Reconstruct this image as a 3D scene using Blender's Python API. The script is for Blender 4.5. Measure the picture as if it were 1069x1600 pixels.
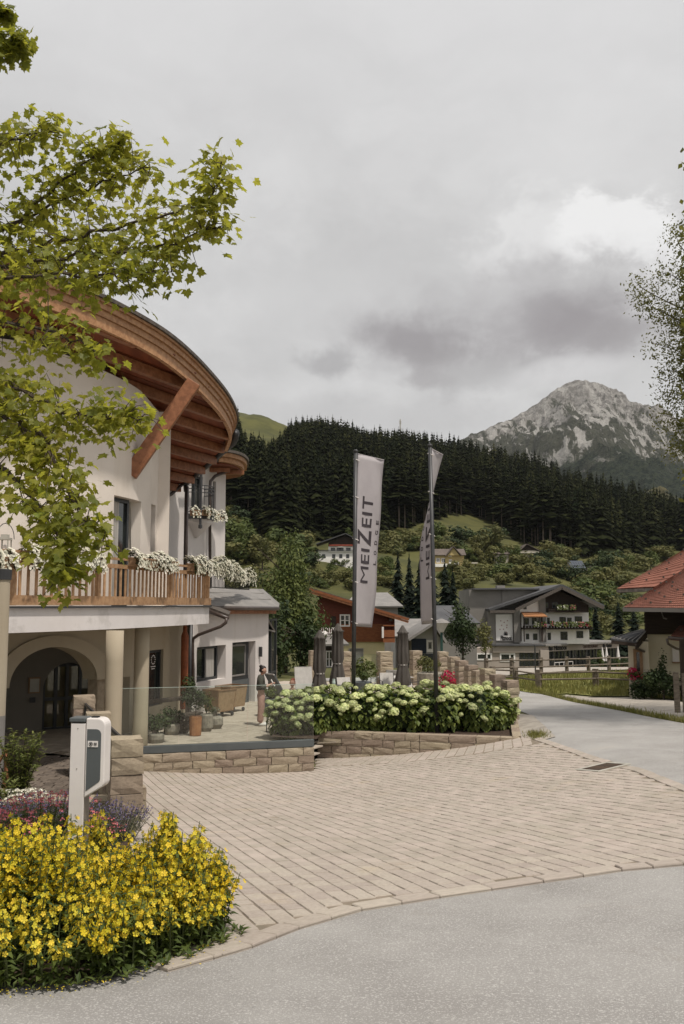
import bpy, math, random
from math import sin, cos, tan, pi, radians, sqrt, atan2, exp, floor
from mathutils import Vector, Matrix, noise, Euler
random.seed(11)
R = random.uniform
S = bpy.context.scene
for _o in list(bpy.data.objects):
    bpy.data.objects.remove(_o)
COL = S.collection

# ---------------------------------------------------------------- camera
F_PX, PITCH, EYE = 1400.0, math.atan(145 / 1400), 1.65
cam = bpy.data.cameras.new('camera')
cam.sensor_fit = 'VERTICAL'; cam.sensor_height = 36; cam.lens = F_PX * 36 / 1600
cam.clip_start = 0.1; cam.clip_end = 30000
camo = bpy.data.objects.new('camera', cam); COL.objects.link(camo)
camo.location = (0, 0, EYE); camo.rotation_euler = (pi / 2 + PITCH, 0, 0)
S.camera = camo
S.view_settings.view_transform = 'Standard'; S.view_settings.look = 'None'
S.view_settings.exposure = 0.0; S.view_settings.gamma = 1.0; S.view_settings.use_curve_mapping = False
S.cycles.max_bounces = 6; S.cycles.transparent_max_bounces = 12
S.cycles.diffuse_bounces = 3; S.cycles.glossy_bounces = 3; S.cycles.volume_bounces = 0

# ---------------------------------------------------------------- sun and sky
SUN_EL, SUN_AZ = radians(64), radians(40)      # azimuth measured from behind the camera towards the right
SUN_DIR = Vector((sin(SUN_AZ) * cos(SUN_EL), -cos(SUN_AZ) * cos(SUN_EL), sin(SUN_EL)))
sun = bpy.data.lights.new('sun', 'SUN'); sun.energy = 3.6; sun.angle = radians(3); sun.color = (1, 0.93, 0.84)
suno = bpy.data.objects.new('sun', sun); COL.objects.link(suno)
suno.rotation_euler = (-SUN_DIR).to_track_quat('-Z', 'Y').to_euler(); suno.location = (30, -20, 60)

world = bpy.data.worlds.new('World'); S.world = world; world.use_nodes = True
wn, wl = world.node_tree.nodes, world.node_tree.links
for n in list(wn): wn.remove(n)

class NT:
    """small helper to wire shader nodes"""
    def __init__(s, tree): s.n, s.l = tree.nodes, tree.links
    def new(s, t, **kw):
        x = s.n.new(t)
        for k, v in kw.items(): setattr(x, k, v)
        return x
    def put(s, sock, v):
        if isinstance(v, bpy.types.NodeSocket): s.l.new(v, sock)
        elif v is not None:
            if isinstance(v, (tuple, list, Vector)) and len(v) == 3 and sock.type == 'RGBA': v = (*v, 1)
            sock.default_value = v
    def math(s, op, a, b=None, c=None, clamp=False):
        x = s.new('ShaderNodeMath', operation=op, use_clamp=clamp)
        for i, v in enumerate((a, b, c)):
            if v is not None: s.put(x.inputs[i], v)
        return x.outputs[0]
    def vmath(s, op, a, b=None, out=0):
        x = s.new('ShaderNodeVectorMath', operation=op)
        s.put(x.inputs[0], a)
        if b is not None:
            s.put(x.inputs[3 if op == 'SCALE' else 1], b)
        return x.outputs[out]
    def mix(s, f, a, b):
        x = s.new('ShaderNodeMix', data_type='RGBA')
        s.put(x.inputs[0], f); s.put(x.inputs[6], a); s.put(x.inputs[7], b)
        return x.outputs[2]
    def noise(s, vec, scale, detail=4, rough=0.55, dist=0):
        x = s.new('ShaderNodeTexNoise')
        if vec is not None: s.l.new(vec, x.inputs['Vector'])
        x.inputs['Scale'].default_value = scale; x.inputs['Detail'].default_value = detail
        x.inputs['Roughness'].default_value = rough; x.inputs['Distortion'].default_value = dist
        return x.outputs[0]
    def ramp(s, f, a, b):                       # smoothstep from a to b
        x = s.new('ShaderNodeMapRange', interpolation_type='SMOOTHSTEP')
        s.put(x.inputs[0], f); x.inputs[1].default_value = a; x.inputs[2].default_value = b
        return x.outputs[0]

def ray(px, py):
    """slope of the view ray through a pixel of the 1069x1600 photograph: X/Y and (Z-EYE)/Y"""
    x, v = (px - 534.5) / F_PX, (800 - py) / F_PX
    d = cos(PITCH) - v * sin(PITCH)
    return x / d, (sin(PITCH) + v * cos(PITCH)) / d
def P(px, py, Y):
    k, m = ray(px, py); return Vector((k * Y, Y, EYE + m * Y))
def XY(px, Y, py=945): return Vector((ray(px, py)[0] * Y, Y))
def ZZ(py, Y): return EYE + ray(534, py)[1] * Y

w = NT(world.node_tree)
tc = w.new('ShaderNodeTexCoord')
sky = w.new('ShaderNodeTexSky', sky_type='NISHITA', sun_disc=False)
sky.sun_elevation = SUN_EL; sky.sun_rotation = radians(180) - SUN_AZ
sky.altitude = 1000
d = tc.outputs['Generated']
sep = w.new('ShaderNodeSeparateXYZ'); w.l.new(d, sep.inputs[0])
warp = w.new('ShaderNodeTexNoise'); w.l.new(d, warp.inputs['Vector']); warp.inputs['Scale'].default_value = 5; warp.inputs['Detail'].default_value = 6
wv = w.vmath('SCALE', w.vmath('SUBTRACT', warp.outputs['Color'], (0.5, 0.5, 0.5)), 0.16)
dw = w.vmath('ADD', d, wv)
flat = w.vmath('MULTIPLY', dw, (1, 1, 2.0))
big = w.noise(flat, 2.2, 6, 0.55)
fine = w.noise(flat, 7.0, 7, 0.6)
puff = w.noise(w.vmath('MULTIPLY', d, (1, 1, 1.35)), 19.0, 9, 0.62, 0.2)
base = w.mix(w.ramp(big, 0.32, 0.68), (0.55, 0.545, 0.54), (0.74, 0.735, 0.73))
base = w.mix(w.math('MULTIPLY', w.ramp(fine, 0.4, 0.75), 0.30), base, (0.84, 0.835, 0.83))
base = w.mix(w.ramp(sep.outputs['Z'], 0.30, 0.62), base, w.mix(0.65, base, (0.74, 0.735, 0.74)))
def blob(px, py, rx, ry, soft, dirv):
    """an ellipse of cloud round one direction of the sky, its edge broken by the noise"""
    k, m = ray(px, py); c = Vector((k, 1, m)).normalized()
    right = Vector((1, -k, 0)).normalized(); up = right.cross(c) * 1.0
    rel = w.vmath('SUBTRACT', dirv, tuple(c))
    a = w.math('DIVIDE', w.vmath('DOT_PRODUCT', rel, tuple(right), 1), rx / F_PX)
    b = w.math('DIVIDE', w.vmath('DOT_PRODUCT', rel, tuple(up), 1), ry / F_PX)
    r = w.math('SQRT', w.math('ADD', w.math('MULTIPLY', a, a), w.math('MULTIPLY', b, b)))
    r = w.math('ADD', r, w.math('MULTIPLY', w.math('SUBTRACT', puff, 0.5), 2.1))
    return w.math('SUBTRACT', 1.0, w.ramp(r, 1 - soft, 1 + soft))
wv2 = w.vmath('SCALE', w.vmath('SUBTRACT', warp.outputs['Color'], (0.5, 0.5, 0.5)), 0.05)
dd = w.vmath('ADD', d, wv2)
for (px, py, rx, ry, soft, colr, amt) in (
        (600, 470, 420, 120, 0.7, (0.52, 0.515, 0.515), 0.45),
        (905, 420, 135, 105, 0.28, (0.80, 0.795, 0.79), 0.9), (945, 375, 70, 62, 0.18, (0.90, 0.895, 0.89), 0.95), (1015, 450, 75, 55, 0.2, (0.92, 0.915, 0.91), 0.95),
        (865, 470, 110, 48, 0.5, (0.56, 0.55, 0.55), 0.75), (930, 455, 60, 40, 0.4, (0.60, 0.595, 0.59), 0.7),
        (880, 505, 150, 75, 0.7, (0.46, 0.445, 0.45), 0.7), (880, 520, 95, 40, 0.75, (0.29, 0.265, 0.275), 0.8), (965, 532, 75, 20, 0.7, (0.36, 0.34, 0.345), 0.6),
        (665, 525, 125, 55, 0.75, (0.48, 0.465, 0.47), 0.65), (650, 520, 70, 30, 0.75, (0.31, 0.288, 0.297), 0.8), (695, 545, 60, 18, 0.7, (0.34, 0.32, 0.325), 0.6), (660, 588, 36, 16, 0.5, (0.38, 0.36, 0.365), 0.7), (750, 585, 70, 26, 0.6, (0.45, 0.44, 0.44), 0.6),
        (512, 562, 42, 22, 0.5, (0.39, 0.38, 0.385), 0.7), (600, 650, 240, 26, 0.8, (0.50, 0.49, 0.49), 0.4), (880, 590, 90, 16, 0.5, (0.72, 0.71, 0.71), 0.5)):
    base = w.mix(w.math('MULTIPLY', blob(px, py, rx, ry, soft, dd), amt), base, colr)
cover = w.math('MULTIPLY', w.ramp(sep.outputs['Z'], -0.08, 0.0), 0.97)
bgs = w.new('ShaderNodeBackground'); w.l.new(sky.outputs[0], bgs.inputs[0]); bgs.inputs[1].default_value = 0.08
bgc = w.new('ShaderNodeBackground'); w.l.new(base, bgc.inputs[0]); bgc.inputs[1].default_value = 1.0
mx = w.new('ShaderNodeMixShader'); w.l.new(cover, mx.inputs[0]); w.l.new(bgs.outputs[0], mx.inputs[1]); w.l.new(bgc.outputs[0], mx.inputs[2])
wo = w.new('ShaderNodeOutputWorld'); w.l.new(mx.outputs[0], wo.inputs[0])

# ---------------------------------------------------------------- object helpers
def tag(o, label=None, cat=None, group=None, kind=None):
    if label: o['label'] = label
    if cat: o['category'] = cat
    if group: o['group'] = group
    if kind: o['kind'] = kind
    return o
def thing(name, label, cat, loc=(0, 0, 0), group=None):
    o = bpy.data.objects.new(name, None); COL.objects.link(o)
    o.empty_display_size = 0.2; o.location = loc
    return tag(o, label, cat, group)
def wloc(o):
    v = Vector((0, 0, 0))
    while o is not None: v = v + o.location; o = o.parent
    return v
def piece(name, mesh, parent=None, loc=(0, 0, 0), rot=None, scale=None):
    """one object that shares mesh data; loc is a world position (parents are unrotated while building)"""
    o = bpy.data.objects.new(name, mesh); COL.objects.link(o)
    o.location = Vector(loc) - (wloc(parent) if parent else Vector((0, 0, 0)))
    if rot is not None: o.rotation_euler = rot
    if scale is not None: o.scale = scale if hasattr(scale, '__len__') else (scale,) * 3
    if parent: o.parent = parent
    return o
def dup(o, loc=None, rz=None, label=None, parent=None, scale=None):
    c = o.copy(); COL.objects.link(c)
    if parent is not None: c.parent = parent
    if loc is not None: c.location = loc
    if rz is not None: c.rotation_euler.z = rz
    if scale is not None: c.scale = (scale,) * 3 if not hasattr(scale, '__len__') else scale
    if label: c['label'] = label
    for ch in list(o.children): dup(ch, parent=c)
    return c

class MB:
    """collects shapes and builds them as ONE mesh object"""
    def __init__(s): s.v, s.f, s.t = [], [], []
    def add(s, vs, fs, tint=0.5):
        b = len(s.v); s.v.extend(tuple(v) for v in vs)
        for f in fs: s.f.append(tuple(i + b for i in f)); s.t.append(tint)
    def quad(s, a, b, c, d, tint=0.5): s.add((a, b, c, d), ((0, 1, 2, 3),), tint)
    def box(s, c, size, rz=0, rot=None, tint=0.5):
        hx, hy, hz = size[0] / 2, size[1] / 2, size[2] / 2
        m = rot if rot is not None else Matrix.Rotation(rz, 3, 'Z')
        c = Vector(c)
        vs = [c + m @ Vector((x * hx, y * hy, z * hz)) for z in (-1, 1) for y in (-1, 1) for x in (-1, 1)]
        s.add(vs, ((0, 2, 3, 1), (4, 5, 7, 6), (0, 1, 5, 4), (2, 6, 7, 3), (0, 4, 6, 2), (1, 3, 7, 5)), tint)
    def bar(s, a, b, w, h, up=(0, 0, 1), tint=0.5):
        """a beam of section w (sideways) x h (along up) from a to b"""
        a, b = Vector(a), Vector(b); x = (b - a); L = x.length
        if L < 1e-6: return
        x.normalize(); y = Vector(up).cross(x)
        if y.length < 1e-4: y = Vector((1, 0, 0)).cross(x)
        y.normalize(); z = x.cross(y)
        s.box((a + b) / 2, (L, w, h), rot=Matrix((x, y, z)).transposed(), tint=tint)
    def tube(s, pts, r, n=6, cap=True, tint=0.5):
        pts = [Vector(p) for p in pts]; k = len(pts)
        rs = list(r) if hasattr(r, '__len__') else [r] * k
        b = len(s.v); prev = None
        for i, p in enumerate(pts):
            t = (pts[min(i + 1, k - 1)] - pts[max(i - 1, 0)])
            t = t.normalized() if t.length > 1e-9 else Vector((0, 0, 1))
            if prev is None:
                u = t.orthogonal().normalized()
            else:
                u = prev - t * prev.dot(t); u = u.normalized() if u.length > 1e-6 else t.orthogonal().normalized()
            prev = u; q = t.cross(u)
            for j in range(n):
                a = 2 * pi * j / n; s.v.append(tuple(p + (u * cos(a) + q * sin(a)) * rs[i]))
        for i in range(k - 1):
            for j in range(n):
                s.f.append((b + i * n + j, b + i * n + (j + 1) % n, b + (i + 1) * n + (j + 1) % n, b + (i + 1) * n + j)); s.t.append(tint)
        if cap:
            s.f.append(tuple(b + j for j in reversed(range(n)))); s.t.append(tint)
            s.f.append(tuple(b + (k - 1) * n + j for j in range(n))); s.t.append(tint)
    def lathe(s, prof, c=(0, 0, 0), n=12, tint=0.5):
        c = Vector(c); b = len(s.v)
        for (r, z) in prof:
            for j in range(n):
                a = 2 * pi * j / n; s.v.append((c.x + r * cos(a), c.y + r * sin(a), c.z + z))
        for i in range(len(prof) - 1):
            for j in range(n):
                s.f.append((b + i * n + j, b + i * n + (j + 1) % n, b + (i + 1) * n + (j + 1) % n, b + (i + 1) * n + j)); s.t.append(tint)
        s.f.append(tuple(b + j for j in reversed(range(n)))); s.t.append(tint)
        s.f.append(tuple(b + (len(prof) - 1) * n + j for j in range(n))); s.t.append(tint)
    def prism(s, poly, vec, tint=0.5):
        """closed polygon (3-D points) swept along vec"""
        poly = [Vector(p) for p in poly]; vec = Vector(vec); n = len(poly)
        vs = poly + [p + vec for p in poly]
        fs = [tuple(reversed(range(n))), tuple(range(n, 2 * n))] + [(i, (i + 1) % n, (i + 1) % n + n, i + n) for i in range(n)]
        s.add(vs, fs, tint)
    def strip(s, A, B, tint=0.5):
        """quads between two polylines of equal length"""
        n = len(A); s.add(list(A) + list(B), [(i, i + 1, n + i + 1, n + i) for i in range(n - 1)], tint)
    def mesh(s, name, mat, smooth=False, off=(0, 0, 0), fix=True):
        me = bpy.data.meshes.new(name)
        ox, oy, oz = off
        me.from_pydata([(x - ox, y - oy, z - oz) for x, y, z in s.v], [], s.f)
        if mat is not None: me.materials.append(mat)
        if smooth: me.polygons.foreach_set('use_smooth', [True] * len(me.polygons))
        if any(t != 0.5 for t in s.t) and len(s.t) == len(me.polygons):
            at = me.attributes.new('tint', 'FLOAT', 'FACE'); at.data.foreach_set('value', s.t)
        if fix and len(s.f) < 60000:
            import bmesh
            bm = bmesh.new(); bm.from_mesh(me); bmesh.ops.recalc_face_normals(bm, faces=bm.faces); bm.to_mesh(me); bm.free()
        me.update(); return me
    def build(s, name, mat, parent=None, smooth=False, fix=True, loc=None, kind=None, bevel=0):
        off = wloc(parent) if parent else Vector((0, 0, 0))
        if loc is not None: off = Vector(loc)
        o = bpy.data.objects.new(name, s.mesh(name, mat, smooth, off, fix)); COL.objects.link(o)
        if parent:
            o.parent = parent
            if loc is not None: o.location = Vector(loc) - wloc(parent)
        elif loc is not None: o.location = loc
        if kind: o['kind'] = kind
        if bevel:
            b = o.modifiers.new('bevel', 'BEVEL'); b.width = bevel; b.segments = 2; b.limit_method = 'ANGLE'
        return o

# ---------------------------------------------------------------- materials
def nmat(name, c1, c2=None, rough=0.8, scale=3.0, bump=0.0, bscale=40, metal=0.0, rnd=0.0, detail=5, spec=0.3,
         tint=0.0, stretch=None, trans=0.0, c3=None, s3=0.8, f3=(0.55, 0.75), hue=0.0, tcol=None, lo=0.35, hi=0.65):
    """principled surface: two-colour noise, an optional third stain colour, bump, per-object and per-face variation"""
    m = bpy.data.materials.new(name); m.use_nodes = True
    t = NT(m.node_tree); bs = t.n['Principled BSDF']
    tcn = t.new('ShaderNodeTexCoord'); vec = tcn.outputs['Object']
    oi = t.new('ShaderNodeObjectInfo')
    if rnd: vec = t.vmath('ADD', vec, t.vmath('SCALE', (17.3, 9.1, 5.7), oi.outputs['Random']))
    if stretch: vec = t.vmath('MULTIPLY', vec, stretch)
    colr = c1
    if c2 is not None:
        colr = t.mix(t.ramp(t.noise(vec, scale, detail, 0.6), lo, hi), c1, c2)
    if c3 is not None:
        colr = t.mix(t.ramp(t.noise(vec, s3, 6, 0.65), *f3), colr, c3)
    if rnd or tint:
        h = t.new('ShaderNodeHueSaturation'); t.put(h.inputs['Color'], colr)
        val = None
        if rnd:
            val = t.math('MULTIPLY_ADD', oi.outputs['Random'], 2 * rnd, 1 - rnd)
            if hue: t.put(h.inputs['Hue'], t.math('MULTIPLY_ADD', oi.outputs['Random'], hue, 0.5 - hue / 2))
        if tint:
            at = t.new('ShaderNodeAttribute', attribute_name='tint')
            v2 = t.math('MULTIPLY_ADD', at.outputs['Fac'], 2 * tint, 1 - tint)
            val = v2 if val is None else t.math('MULTIPLY', val, v2)
            if hue: t.put(h.inputs['Hue'], t.math('MULTIPLY_ADD', at.outputs['Fac'], -hue, 0.5 + hue / 2))
        t.put(h.inputs['Value'], val); colr = h.outputs[0]
    t.put(bs.inputs['Base Color'], colr)
    bs.inputs['Roughness'].default_value = rough; bs.inputs['Metallic'].default_value = metal
    bs.inputs['Specular IOR Level'].default_value = spec
    if bump:
        b = t.new('ShaderNodeBump'); b.inputs['Strength'].default_value = bump; b.inputs['Distance'].default_value = 0.02
        t.put(b.inputs['Height'], t.noise(vec, bscale, 6, 0.65)); t.l.new(b.outputs[0], bs.inputs['Normal'])
    if trans:
        tr = t.new('ShaderNodeBsdfTranslucent'); ms = t.new('ShaderNodeMixShader'); ms.inputs[0].default_value = trans
        if tcol is not None: t.put(tr.inputs[0], t.mix(0.5, colr, tcol))
        else: t.put(tr.inputs[0], colr)
        out = t.n['Material Output']
        t.l.new(bs.outputs[0], ms.inputs[1]); t.l.new(tr.outputs[0], ms.inputs[2]); t.l.new(ms.outputs[0], out.inputs[0])
    return m
def glass_mat(name, col, gloss=0.12, tintv=0.9):
    m = bpy.data.materials.new(name); m.use_nodes = True; t = NT(m.node_tree)
    t.n.remove(t.n['Principled BSDF']); out = t.n['Material Output']
    tr = t.new('ShaderNodeBsdfTransparent'); t.put(tr.inputs[0], tuple(c * tintv for c in col))
    gl = t.new('ShaderNodeBsdfGlossy'); gl.inputs['Roughness'].default_value = 0.02
    fr = t.new('ShaderNodeFresnel'); fr.inputs[0].default_value = 1.5
    mxs = t.new('ShaderNodeMixShader'); t.put(mxs.inputs[0], t.math('MULTIPLY_ADD', fr.outputs[0], 0.8, gloss * 0.2))
    t.l.new(tr.outputs[0], mxs.inputs[1]); t.l.new(gl.outputs[0], mxs.inputs[2]); t.l.new(mxs.outputs[0], out.inputs[0])
    return m

M = {}
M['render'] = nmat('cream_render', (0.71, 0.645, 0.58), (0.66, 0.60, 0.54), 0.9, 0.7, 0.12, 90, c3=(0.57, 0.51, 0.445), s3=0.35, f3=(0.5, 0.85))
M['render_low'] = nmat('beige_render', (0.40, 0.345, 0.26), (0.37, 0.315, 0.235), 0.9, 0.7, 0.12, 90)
M['white_render'] = nmat('white_render', (0.64, 0.60, 0.575), (0.59, 0.555, 0.535), 0.88, 0.8, 0.10, 80)
M['fascia'] = nmat('balcony_fascia_paint', (0.68, 0.645, 0.635), (0.64, 0.605, 0.595), 0.75, 1.1, 0.05, 60, c3=(0.56, 0.53, 0.515), s3=1.3, f3=(0.52, 0.62))
M['red_wood'] = nmat('stained_soffit_wood', (0.22, 0.062, 0.026), (0.15, 0.038, 0.016), 0.55, 6, 0.15, 60, rnd=0.25, stretch=(1, 0.15, 1))
M['beam_wood'] = nmat('stained_beam_wood', (0.30, 0.128, 0.062), (0.20, 0.08, 0.037), 0.5, 7, 0.15, 60, rnd=0.12)
M['rim_wood'] = nmat('pale_larch_fascia', (0.42, 0.235, 0.12), (0.30, 0.15, 0.072), 0.55, 9, 0.15, 60, rnd=0.12)
M['rail_wood'] = nmat('larch_rail', (0.44, 0.27, 0.15), (0.32, 0.185, 0.098), 0.6, 8, 0.15, 60, rnd=0.15)
M['box_wood'] = nmat('planter_box_wood', (0.30, 0.19, 0.11), (0.22, 0.13, 0.07), 0.65, 8, 0.15, 60, rnd=0.1)
M['dark_roof'] = nmat('dark_roof_edge', (0.06, 0.052, 0.045), (0.12, 0.10, 0.085), 0.7, 9, 0.3, 60)
M['metal_dark'] = nmat('dark_metal', (0.028, 0.029, 0.031), (0.04, 0.04, 0.042), 0.45, 6, 0, spec=0.5)
M['gutter'] = nmat('brown_gutter', (0.05, 0.036, 0.03), (0.07, 0.05, 0.042), 0.4, 5, 0, spec=0.5)
M['orange_pipe'] = nmat('terracotta_pipe', (0.28, 0.085, 0.032), (0.2, 0.06, 0.024), 0.6, 5, 0.1)
M['grey_roof'] = nmat('grey_sheet_roof', (0.24, 0.225, 0.21), (0.19, 0.18, 0.17), 0.6, 1.5, 0.08, 40, c3=(0.30, 0.285, 0.265), s3=0.5)
M['frame'] = nmat('anthracite_frame', (0.022, 0.025, 0.028), None, 0.4, spec=0.5)
M['pane'] = nmat('window_pane', (0.018, 0.022, 0.022), (0.035, 0.038, 0.034), 0.04, 1.0, 0, spec=0.9)
M['render_porch_shade'] = nmat('shaded_porch_render', (0.20, 0.18, 0.155), (0.17, 0.155, 0.13), 0.9, 0.8, 0.1, 60)  # darker copy of the render, the porch shade put into its colour
M['curtain'] = nmat('window_curtain', (0.42, 0.40, 0.37), (0.30, 0.28, 0.25), 0.9, 3, stretch=(6, 6, 0.3))
M['concrete'] = nmat('pale_concrete', (0.44, 0.42, 0.37), (0.36, 0.345, 0.30), 0.85, 3, 0.15, 70)
M['stone'] = nmat('split_granite', (0.355, 0.288, 0.215), (0.28, 0.225, 0.168), 0.9, 9, 0.6, 55, rnd=0.16, c3=(0.24, 0.195, 0.15), s3=4, f3=(0.55, 0.8), hue=0.03)
M['stone_joint'] = nmat('stone_joint', (0.19, 0.16, 0.125), (0.15, 0.125, 0.10), 0.95, 12, 0.3)
M['slate_base'] = nmat('slate_base_rail', (0.075, 0.085, 0.088), (0.09, 0.10, 0.102), 0.5, 2, spec=0.4)
M['glass'] = glass_mat('clear_glass', (0.955, 0.99, 0.97), 0.05, 0.985)
M['asphalt'] = nmat('asphalt', (0.35, 0.338, 0.322), (0.29, 0.278, 0.265), 0.92, 1.3, 0.6, 150, c3=(0.50, 0.485, 0.465), s3=70, f3=(0.53, 0.62), lo=0.3, hi=0.7)
M['asphalt_tree_shade'] = nmat('tree_shade_asphalt', (0.262, 0.245, 0.225), (0.305, 0.288, 0.267), 0.92, 0.9, 0.5, 120, c3=(0.28, 0.265, 0.245), s3=1.2, stretch=(0.35, 1, 1))  # unused; dark road tone that stood in for the tree's shadow
M['paving'] = nmat('paving_stone', (0.415, 0.362, 0.312), (0.365, 0.316, 0.272), 0.9, 5, 0.3, 120, rnd=0.08, hue=0.02, c3=(0.33, 0.295, 0.235), s3=1.1, f3=(0.55, 0.8))
M['paving_stuff'] = nmat('paving_stone_far', (0.415, 0.362, 0.312), (0.365, 0.316, 0.272), 0.9, 5, 0.3, 120, tint=0.08, hue=0.02, c3=(0.33, 0.295, 0.235), s3=0.5, f3=(0.55, 0.8))
M['joint'] = nmat('sand_joint', (0.25, 0.205, 0.16), (0.19, 0.16, 0.12), 0.95, 6, 0.4, 90, c3=(0.13, 0.12, 0.075), s3=0.8)
M['terrace'] = nmat('terrace_slab', (0.40, 0.345, 0.285), (0.345, 0.295, 0.24), 0.9, 2, 0.2, 60, rnd=0.12)
M['cobble'] = nmat('shade_dark_cobble', (0.16, 0.13, 0.105), (0.11, 0.09, 0.075), 0.85, 4, 0.3, 60, rnd=0.25)  # stone colour darkened to stand for the shade at the porch
M['soil'] = nmat('bark_mulch', (0.075, 0.048, 0.034), (0.04, 0.027, 0.02), 0.95, 22, 0.8, 60)
M['gravel'] = nmat('gravel_verge', (0.40, 0.36, 0.31), (0.30, 0.27, 0.235), 0.95, 3, 0.6, 140)
M['iron_drain'] = nmat('rusty_drain', (0.115, 0.075, 0.05), (0.07, 0.052, 0.04), 0.75, 14, 0.3, metal=0.3)
M['white_paint'] = nmat('white_coated_metal', (0.70, 0.66, 0.63), (0.66, 0.62, 0.595), 0.35, 4, 0, spec=0.5)
M['post_shade_brown'] = nmat('post_side_shade', (0.17, 0.145, 0.12), (0.14, 0.12, 0.10), 0.45, 4, spec=0.5)  # white post's dark left side, shade put into the colour; screws share it
M['slate_panel'] = nmat('slate_panel', (0.085, 0.095, 0.098), None, 0.45, spec=0.4)
M['ink'] = nmat('print_black', (0.012, 0.012, 0.013), None, 0.6)
M['flag_ink'] = nmat('print_charcoal', (0.05, 0.042, 0.048), None, 0.8)
M['flag'] = nmat('banner_cloth', (0.60, 0.565, 0.58), (0.56, 0.525, 0.54), 0.85, 2, trans=0.35)
M['bark'] = nmat('bark', (0.085, 0.065, 0.05), (0.045, 0.034, 0.026), 0.9, 8, 0.6, 40)
M['skin'] = nmat('skin', (0.50, 0.30, 0.22), None, 0.6)
M['maple'] = nmat('maple_leaf', (0.25, 0.255, 0.036), (0.15, 0.175, 0.028), 0.5, 3, rnd=0.35, hue=0.05, trans=0.55, tcol=(0.68, 0.66, 0.06), spec=0.35)
M['maple_far'] = nmat('maple_leaf_mass', (0.235, 0.24, 0.035), (0.125, 0.15, 0.026), 0.5, 1, tint=0.4, hue=0.05, trans=0.55, tcol=(0.62, 0.6, 0.06), spec=0.35)
def leafm(name, c1, c2, tint=0.4, trans=0.25, hue=0.04, scale=0.8, tcol=None, spec=0.25):
    M[name] = nmat(name, c1, c2, 0.6, scale, tint=tint, hue=hue, trans=trans, tcol=tcol, spec=spec)
leafm('spruce', (0.006, 0.0095, 0.0045), (0.027, 0.030, 0.011), 0.65, 0.04, scale=0.04, spec=0.02)
leafm('spruce_blue', (0.009, 0.014, 0.0095), (0.016, 0.023, 0.015), 0.5, 0.06, scale=0.3, spec=0.05)
leafm('leaf_dark', (0.03, 0.048, 0.016), (0.045, 0.065, 0.02), 0.45, 0.2)
leafm('leaf_mid', (0.065, 0.088, 0.022), (0.095, 0.115, 0.03), 0.4, 0.25)
leafm('leaf_olive', (0.095, 0.10, 0.03), (0.135, 0.13, 0.042), 0.35, 0.25)
leafm('leaf_hydrangea', (0.075, 0.11, 0.02), (0.115, 0.15, 0.03), 0.45, 0.3, tcol=(0.3, 0.38, 0.03), spec=0.4)
leafm('leaf_loose', (0.055, 0.085, 0.02), (0.10, 0.13, 0.03), 0.4, 0.3, tcol=(0.25, 0.3, 0.02), spec=0.35)
leafm('birch_leaf', (0.12, 0.118, 0.035), (0.075, 0.08, 0.026), 0.45, 0.4, tcol=(0.3, 0.3, 0.05))
leafm('grass', (0.17, 0.172, 0.042), (0.22, 0.21, 0.07), 0.35, 0.3)
leafm('lavender', (0.10, 0.075, 0.17), (0.16, 0.13, 0.2), 0.3, 0.2)
leafm('pink_flower', (0.52, 0.15, 0.15), (0.40, 0.10, 0.13), 0.3, 0.2)
leafm('red_flower', (0.52, 0.02, 0.075), (0.38, 0.012, 0.05), 0.3, 0.2)
leafm('white_flower', (0.74, 0.72, 0.62), (0.62, 0.60, 0.48), 0.25, 0.25)
leafm('yellow_flower', (0.70, 0.53, 0.02), (0.76, 0.62, 0.06), 0.22, 0.3, hue=0.03)
leafm('cream_flower', (0.52, 0.54, 0.27), (0.38, 0.43, 0.16), 0.3, 0.25, scale=2)
M['hyd_flower'] = nmat('hydrangea_flower', (0.62, 0.64, 0.36), (0.44, 0.50, 0.20), 0.7, 1.5, rnd=0.28, hue=0.03, trans=0.25, tint=0.15)
M['stem'] = nmat('green_stem', (0.07, 0.085, 0.03), None, 0.7)
M['hill'] = nmat('hill_grass', (0.088, 0.086, 0.025), (0.05, 0.053, 0.016), 0.95, 0.05, 0.5, 2, c3=(0.17, 0.135, 0.075), s3=0.03, f3=(0.6, 0.75))


def add_stain(mat, layers):
    """wear in world space over a finished material: (noise scale, stretch, threshold from, to, colour factor)"""
    t = NT(mat.node_tree); bs = t.n['Principled BSDF']; src = bs.inputs['Base Color'].links[0].from_socket
    pos = t.new('ShaderNodeNewGeometry').outputs['Position']
    for sc, st, a, b, fac in layers:
        v = t.vmath('MULTIPLY', pos, st); mk = t.ramp(t.noise(v, sc, 6, 0.62, 0.3), a, b)
        mxn = t.new('ShaderNodeMix', data_type='RGBA', blend_type='MULTIPLY'); t.put(mxn.inputs[0], mk); t.put(mxn.inputs[6], src); t.put(mxn.inputs[7], fac); src = mxn.outputs[2]
    t.put(bs.inputs['Base Color'], src)
add_stain(M['asphalt'], [(0.35, (1, 1, 0), 0.42, 0.72, (0.84, 0.83, 0.82)), (1.6, (1, 0.5, 0), 0.60, 0.72, (0.88, 0.86, 0.83)), (0.8, (0.6, 1, 0), 0.62, 0.70, (1.06, 1.03, 1.0)), (22, (1, 1, 0), 0.60, 0.70, (0.80, 0.80, 0.80))])
for k_ in ('paving', 'paving_stuff'): add_stain(M[k_], [(0.30, (1, 1, 0), 0.45, 0.72, (0.86, 0.86, 0.84)), (2.4, (1, 1, 0), 0.62, 0.74, (0.82, 0.79, 0.74)), (0.9, (1, 1, 0), 0.58, 0.72, (1.07, 1.04, 0.96))])
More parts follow.
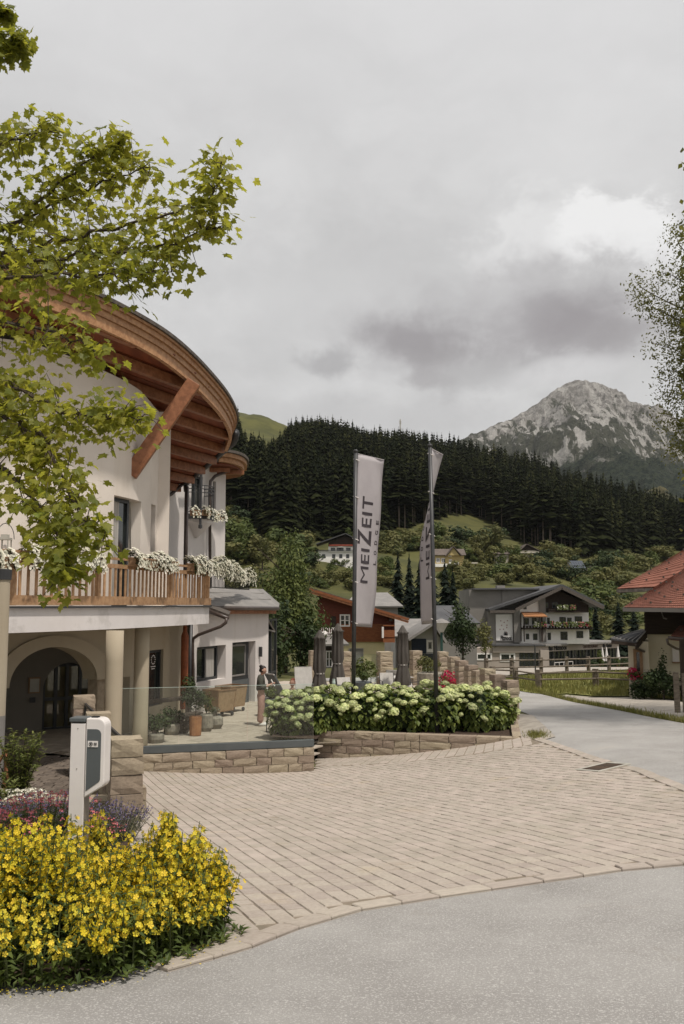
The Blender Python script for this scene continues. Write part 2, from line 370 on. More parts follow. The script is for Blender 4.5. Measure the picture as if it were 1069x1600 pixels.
for k_ in ('render', 'white_render', 'render_low', 'fascia'): add_stain(M[k_], [(1.0, (1.6, 1.6, 0.12), 0.52, 0.78, (0.90, 0.88, 0.84)), (0.35, (1, 1, 0.6), 0.5, 0.8, (0.93, 0.92, 0.90))])
# ================================================================ terrain
from mathutils.geometry import delaunay_2d_cdt
KN = [(-60, 4.5), (-10, 0.85), (0, 0), (10, -0.88), (19, -1.67), (25, -1.96), (45, -2.05), (60, -2.6), (90, -4.6), (130, -7.3), (165, -8.6), (200, -6.5),
      (240, 1.5), (300, 14), (350, 25), (450, 53), (800, 146), (950, 162), (1300, 140), (2600, 30)]
def prof(y):
    if y <= KN[0][0]: return KN[0][1]
    for i in range(len(KN) - 1):
        x0, y0 = KN[i]; x1, y1 = KN[i + 1]
        if y <= x1:
            def sl(j):
                if j <= 0 or j >= len(KN) - 1: return (KN[min(j + 1, len(KN) - 1)][1] - KN[max(j - 1, 0)][1]) / (KN[min(j + 1, len(KN) - 1)][0] - KN[max(j - 1, 0)][0])
                a = (KN[j][1] - KN[j - 1][1]) / (KN[j][0] - KN[j - 1][0]); b = (KN[j + 1][1] - KN[j][1]) / (KN[j + 1][0] - KN[j][0])
                return 0 if a * b <= 0 else 2 * a * b / (a + b)
            h = x1 - x0; t = (y - x0) / h; m0, m1 = sl(i) * h, sl(i + 1) * h
            return (2 * t**3 - 3 * t**2 + 1) * y0 + (t**3 - 2 * t**2 + t) * m0 + (-2 * t**3 + 3 * t**2) * y1 + (t**3 - t**2) * m1
    return KN[-1][1]
def lerp_tab(tab, x):
    if x <= tab[0][0]: return tab[0][1]
    for (a, b), (c, d) in zip(tab, tab[1:]):
        if x <= c: return b + (d - b) * (x - a) / (c - a)
    return tab[-1][1]
def smooth(a, b, x):
    t = min(1, max(0, (x - a) / (b - a))); return t * t * (3 - 2 * t)
HF = [(-1.5, 1.25), (-0.2, 1.22), (-0.115, 1.185), (-0.085, 1.15), (-0.045, 1.07), (0.0, 0.98), (0.15, 0.84), (0.25, 0.68), (0.36, 0.52), (0.6, 0.42), (1.5, 0.4)]
def Gs(X, Y):
    z = prof(Y)
    if Y < 48:
        xc = max(-5, min(5, X)); r = -0.206 + 0.0578 * xc + 0.0192 * xc * xc
        r += 0.02 * max(0, X - 5) if X > 5 else 0
        z += r * min(1, max(0, Y) / 20.5) * (1 - smooth(23, 40, Y))
    if Y > 170:
        h = lerp_tab(HF, X / Y); z = -8.6 + (z + 8.6) * h
        a = smooth(190, 320, Y)
        z += a * (3.0 * noise.noise(Vector((X / 60, Y / 60, 3))) + 1.2 * noise.noise(Vector((X / 17, Y / 17, 9)))) * (1 + Y / 500)
    return z
def inpoly(x, y, poly):
    c = False; n = len(poly); j = n - 1
    for i in range(n):
        xi, yi = poly[i][0], poly[i][1]; xj, yj = poly[j][0], poly[j][1]
        if (yi > y) != (yj > y) and x < (xj - xi) * (y - yi) / (yj - yi) + xi: c = not c
        j = i
    return c
def hit(px, py, y0=3.0, fn=None, y1=2500):
    """where the view ray through a pixel meets the ground"""
    fn = fn or Gs; k, m = ray(px, py); y = y0; prev = None
    while y < y1:
        d = EYE + m * y - fn(k * y, y)
        if d <= 0:
            lo, hi = prev if prev else y0, y
            for _ in range(30):
                mid = (lo + hi) / 2
                if EYE + m * mid - fn(k * mid, mid) > 0: lo = mid
                else: hi = mid
            return Vector((k * hi, hi, fn(k * hi, hi)))
        prev = y; y *= 1.02
    return Vector((k * y1, y1, 0))
def proj(p):
    yc = p[1] * cos(PITCH) + (p[2] - EYE) * sin(PITCH); zc = -p[1] * sin(PITCH) + (p[2] - EYE) * cos(PITCH)
    return 534.5 + F_PX * p[0] / yc, 800 - F_PX * zc / yc

PIL = [Vector((-3.06, 13.0)), Vector((-4.28, 16.0)), Vector((-5.15, 18.2))]          # pillars beside the sunken path
TERR = [(-9.0, 22.5), (-4.35, 19.2), (-0.68, 20.55), (-0.68, 22.2), (4.55, 23.2), (4.75, 24.9), (4.2, 39), (-3, 40), (-9, 34)]
PATHP = [(-14, 13.75), (-3.3, 13.75), (-4.5, 16), (-5.35, 18.4), (-5.2, 19.6), (-9.5, 23), (-14, 23)]
T_Z, PATH_Z = -1.70, -1.75
def Gc(X, Y):
    z = Gs(X, Y) - 0.02
    if 13 < Y < 41 and X < 6:
        if inpoly(X, Y, TERR): z = min(z, T_Z - 0.12)
        if inpoly(X, Y, PATHP): z = min(z, PATH_Z - 0.12)
    return z
def gridmesh(name, xs, ys, fn, mat, kind='structure'):
    mb = MB(); nx = len(xs)
    mb.v = [(x, y, fn(x, y)) for y in ys for x in xs]
    mb.f = [(j * nx + i, j * nx + i + 1, (j + 1) * nx + i + 1, (j + 1) * nx + i) for j in range(len(ys) - 1) for i in range(nx - 1)]
    mb.t = [0.5] * len(mb.f)
    return mb.build(name, mat, smooth=True, fix=False, kind=kind)
def frange(a, b, s):
    n = int(round((b - a) / s)); return [a + (b - a) * i / n for i in range(n + 1)]
M['ground'] = nmat('ground_soil', (0.10, 0.115, 0.032), (0.16, 0.135, 0.08), 0.95, 0.6, 0.5, 30, c3=(0.27, 0.24, 0.195), s3=0.35, f3=(0.6, 0.7))
xs = [-140, -100, -70, -45, -30, -20] + frange(-14, 16, 0.3) + [18, 21, 25, 30, 38, 50, 70, 100, 140]
ys = [-60, -40, -25, -15, -10, -6, -4] + frange(-2, 46, 0.3)
gridmesh('ground', xs, ys, Gc, M['ground'])
us = frange(-1.0, 1.3, 0.0085); yy = [46.0]
while yy[-1] < 2700: yy.append(yy[-1] * 1.024)
mb = MB(); n = len(us)
mb.v = [(u * y, y, Gs(u * y, y) - 0.02) for y in yy for u in us]
mb.f = [(j * n + i, j * n + i + 1, (j + 1) * n + i + 1, (j + 1) * n + i) for j in range(len(yy) - 1) for i in range(n - 1)]; mb.t = [0.5] * len(mb.f)
mb.build('hillside', M['hill'], smooth=True, fix=False, kind='structure')

def sheet(name, poly, mat, off, step=0.45, fn=None, parent=None, kind='structure'):
    """a thin sheet that follows the ground inside a plan polygon"""
    fn = fn or Gs
    poly = [Vector((p[0], p[1])) for p in poly]
    out = []                                                        # densified outline
    for a, b in zip(poly, poly[1:] + poly[:1]):
        k = max(1, int((b - a).length / step))
        out += [a + (b - a) * i / k for i in range(k)]
    n = len(out); pts = list(out)
    x0, x1 = min(p.x for p in out), max(p.x for p in out); y0, y1 = min(p.y for p in out), max(p.y for p in out)
    y = y0 + step / 2
    while y < y1:
        x = x0 + step / 2
        while x < x1:
            if inpoly(x, y, poly): pts.append(Vector((x, y)))
            x += step
        y += step
    v, e, f, *_ = delaunay_2d_cdt(pts, [(i, (i + 1) % n) for i in range(n)], [], 1, 1e-5)
    mb = MB(); mb.v = [(p.x, p.y, fn(p.x, p.y) + off) for p in v]; mb.f = [tuple(q) for q in f]; mb.t = [0.5] * len(mb.f)
    o = mb.build(name, mat, smooth=True, fix=False, parent=parent)
    if kind: o['kind'] = kind
    return o
def H2(px, py): p = hit(px, py); return (p.x, p.y)

# ---------------------------------------------------------------- road
verge_edge = [H2(*q) for q in ((1140, 1146), (1069, 1130), (1010, 1119), (950, 1107), (900, 1098), (860, 1088), (830, 1080), (812, 1075))]
road = [(-14, -8), (26, -8), (30, 12)] + [verge_edge[0]] + verge_edge[1:] + [(7.2, 44), (2.0, 47), (-2, 46), (5.3, 37), (5.3, 25), H2(838, 1150), (4.0, 20), (-2.6, 9), (-2.9, 5.5), (-14, 3.2)]
sheet('asphalt_road', road, M['asphalt'], 0.0, 0.5)
track = [H2(*q) for q in ((1110, 1106), (1045, 1094), (985, 1090), (930, 1090), (885, 1086), (870, 1090), (905, 1097), (950, 1104), (1000, 1113), (1060, 1124), (1120, 1138))]
sheet('gravel_track', track, M['gravel'], 0.012, 0.4)
sheet('gravel_shoulder', [H2(*q) for q in ((796, 1132), (808, 1116), (832, 1118), (850, 1134), (868, 1152), (850, 1157), (822, 1155), (800, 1150))], M['gravel'], 0.016, 0.3)
sheet('hotel_forecourt', [H2(*q) for q in ((700, 1052), (770, 1046), (860, 1044), (990, 1036), (1040, 1034), (1040, 1044), (985, 1047), (880, 1050), (800, 1056), (740, 1062))], M['gravel'], 0.05, 3.0)

# ---------------------------------------------------------------- block paving
front = [H2(*q) for q in ((262, 1520), (335, 1500), (395, 1482), (468, 1453), (566, 1424), (688, 1404), (769, 1392), (850, 1380), (972, 1362), (1069, 1353), (1160, 1345))]
right = [H2(*q) for q in ((1170, 1264), (1069, 1229), (1007, 1204), (937, 1186), (904, 1174), (845, 1154))]
PL0, PL1 = Vector(H2(496, 1186)), Vector(H2(824, 1152))                             # planter wall foot
TW0, TW1 = Vector(H2(224, 1206)), Vector(H2(491, 1206))                             # terrace wall foot
drive = front + right + [(PL1.x, PL1.y + 0.3), (PL0.x, PL0.y + 0.3), (TW1.x, TW1.y + 0.2), (TW0.x - 0.2, TW0.y + 0.3), (-5.0, 18.4), (-4.05, 16), (-2.82, 13.2), (-2.5, 11), (-2.3, 7.6), (-1.75, 6.4)]
pave = sheet('paved_forecourt', drive, M['joint'], 0.012, 0.4)
def ground_frame(x, y, ang, fn=Gs):
    e = 0.15; nz = Vector((-(fn(x + e, y) - fn(x - e, y)) / (2 * e), -(fn(x, y + e) - fn(x, y - e)) / (2 * e), 1)).normalized()
    ax = Vector((cos(ang), sin(ang), 0)); ax = (ax - nz * ax.dot(nz)).normalized(); ay = nz.cross(ax)
    return ax, ay, nz
def slab_mesh(name, mat, c=0.05, jit=0.0):
    mb = MB(); h = 0.5
    lo = [(-h, -h, -1), (h, -h, -1), (h, h, -1), (-h, h, -1)]; md = [(-h, -h, -0.14), (h, -h, -0.14), (h, h, -0.14), (-h, h, -0.14)]
    k = h - c; tp = [(x * k / h + R(-jit, jit), y * k / h + R(-jit, jit), R(-0.05, 0.05)) for x, y, _ in lo]
    mb.add(lo + md + tp, [(0, 1, 5, 4), (1, 2, 6, 5), (2, 3, 7, 6), (3, 0, 4, 7), (4, 5, 9, 8), (5, 6, 10, 9), (6, 7, 11, 10), (7, 4, 8, 11), (8, 9, 10, 11)])
    return mb.mesh(name, mat, fix=False)
def lay(parent, cells, near, mat, mat_stuff, name, stuff_name, fn, top, thick=0.06, c=0.05, key=None):
    """cells: (x, y, angle, length, width); the nearest become objects, the rest one joined part"""
    key = key or (lambda q: q[1])
    cells = sorted(cells, key=key)
    protos = [slab_mesh(name, mat, c, 0.012) for _ in range(5)]
    rest = MB()
    for i, (x, y, ang, L, W, *ex) in enumerate(cells):
        ax, ay, nz = ground_frame(x, y, ang, fn)
        nz2 = (nz + Vector((R(-1, 1), R(-1, 1), 0)) * 0.008).normalized()
        ax = (ax - nz2 * ax.dot(nz2)).normalized(); ay = nz2.cross(ax)
        p = Vector((x, y, fn(x, y) + top + R(-0.003, 0.003) + (ex[0] if ex else 0)))
        m = Matrix.Translation(p) @ Matrix((ax * L, ay * W, nz2 * thick)).transposed().to_4x4()
        if i < near:
            o = piece(name, random.choice(protos), parent); o.matrix_local = m
        else:
            pm = random.choice(protos); rest.add([m @ v.co for v in pm.vertices], [tuple(f.vertices) for f in pm.polygons], random.random())
    if rest.f: rest.build(stuff_name, mat_stuff, parent, fix=False, kind='stuff')
A = Vector((-0.361, 1)).normalized(); B = Vector((A.y, -A.x)); angA = atan2(A.y, A.x)
fan_in = [PL0 + (PL1 - PL0) * t for t in (0, 0.2, 0.4, 0.6, 0.8, 1.0)]
dn = Vector(((PL1 - PL0).y, -(PL1 - PL0).x)).normalized()
fan_w = 1.5
def in_fan(p):
    t = (p - PL0).dot((PL1 - PL0).normalized()); return -0.1 < t < (PL1 - PL0).length + 0.3 and (p - PL0).dot(dn) < fan_w + 0.06
def edge_dist(p, line):
    best = 9
    for a, b in zip(line, line[1:]):
        a, b = Vector(a), Vector(b); t = max(0, min(1, (p - a).dot(b - a) / (b - a).length_squared)); best = min(best, (a + (b - a) * t - p).length)
    return best
cells = []
rowW = 0.162
for r in range(-60, 80):
    s = r * rowW; t = -2 + R(0, 0.2)
    while t < 26:
        L = random.choice((0.162, 0.2, 0.2, 0.24)); c = B * s + A * (t + L / 2); t += L
        if c.y < 4 or c.x > 11: continue
        if not inpoly(c.x, c.y, drive) or in_fan(c): continue
        df = edge_dist(c, front); dr = edge_dist(c, right)
        if df < 0.2 or dr < 0.19: continue
        cells.append((c.x, c.y, angA, L - 0.005, rowW - 0.008))
for line in (front, right):                                                          # border course
    for a, b in zip(line, line[1:]):
        a, b = Vector(a), Vector(b); dl = (b - a); L = dl.length; dl.normalize(); nn = Vector((-dl.y, dl.x)); k = max(1, int(L / 0.27))
        for i in range(k):
            c = a + dl * L * (i + 0.5) / k + nn * 0.09
            if c.x < 10 and c.y > 4: cells.append((c.x, c.y, atan2(dl.y, dl.x), L / k - 0.008, 0.172, 0.007))
pl = (PL1 - PL0).normalized(); n = int((PL1 - PL0).length / 0.205)
for i in range(n + 1):
    for j in range(5):
        c = PL0 + pl * (i + 0.5) * 0.205 + dn * (0.12 + j * 0.29) + pl * (j * 0.05 * (i / n - 0.45))
        if inpoly(c.x, c.y, drive): cells.append((c.x, c.y, atan2(dn.y, dn.x), 0.286, 0.188))
GR0 = Vector(H2(942, 1200))
cells = [q for q in cells if not (abs(q[0] - GR0.x) < 0.36 and abs(q[1] - GR0.y) < 0.36)]
lay(pave, cells, 300, M['paving'], M['paving_stuff'], 'paving_stone', 'far_paving_stones', Gs, 0.022, c=0.03)
# drain grate in its frame
dg = thing('drain_grate', 'rusty slotted drain grate set in the block paving near the road edge', 'drain grate', (GR0.x, GR0.y, Gs(GR0.x, GR0.y) + 0.005))
ax, ay, nz = ground_frame(GR0.x, GR0.y, angA - pi / 2)
mrot = Matrix((ax, ay, nz)).transposed(); c0 = dg.location
mb = MB()
for sx, sy, lx_, ly_ in ((0, 0.30, 0.66, 0.06), (0, -0.30, 0.66, 0.06), (0.30, 0, 0.06, 0.54), (-0.30, 0, 0.06, 0.54)): mb.box(c0 + mrot @ Vector((sx, sy, -0.012)), (lx_, ly_, 0.07), rot=mrot)
mb.build('grate_frame', M['concrete'], dg, bevel=0.006)
mb = MB(); mb.box(c0 + mrot @ Vector((0, 0, -0.03)), (0.54, 0.54, 0.03), rot=mrot); mb.build('gully', M['ink'], dg)
gb = MB(); gb.box((0, 0, 0), (0.53, 0.026, 0.025)); gm = gb.mesh('grate_bar', M['iron_drain'])
for i in range(12):
    o = piece('grate_bar', gm, dg, c0 + mrot @ Vector((0, -0.245 + i * 0.0445, 0.006))); o.rotation_euler = mrot.to_euler()

# ---------------------------------------------------------------- terrace floor and sunken path
terr = sheet('terrace', TERR, M['joint'], 0.0, 0.8, fn=lambda x, y: T_Z)
cells = []; ta = radians(63); tA = Vector((cos(ta), sin(ta))); tB = Vector((tA.y, -tA.x))
for i in range(-60, 60):
    for j in range(-60, 80):
        c = tA * (j * 0.62 + (i % 2) * 0.31) + tB * i * 0.42
        if inpoly(c.x, c.y, TERR): cells.append((c.x, c.y, ta, 0.606, 0.406))
lay(terr, cells, 200, M['terrace'], M['terrace'], 'terrace_slab', 'far_terrace_slabs', lambda x, y: T_Z, 0.022, 0.03, 0.015, key=lambda q: q[1] + max(0, q[0]) * 3)
pth = sheet('sunken_path', PATHP, M['joint'], 0.0, 0.8, fn=lambda x, y: PATH_Z)
cells = []
for i in range(60):
    y = 13.9 + i * 0.17; x = -12
    while x < -3:
        L = R(0.16, 0.26)
        if inpoly(x, y, PATHP) and x > -9.5: cells.append((x, y, R(-0.04, 0.04), L - 0.02, 0.15))
        x += L
lay(pth, cells, 300, M['cobble'], M['cobble'], 'cobblestone', 'far_cobblestones', lambda x, y: PATH_Z, 0.03, 0.05, 0.08, key=lambda q: abs(q[0] + 5.6) * 1.5 + q[1])

# ================================================================ mountain
RIDGE = [(560, 745), (640, 722), (700, 700), (735, 680), (770, 664), (800, 651), (830, 633), (855, 617), (874, 602), (892, 597), (915, 598), (945, 598), (966, 606), (988, 622), (1008, 629), (1030, 640), (1069, 664), (1150, 690), (1300, 730), (1600, 770)]
YR = 3600.0
def ridge_z(px): return ZZ(lerp_tab(RIDGE, px), YR)
def ridged(p, oct=6):
    v, a, f = 0, 0.55, 1
    for i in range(oct):
        n_ = 1 - abs(noise.noise(p * f)); v += a * n_ * n_; a *= 0.5; f *= 2.05
    return v
mb = MB(); pxs = frange(560, 1480, 2.3); ts = [i / 170 for i in range(171)]; nx = len(pxs)
for t in ts:
    Y = 1250 + (YR + 500 - 1250) * t
    s = (Y - 1250) / (YR - 1250)
    for px in pxs:
        k = ray(px, 650)[0]; zr = ridge_z(px); X = k * Y
        wx = X + 90 * noise.noise(Vector((X / 400, Y / 400, 7.7))); wy = Y + 140 * noise.noise(Vector((X / 350, Y / 350, 2.2)))
        rib = ridged(Vector((wx / 330 + 5, wy / 1500, 1.7)), 5) - 0.72                  # ribs and gullies that run down the face
        crag = ridged(Vector((wx / 120, wy / 190, 4.0)), 6) - 0.7
        if s <= 1:
            f = 0.42 * s + 0.58 * s ** 2.4
            z = 130 + (zr - 130) * f + rib * 420 * min(1, s * 2.2) * (0.25 + 0.75 * s) * max(0.12, (1 - s)) ** 0.75
        else: z = zr - (s - 1) * 1400
        z += crag * 105 * min(1, s * 1.5) * (0.28 if abs(s - 1) < 0.02 else 0.8)
        mb.v.append((X, Y, z))
mb.f = [(j * nx + i, j * nx + i + 1, (j + 1) * nx + i + 1, (j + 1) * nx + i) for j in range(len(ts) - 1) for i in range(nx - 1)]; mb.t = [0.5] * len(mb.f)
m = bpy.data.materials.new('mountain_rock'); m.use_nodes = True; t = NT(m.node_tree); bs = t.n['Principled BSDF']
tcn = t.new('ShaderNodeTexCoord'); vec = tcn.outputs['Object']; sp = t.new('ShaderNodeSeparateXYZ'); t.l.new(vec, sp.inputs[0])
geo = t.new('ShaderNodeNewGeometry'); sn = t.new('ShaderNodeSeparateXYZ'); t.l.new(geo.outputs['Normal'], sn.inputs[0])
n1 = t.noise(t.vmath('MULTIPLY', vec, (1, 0.4, 0.8)), 0.0065, 9, 0.7, 0.6)
n2 = t.noise(vec, 0.035, 7, 0.7)
n3 = t.noise(t.vmath('MULTIPLY', vec, (1, 0.16, 0.22)), 0.016, 7, 0.68, 1.4)            # streaks of scree down the slope
rock = t.mix(t.ramp(n2, 0.36, 0.64), (0.165, 0.157, 0.147), (0.345, 0.33, 0.31))
veg = t.mix(t.ramp(n2, 0.38, 0.62), (0.042, 0.046, 0.034), (0.078, 0.08, 0.06))
alt = t.ramp(sp.outputs['Z'], 430, 900)
amt = t.math('ADD', t.math('MULTIPLY', alt, 0.27), t.math('ADD', t.math('MULTIPLY', n1, 0.75), t.math('MULTIPLY', n3, 0.55)))
amt = t.math('ADD', amt, t.math('MULTIPLY', t.math('SUBTRACT', 0.72, sn.outputs['Z']), 0.25))
colr = t.mix(t.ramp(amt, 0.765, 0.845), veg, rock)
scree = t.math('MULTIPLY', t.ramp(t.math('ADD', n3, t.math('MULTIPLY', n1, 0.5)), 0.775, 0.83), t.ramp(sp.outputs['Z'], 360, 480))
colr = t.mix(t.math('MULTIPLY', scree, 0.8), colr, (0.44, 0.425, 0.40))
forest = t.ramp(t.math('ADD', sp.outputs['Z'], t.math('MULTIPLY', t.math('SUBTRACT', n1, 0.5), 500)), 455, 400)
fcol = t.mix(t.ramp(t.noise(vec, 0.06, 5, 0.7), 0.42, 0.58), (0.010, 0.018, 0.013), (0.035, 0.046, 0.028))
fcol = t.mix(t.ramp(t.noise(vec, 0.006, 3, 0.5), 0.62, 0.68), fcol, (0.13, 0.115, 0.05))
t.put(bs.inputs['Base Color'], t.mix(forest, colr, fcol)); bs.inputs['Roughness'].default_value = 0.95; bs.inputs['Specular IOR Level'].default_value = 0.1
bp = t.new('ShaderNodeBump'); bp.inputs['Strength'].default_value = 1.0; bp.inputs['Distance'].default_value = 30
t.put(bp.inputs['Height'], t.noise(vec, 0.03, 9, 0.72)); t.l.new(bp.outputs[0], bs.inputs['Normal'])
mb.build('mountain', m, smooth=False, fix=False, kind='structure')

# ================================================================ trees
def spruce_mesh(seed, layers=15, blades=9, mat=None, rad=0.17, fine=False):
    """a spruce 1 m tall: tiers of drooping blade-like branches"""
    rnd = random.Random(seed); mb = MB()
    for i in range(layers):
        h = i / (layers - 1); z = 0.10 + 0.88 * h
        r = rad * (1 - h) ** 0.8 * rnd.uniform(0.78, 1.12) + 0.006; a0 = rnd.uniform(0, 6.28)
        for j in range(blades):
            a = a0 + 2 * pi * (j + rnd.uniform(-0.3, 0.3)) / blades; rr = r * rnd.uniform(0.65, 1.2); wd = rr * (0.36 if not fine else 0.30)
            ca, sa = cos(a), sin(a); dz = rr * rnd.uniform(0.25, 0.65); zz = z + rnd.uniform(-0.02, 0.02)
            tip = (ca * rr, sa * rr, zz - dz); root = (0, 0, zz + 0.035)
            mid = 0.6 * rr; l = (ca * mid - sa * wd, sa * mid + ca * wd, zz - dz * 0.62); q = (ca * mid + sa * wd, sa * mid - ca * wd, zz - dz * 0.62)
            c = (ca * mid, sa * mid, zz - dz * 0.35)
            tt = rnd.random()
            mb.add((root, l, tip, q, c), ((0, 1, 4), (1, 2, 4), (2, 3, 4), (3, 0, 4)) if fine else ((0, 1, 4), (1, 2, 4), (2, 3, 4), (3, 0, 4)), tt)
    mb.add(((-0.008, 0, 0.9), (0.008, 0, 0.9), (0, 0.008, 0.9), (0, 0, 1.03)), ((0, 1, 3), (1, 2, 3), (2, 0, 3)), 0.5)
    return mb.mesh('crown', mat or M['spruce'], fix=False)
def trunk_mesh(h=1.0, r=0.012):
    mb = MB(); mb.tube([(0, 0, -0.06), (0, 0, 0.3 * h), (0, 0, h)], [r, r * 0.75, r * 0.1], 6); return mb.mesh('trunk', M['bark'])
SPR = [spruce_mesh(i, (16, 18, 14, 17, 15, 16)[i], (11, 12, 10, 12, 11, 10)[i], rad=(0.19, 0.225, 0.25, 0.17, 0.21, 0.235)[i]) for i in range(6)]
LOD = [spruce_mesh(60 + i, 12, 8, rad=0.225) for i in range(5)]
TRK = trunk_mesh()
M['trunk_pale'] = nmat('pale_spruce_trunk', (0.16, 0.125, 0.10), (0.10, 0.08, 0.065), 0.9, 3)
mbt = MB(); mbt.tube([(0, 0, -0.06), (0, 0, 0.42), (0, 0, 0.9)], [0.009, 0.007, 0.002], 5); TRKP = mbt.mesh('trunk', M['trunk_pale'])
HIGH = [spruce_mesh(20 + i, 13, 10, rad=0.19) for i in range(3)]
for me_ in HIGH:                                                                    # crowns that start high, as at the cut edge of the wood
    for v in me_.vertices: v.co.z = 0.38 + v.co.z * 0.62
EDGE = [(300, 770), (340, 786), (352, 800), (388, 828), (405, 840), (440, 856), (500, 846), (560, 846), (610, 832), (650, 822), (700, 806), (736, 804), (775, 822), (815, 846), (850, 858), (900, 868), (950, 872), (1000, 868), (1069, 862), (1200, 862)]
TOPL = [(300, 640), (345, 636), (372, 648), (378, 676), (420, 690), (436, 684), (452, 662), (500, 657), (540, 660), (560, 668), (580, 674), (620, 672), (700, 680), (730, 688), (760, 697), (800, 700), (850, 703), (880, 724), (900, 735), (940, 735), (980, 748), (1030, 762), (1069, 776), (1200, 790)]
rf = random.Random(5); cand = []
tries = 0
while len(cand) < 5200 and tries < 60000:
    tries += 1
    u = rf.uniform(-0.16, 0.46); y = 250 * (900 / 250) ** rf.random()
    x = u * y; z = Gs(x, y); px, py = proj((x, y, z))
    if py > lerp_tab(EDGE, px) + rf.uniform(-3, 3): continue
    h = rf.choice((rf.uniform(13, 20), rf.uniform(19, 27), rf.uniform(24, 33)))
    tpx, tpy = proj((x, y, z + h)); lim = lerp_tab(TOPL, px)
    if tpy < lim - rf.choice((-4, 0, 3, 8, 14)):
        h2 = h
        while h2 > 9 and proj((x, y, z + h2))[1] < lim - 4: h2 -= 1.5
        if h2 <= 10: continue
        h = h2
    cand.append((x, y, z, h, px))
# keep the trees from standing in one another
cand.sort(key=lambda q: q[1]); keep = []; cell = {}
for c in cand:
    ky = int(math.log(c[1]) / 0.0095); g = 0.0072 * exp(ky * 0.0095); k = (int((c[0] + (ky % 2) * g * 0.5) // g), ky)
    if k in cell: continue
    cell[k] = 1; keep.append(c)
front_row = {}
vis = []
for c in keep:                                                                      # a coarse depth test: how much of each tree shows
    b = int(c[4] // 9); py_t = proj((c[0], c[1], c[2] + c[3]))[1]; low = front_row.get(b, 2000)
    vis.append((max(0, min(low, proj(c[:3])[1]) - py_t), c)); front_row[b] = min(low, py_t)
vis.sort(key=lambda q: -q[0])
GF = 'spruces of the hillside forest'
for i, (sh, (x, y, z, h, px)) in enumerate(vis[:295]):
    py = proj((x, y, z))[1]; edge = py > lerp_tab(EDGE, px) - 16 and (px < 395 or 610 < px < 900)
    where = 'beyond the lodge corner' if px < 400 else 'above the annex tree' if px < 490 else 'above the white chalet' if px < 552 else 'between the two banners' if px < 665 else 'above the yellow house' if px < 740 else 'above the cream chalets' if px < 850 else 'above the hotel roof' if px < 960 else 'above the red roof'
    lvl = 'bare-trunked spruce at the lower forest edge ' if edge else 'spruce with its tip on the forest skyline ' if proj((x, y, z + h))[1] < lerp_tab(TOPL, px) + 14 else ('big spruce on the lower slope of the forest ' if py > lerp_tab(EDGE, px) - 45 else 'spruce in the thick of the forest ')
    o = thing('spruce_tree', lvl + where, 'tree', (x, y, z - 0.3), GF)
    wd = h * rf.uniform(0.8, 1.3)
    a = rf.uniform(0, 6.28)
    piece('crown', rf.choice(HIGH if edge else SPR), o, o.location, (0, 0, a), (wd, wd, h))
    piece('trunk', TRKP if edge else TRK, o, o.location, (0, 0, a), (h * (1.3 if edge else 1),) * 2 + (h,))
rest = MB()
for sh, (x, y, z, h, px) in vis[295:]:
    pm = rf.choice(LOD); a = rf.uniform(0, 6.28); wd = h * rf.uniform(0.85, 1.35); ca, sa = cos(a) * wd, sin(a) * wd
    tt = rf.random()
    b = len(rest.v)
    rest.v += [(x + v.co.x * ca - v.co.y * sa, y + v.co.x * sa + v.co.y * ca, z - 0.3 + v.co.z * h) for v in pm.vertices]
    for f in pm.polygons: rest.f.append(tuple(q + b for q in f.vertices)); rest.t.append(tt)
print('forest', len(cand), len(keep), 'tris', len(rest.f), tries)
o = rest.build('spruce_forest', M['spruce'], fix=False, kind='stuff')
tag(o, 'dense dark spruce forest filling the hillside behind the nearer spruces', 'forest')

def leaf_quad(mb, p, n_, size, tint, rnd, asp=0.6):
    u = n_.orthogonal().normalized(); a = rnd.uniform(0, 6.28); q = n_.cross(u); u, q = u * cos(a) + q * sin(a), q * cos(a) - u * sin(a)
    s = size * 0.5
    mb.add((p - u * s, p - q * s * asp + n_ * s * 0.18, p + u * s, p + q * s * asp + n_ * s * 0.18), ((0, 1, 2), (0, 2, 3)), tint)
def crown(mb, c, rad, n, size, seed, lumps=9, lump_r=0.5, jit=0.35, shell=0.55):
    """leaves spread over overlapping lumps inside an ellipsoid"""
    rnd = random.Random(seed); c = Vector(c); L = []
    for i in range(lumps):
        v = Vector((rnd.gauss(0, 1), rnd.gauss(0, 1), rnd.gauss(0, 1))).normalized() * rnd.uniform(0.35, 0.72)
        L.append((v, lump_r * rnd.uniform(0.65, 1.2), rnd.random()))
    for i in range(n):
        v, r, lt = rnd.choice(L)
        d_ = Vector((rnd.gauss(0, 1), rnd.gauss(0, 1), rnd.gauss(0, 1))).normalized()
        q = v + d_ * r * (rnd.uniform(shell, 1.0))
        p = c + Vector((q.x * rad[0], q.y * rad[1], q.z * rad[2]))
        nn = (d_ + Vector((rnd.uniform(-1, 1), rnd.uniform(-1, 1), rnd.uniform(-0.3, 1))) * jit).normalized()
        leaf_quad(mb, p, nn, size * rnd.uniform(0.7, 1.3), 0.55 * lt + 0.45 * rnd.random(), rnd)
BUSH = []
for i, mt in enumerate(('leaf_olive', 'leaf_mid', 'leaf_olive', 'leaf_dark', 'leaf_mid', 'leaf_olive')):
    mb = MB(); crown(mb, (0, 0, 0.42), (0.62, 0.62, 0.55), 620, 0.13, 100 + i, 8, 0.5); BUSH.append(mb.mesh('foliage', M[mt], fix=False))
TREEH = []
for i, mt in enumerate(('leaf_olive', 'leaf_mid', 'leaf_dark')):
    mb = MB(); crown(mb, (0, 0, 0.6), (0.34, 0.34, 0.42), 900, 0.075, 140 + i, 12, 0.42); TREEH.append(mb.mesh('crown', M[mt], fix=False))
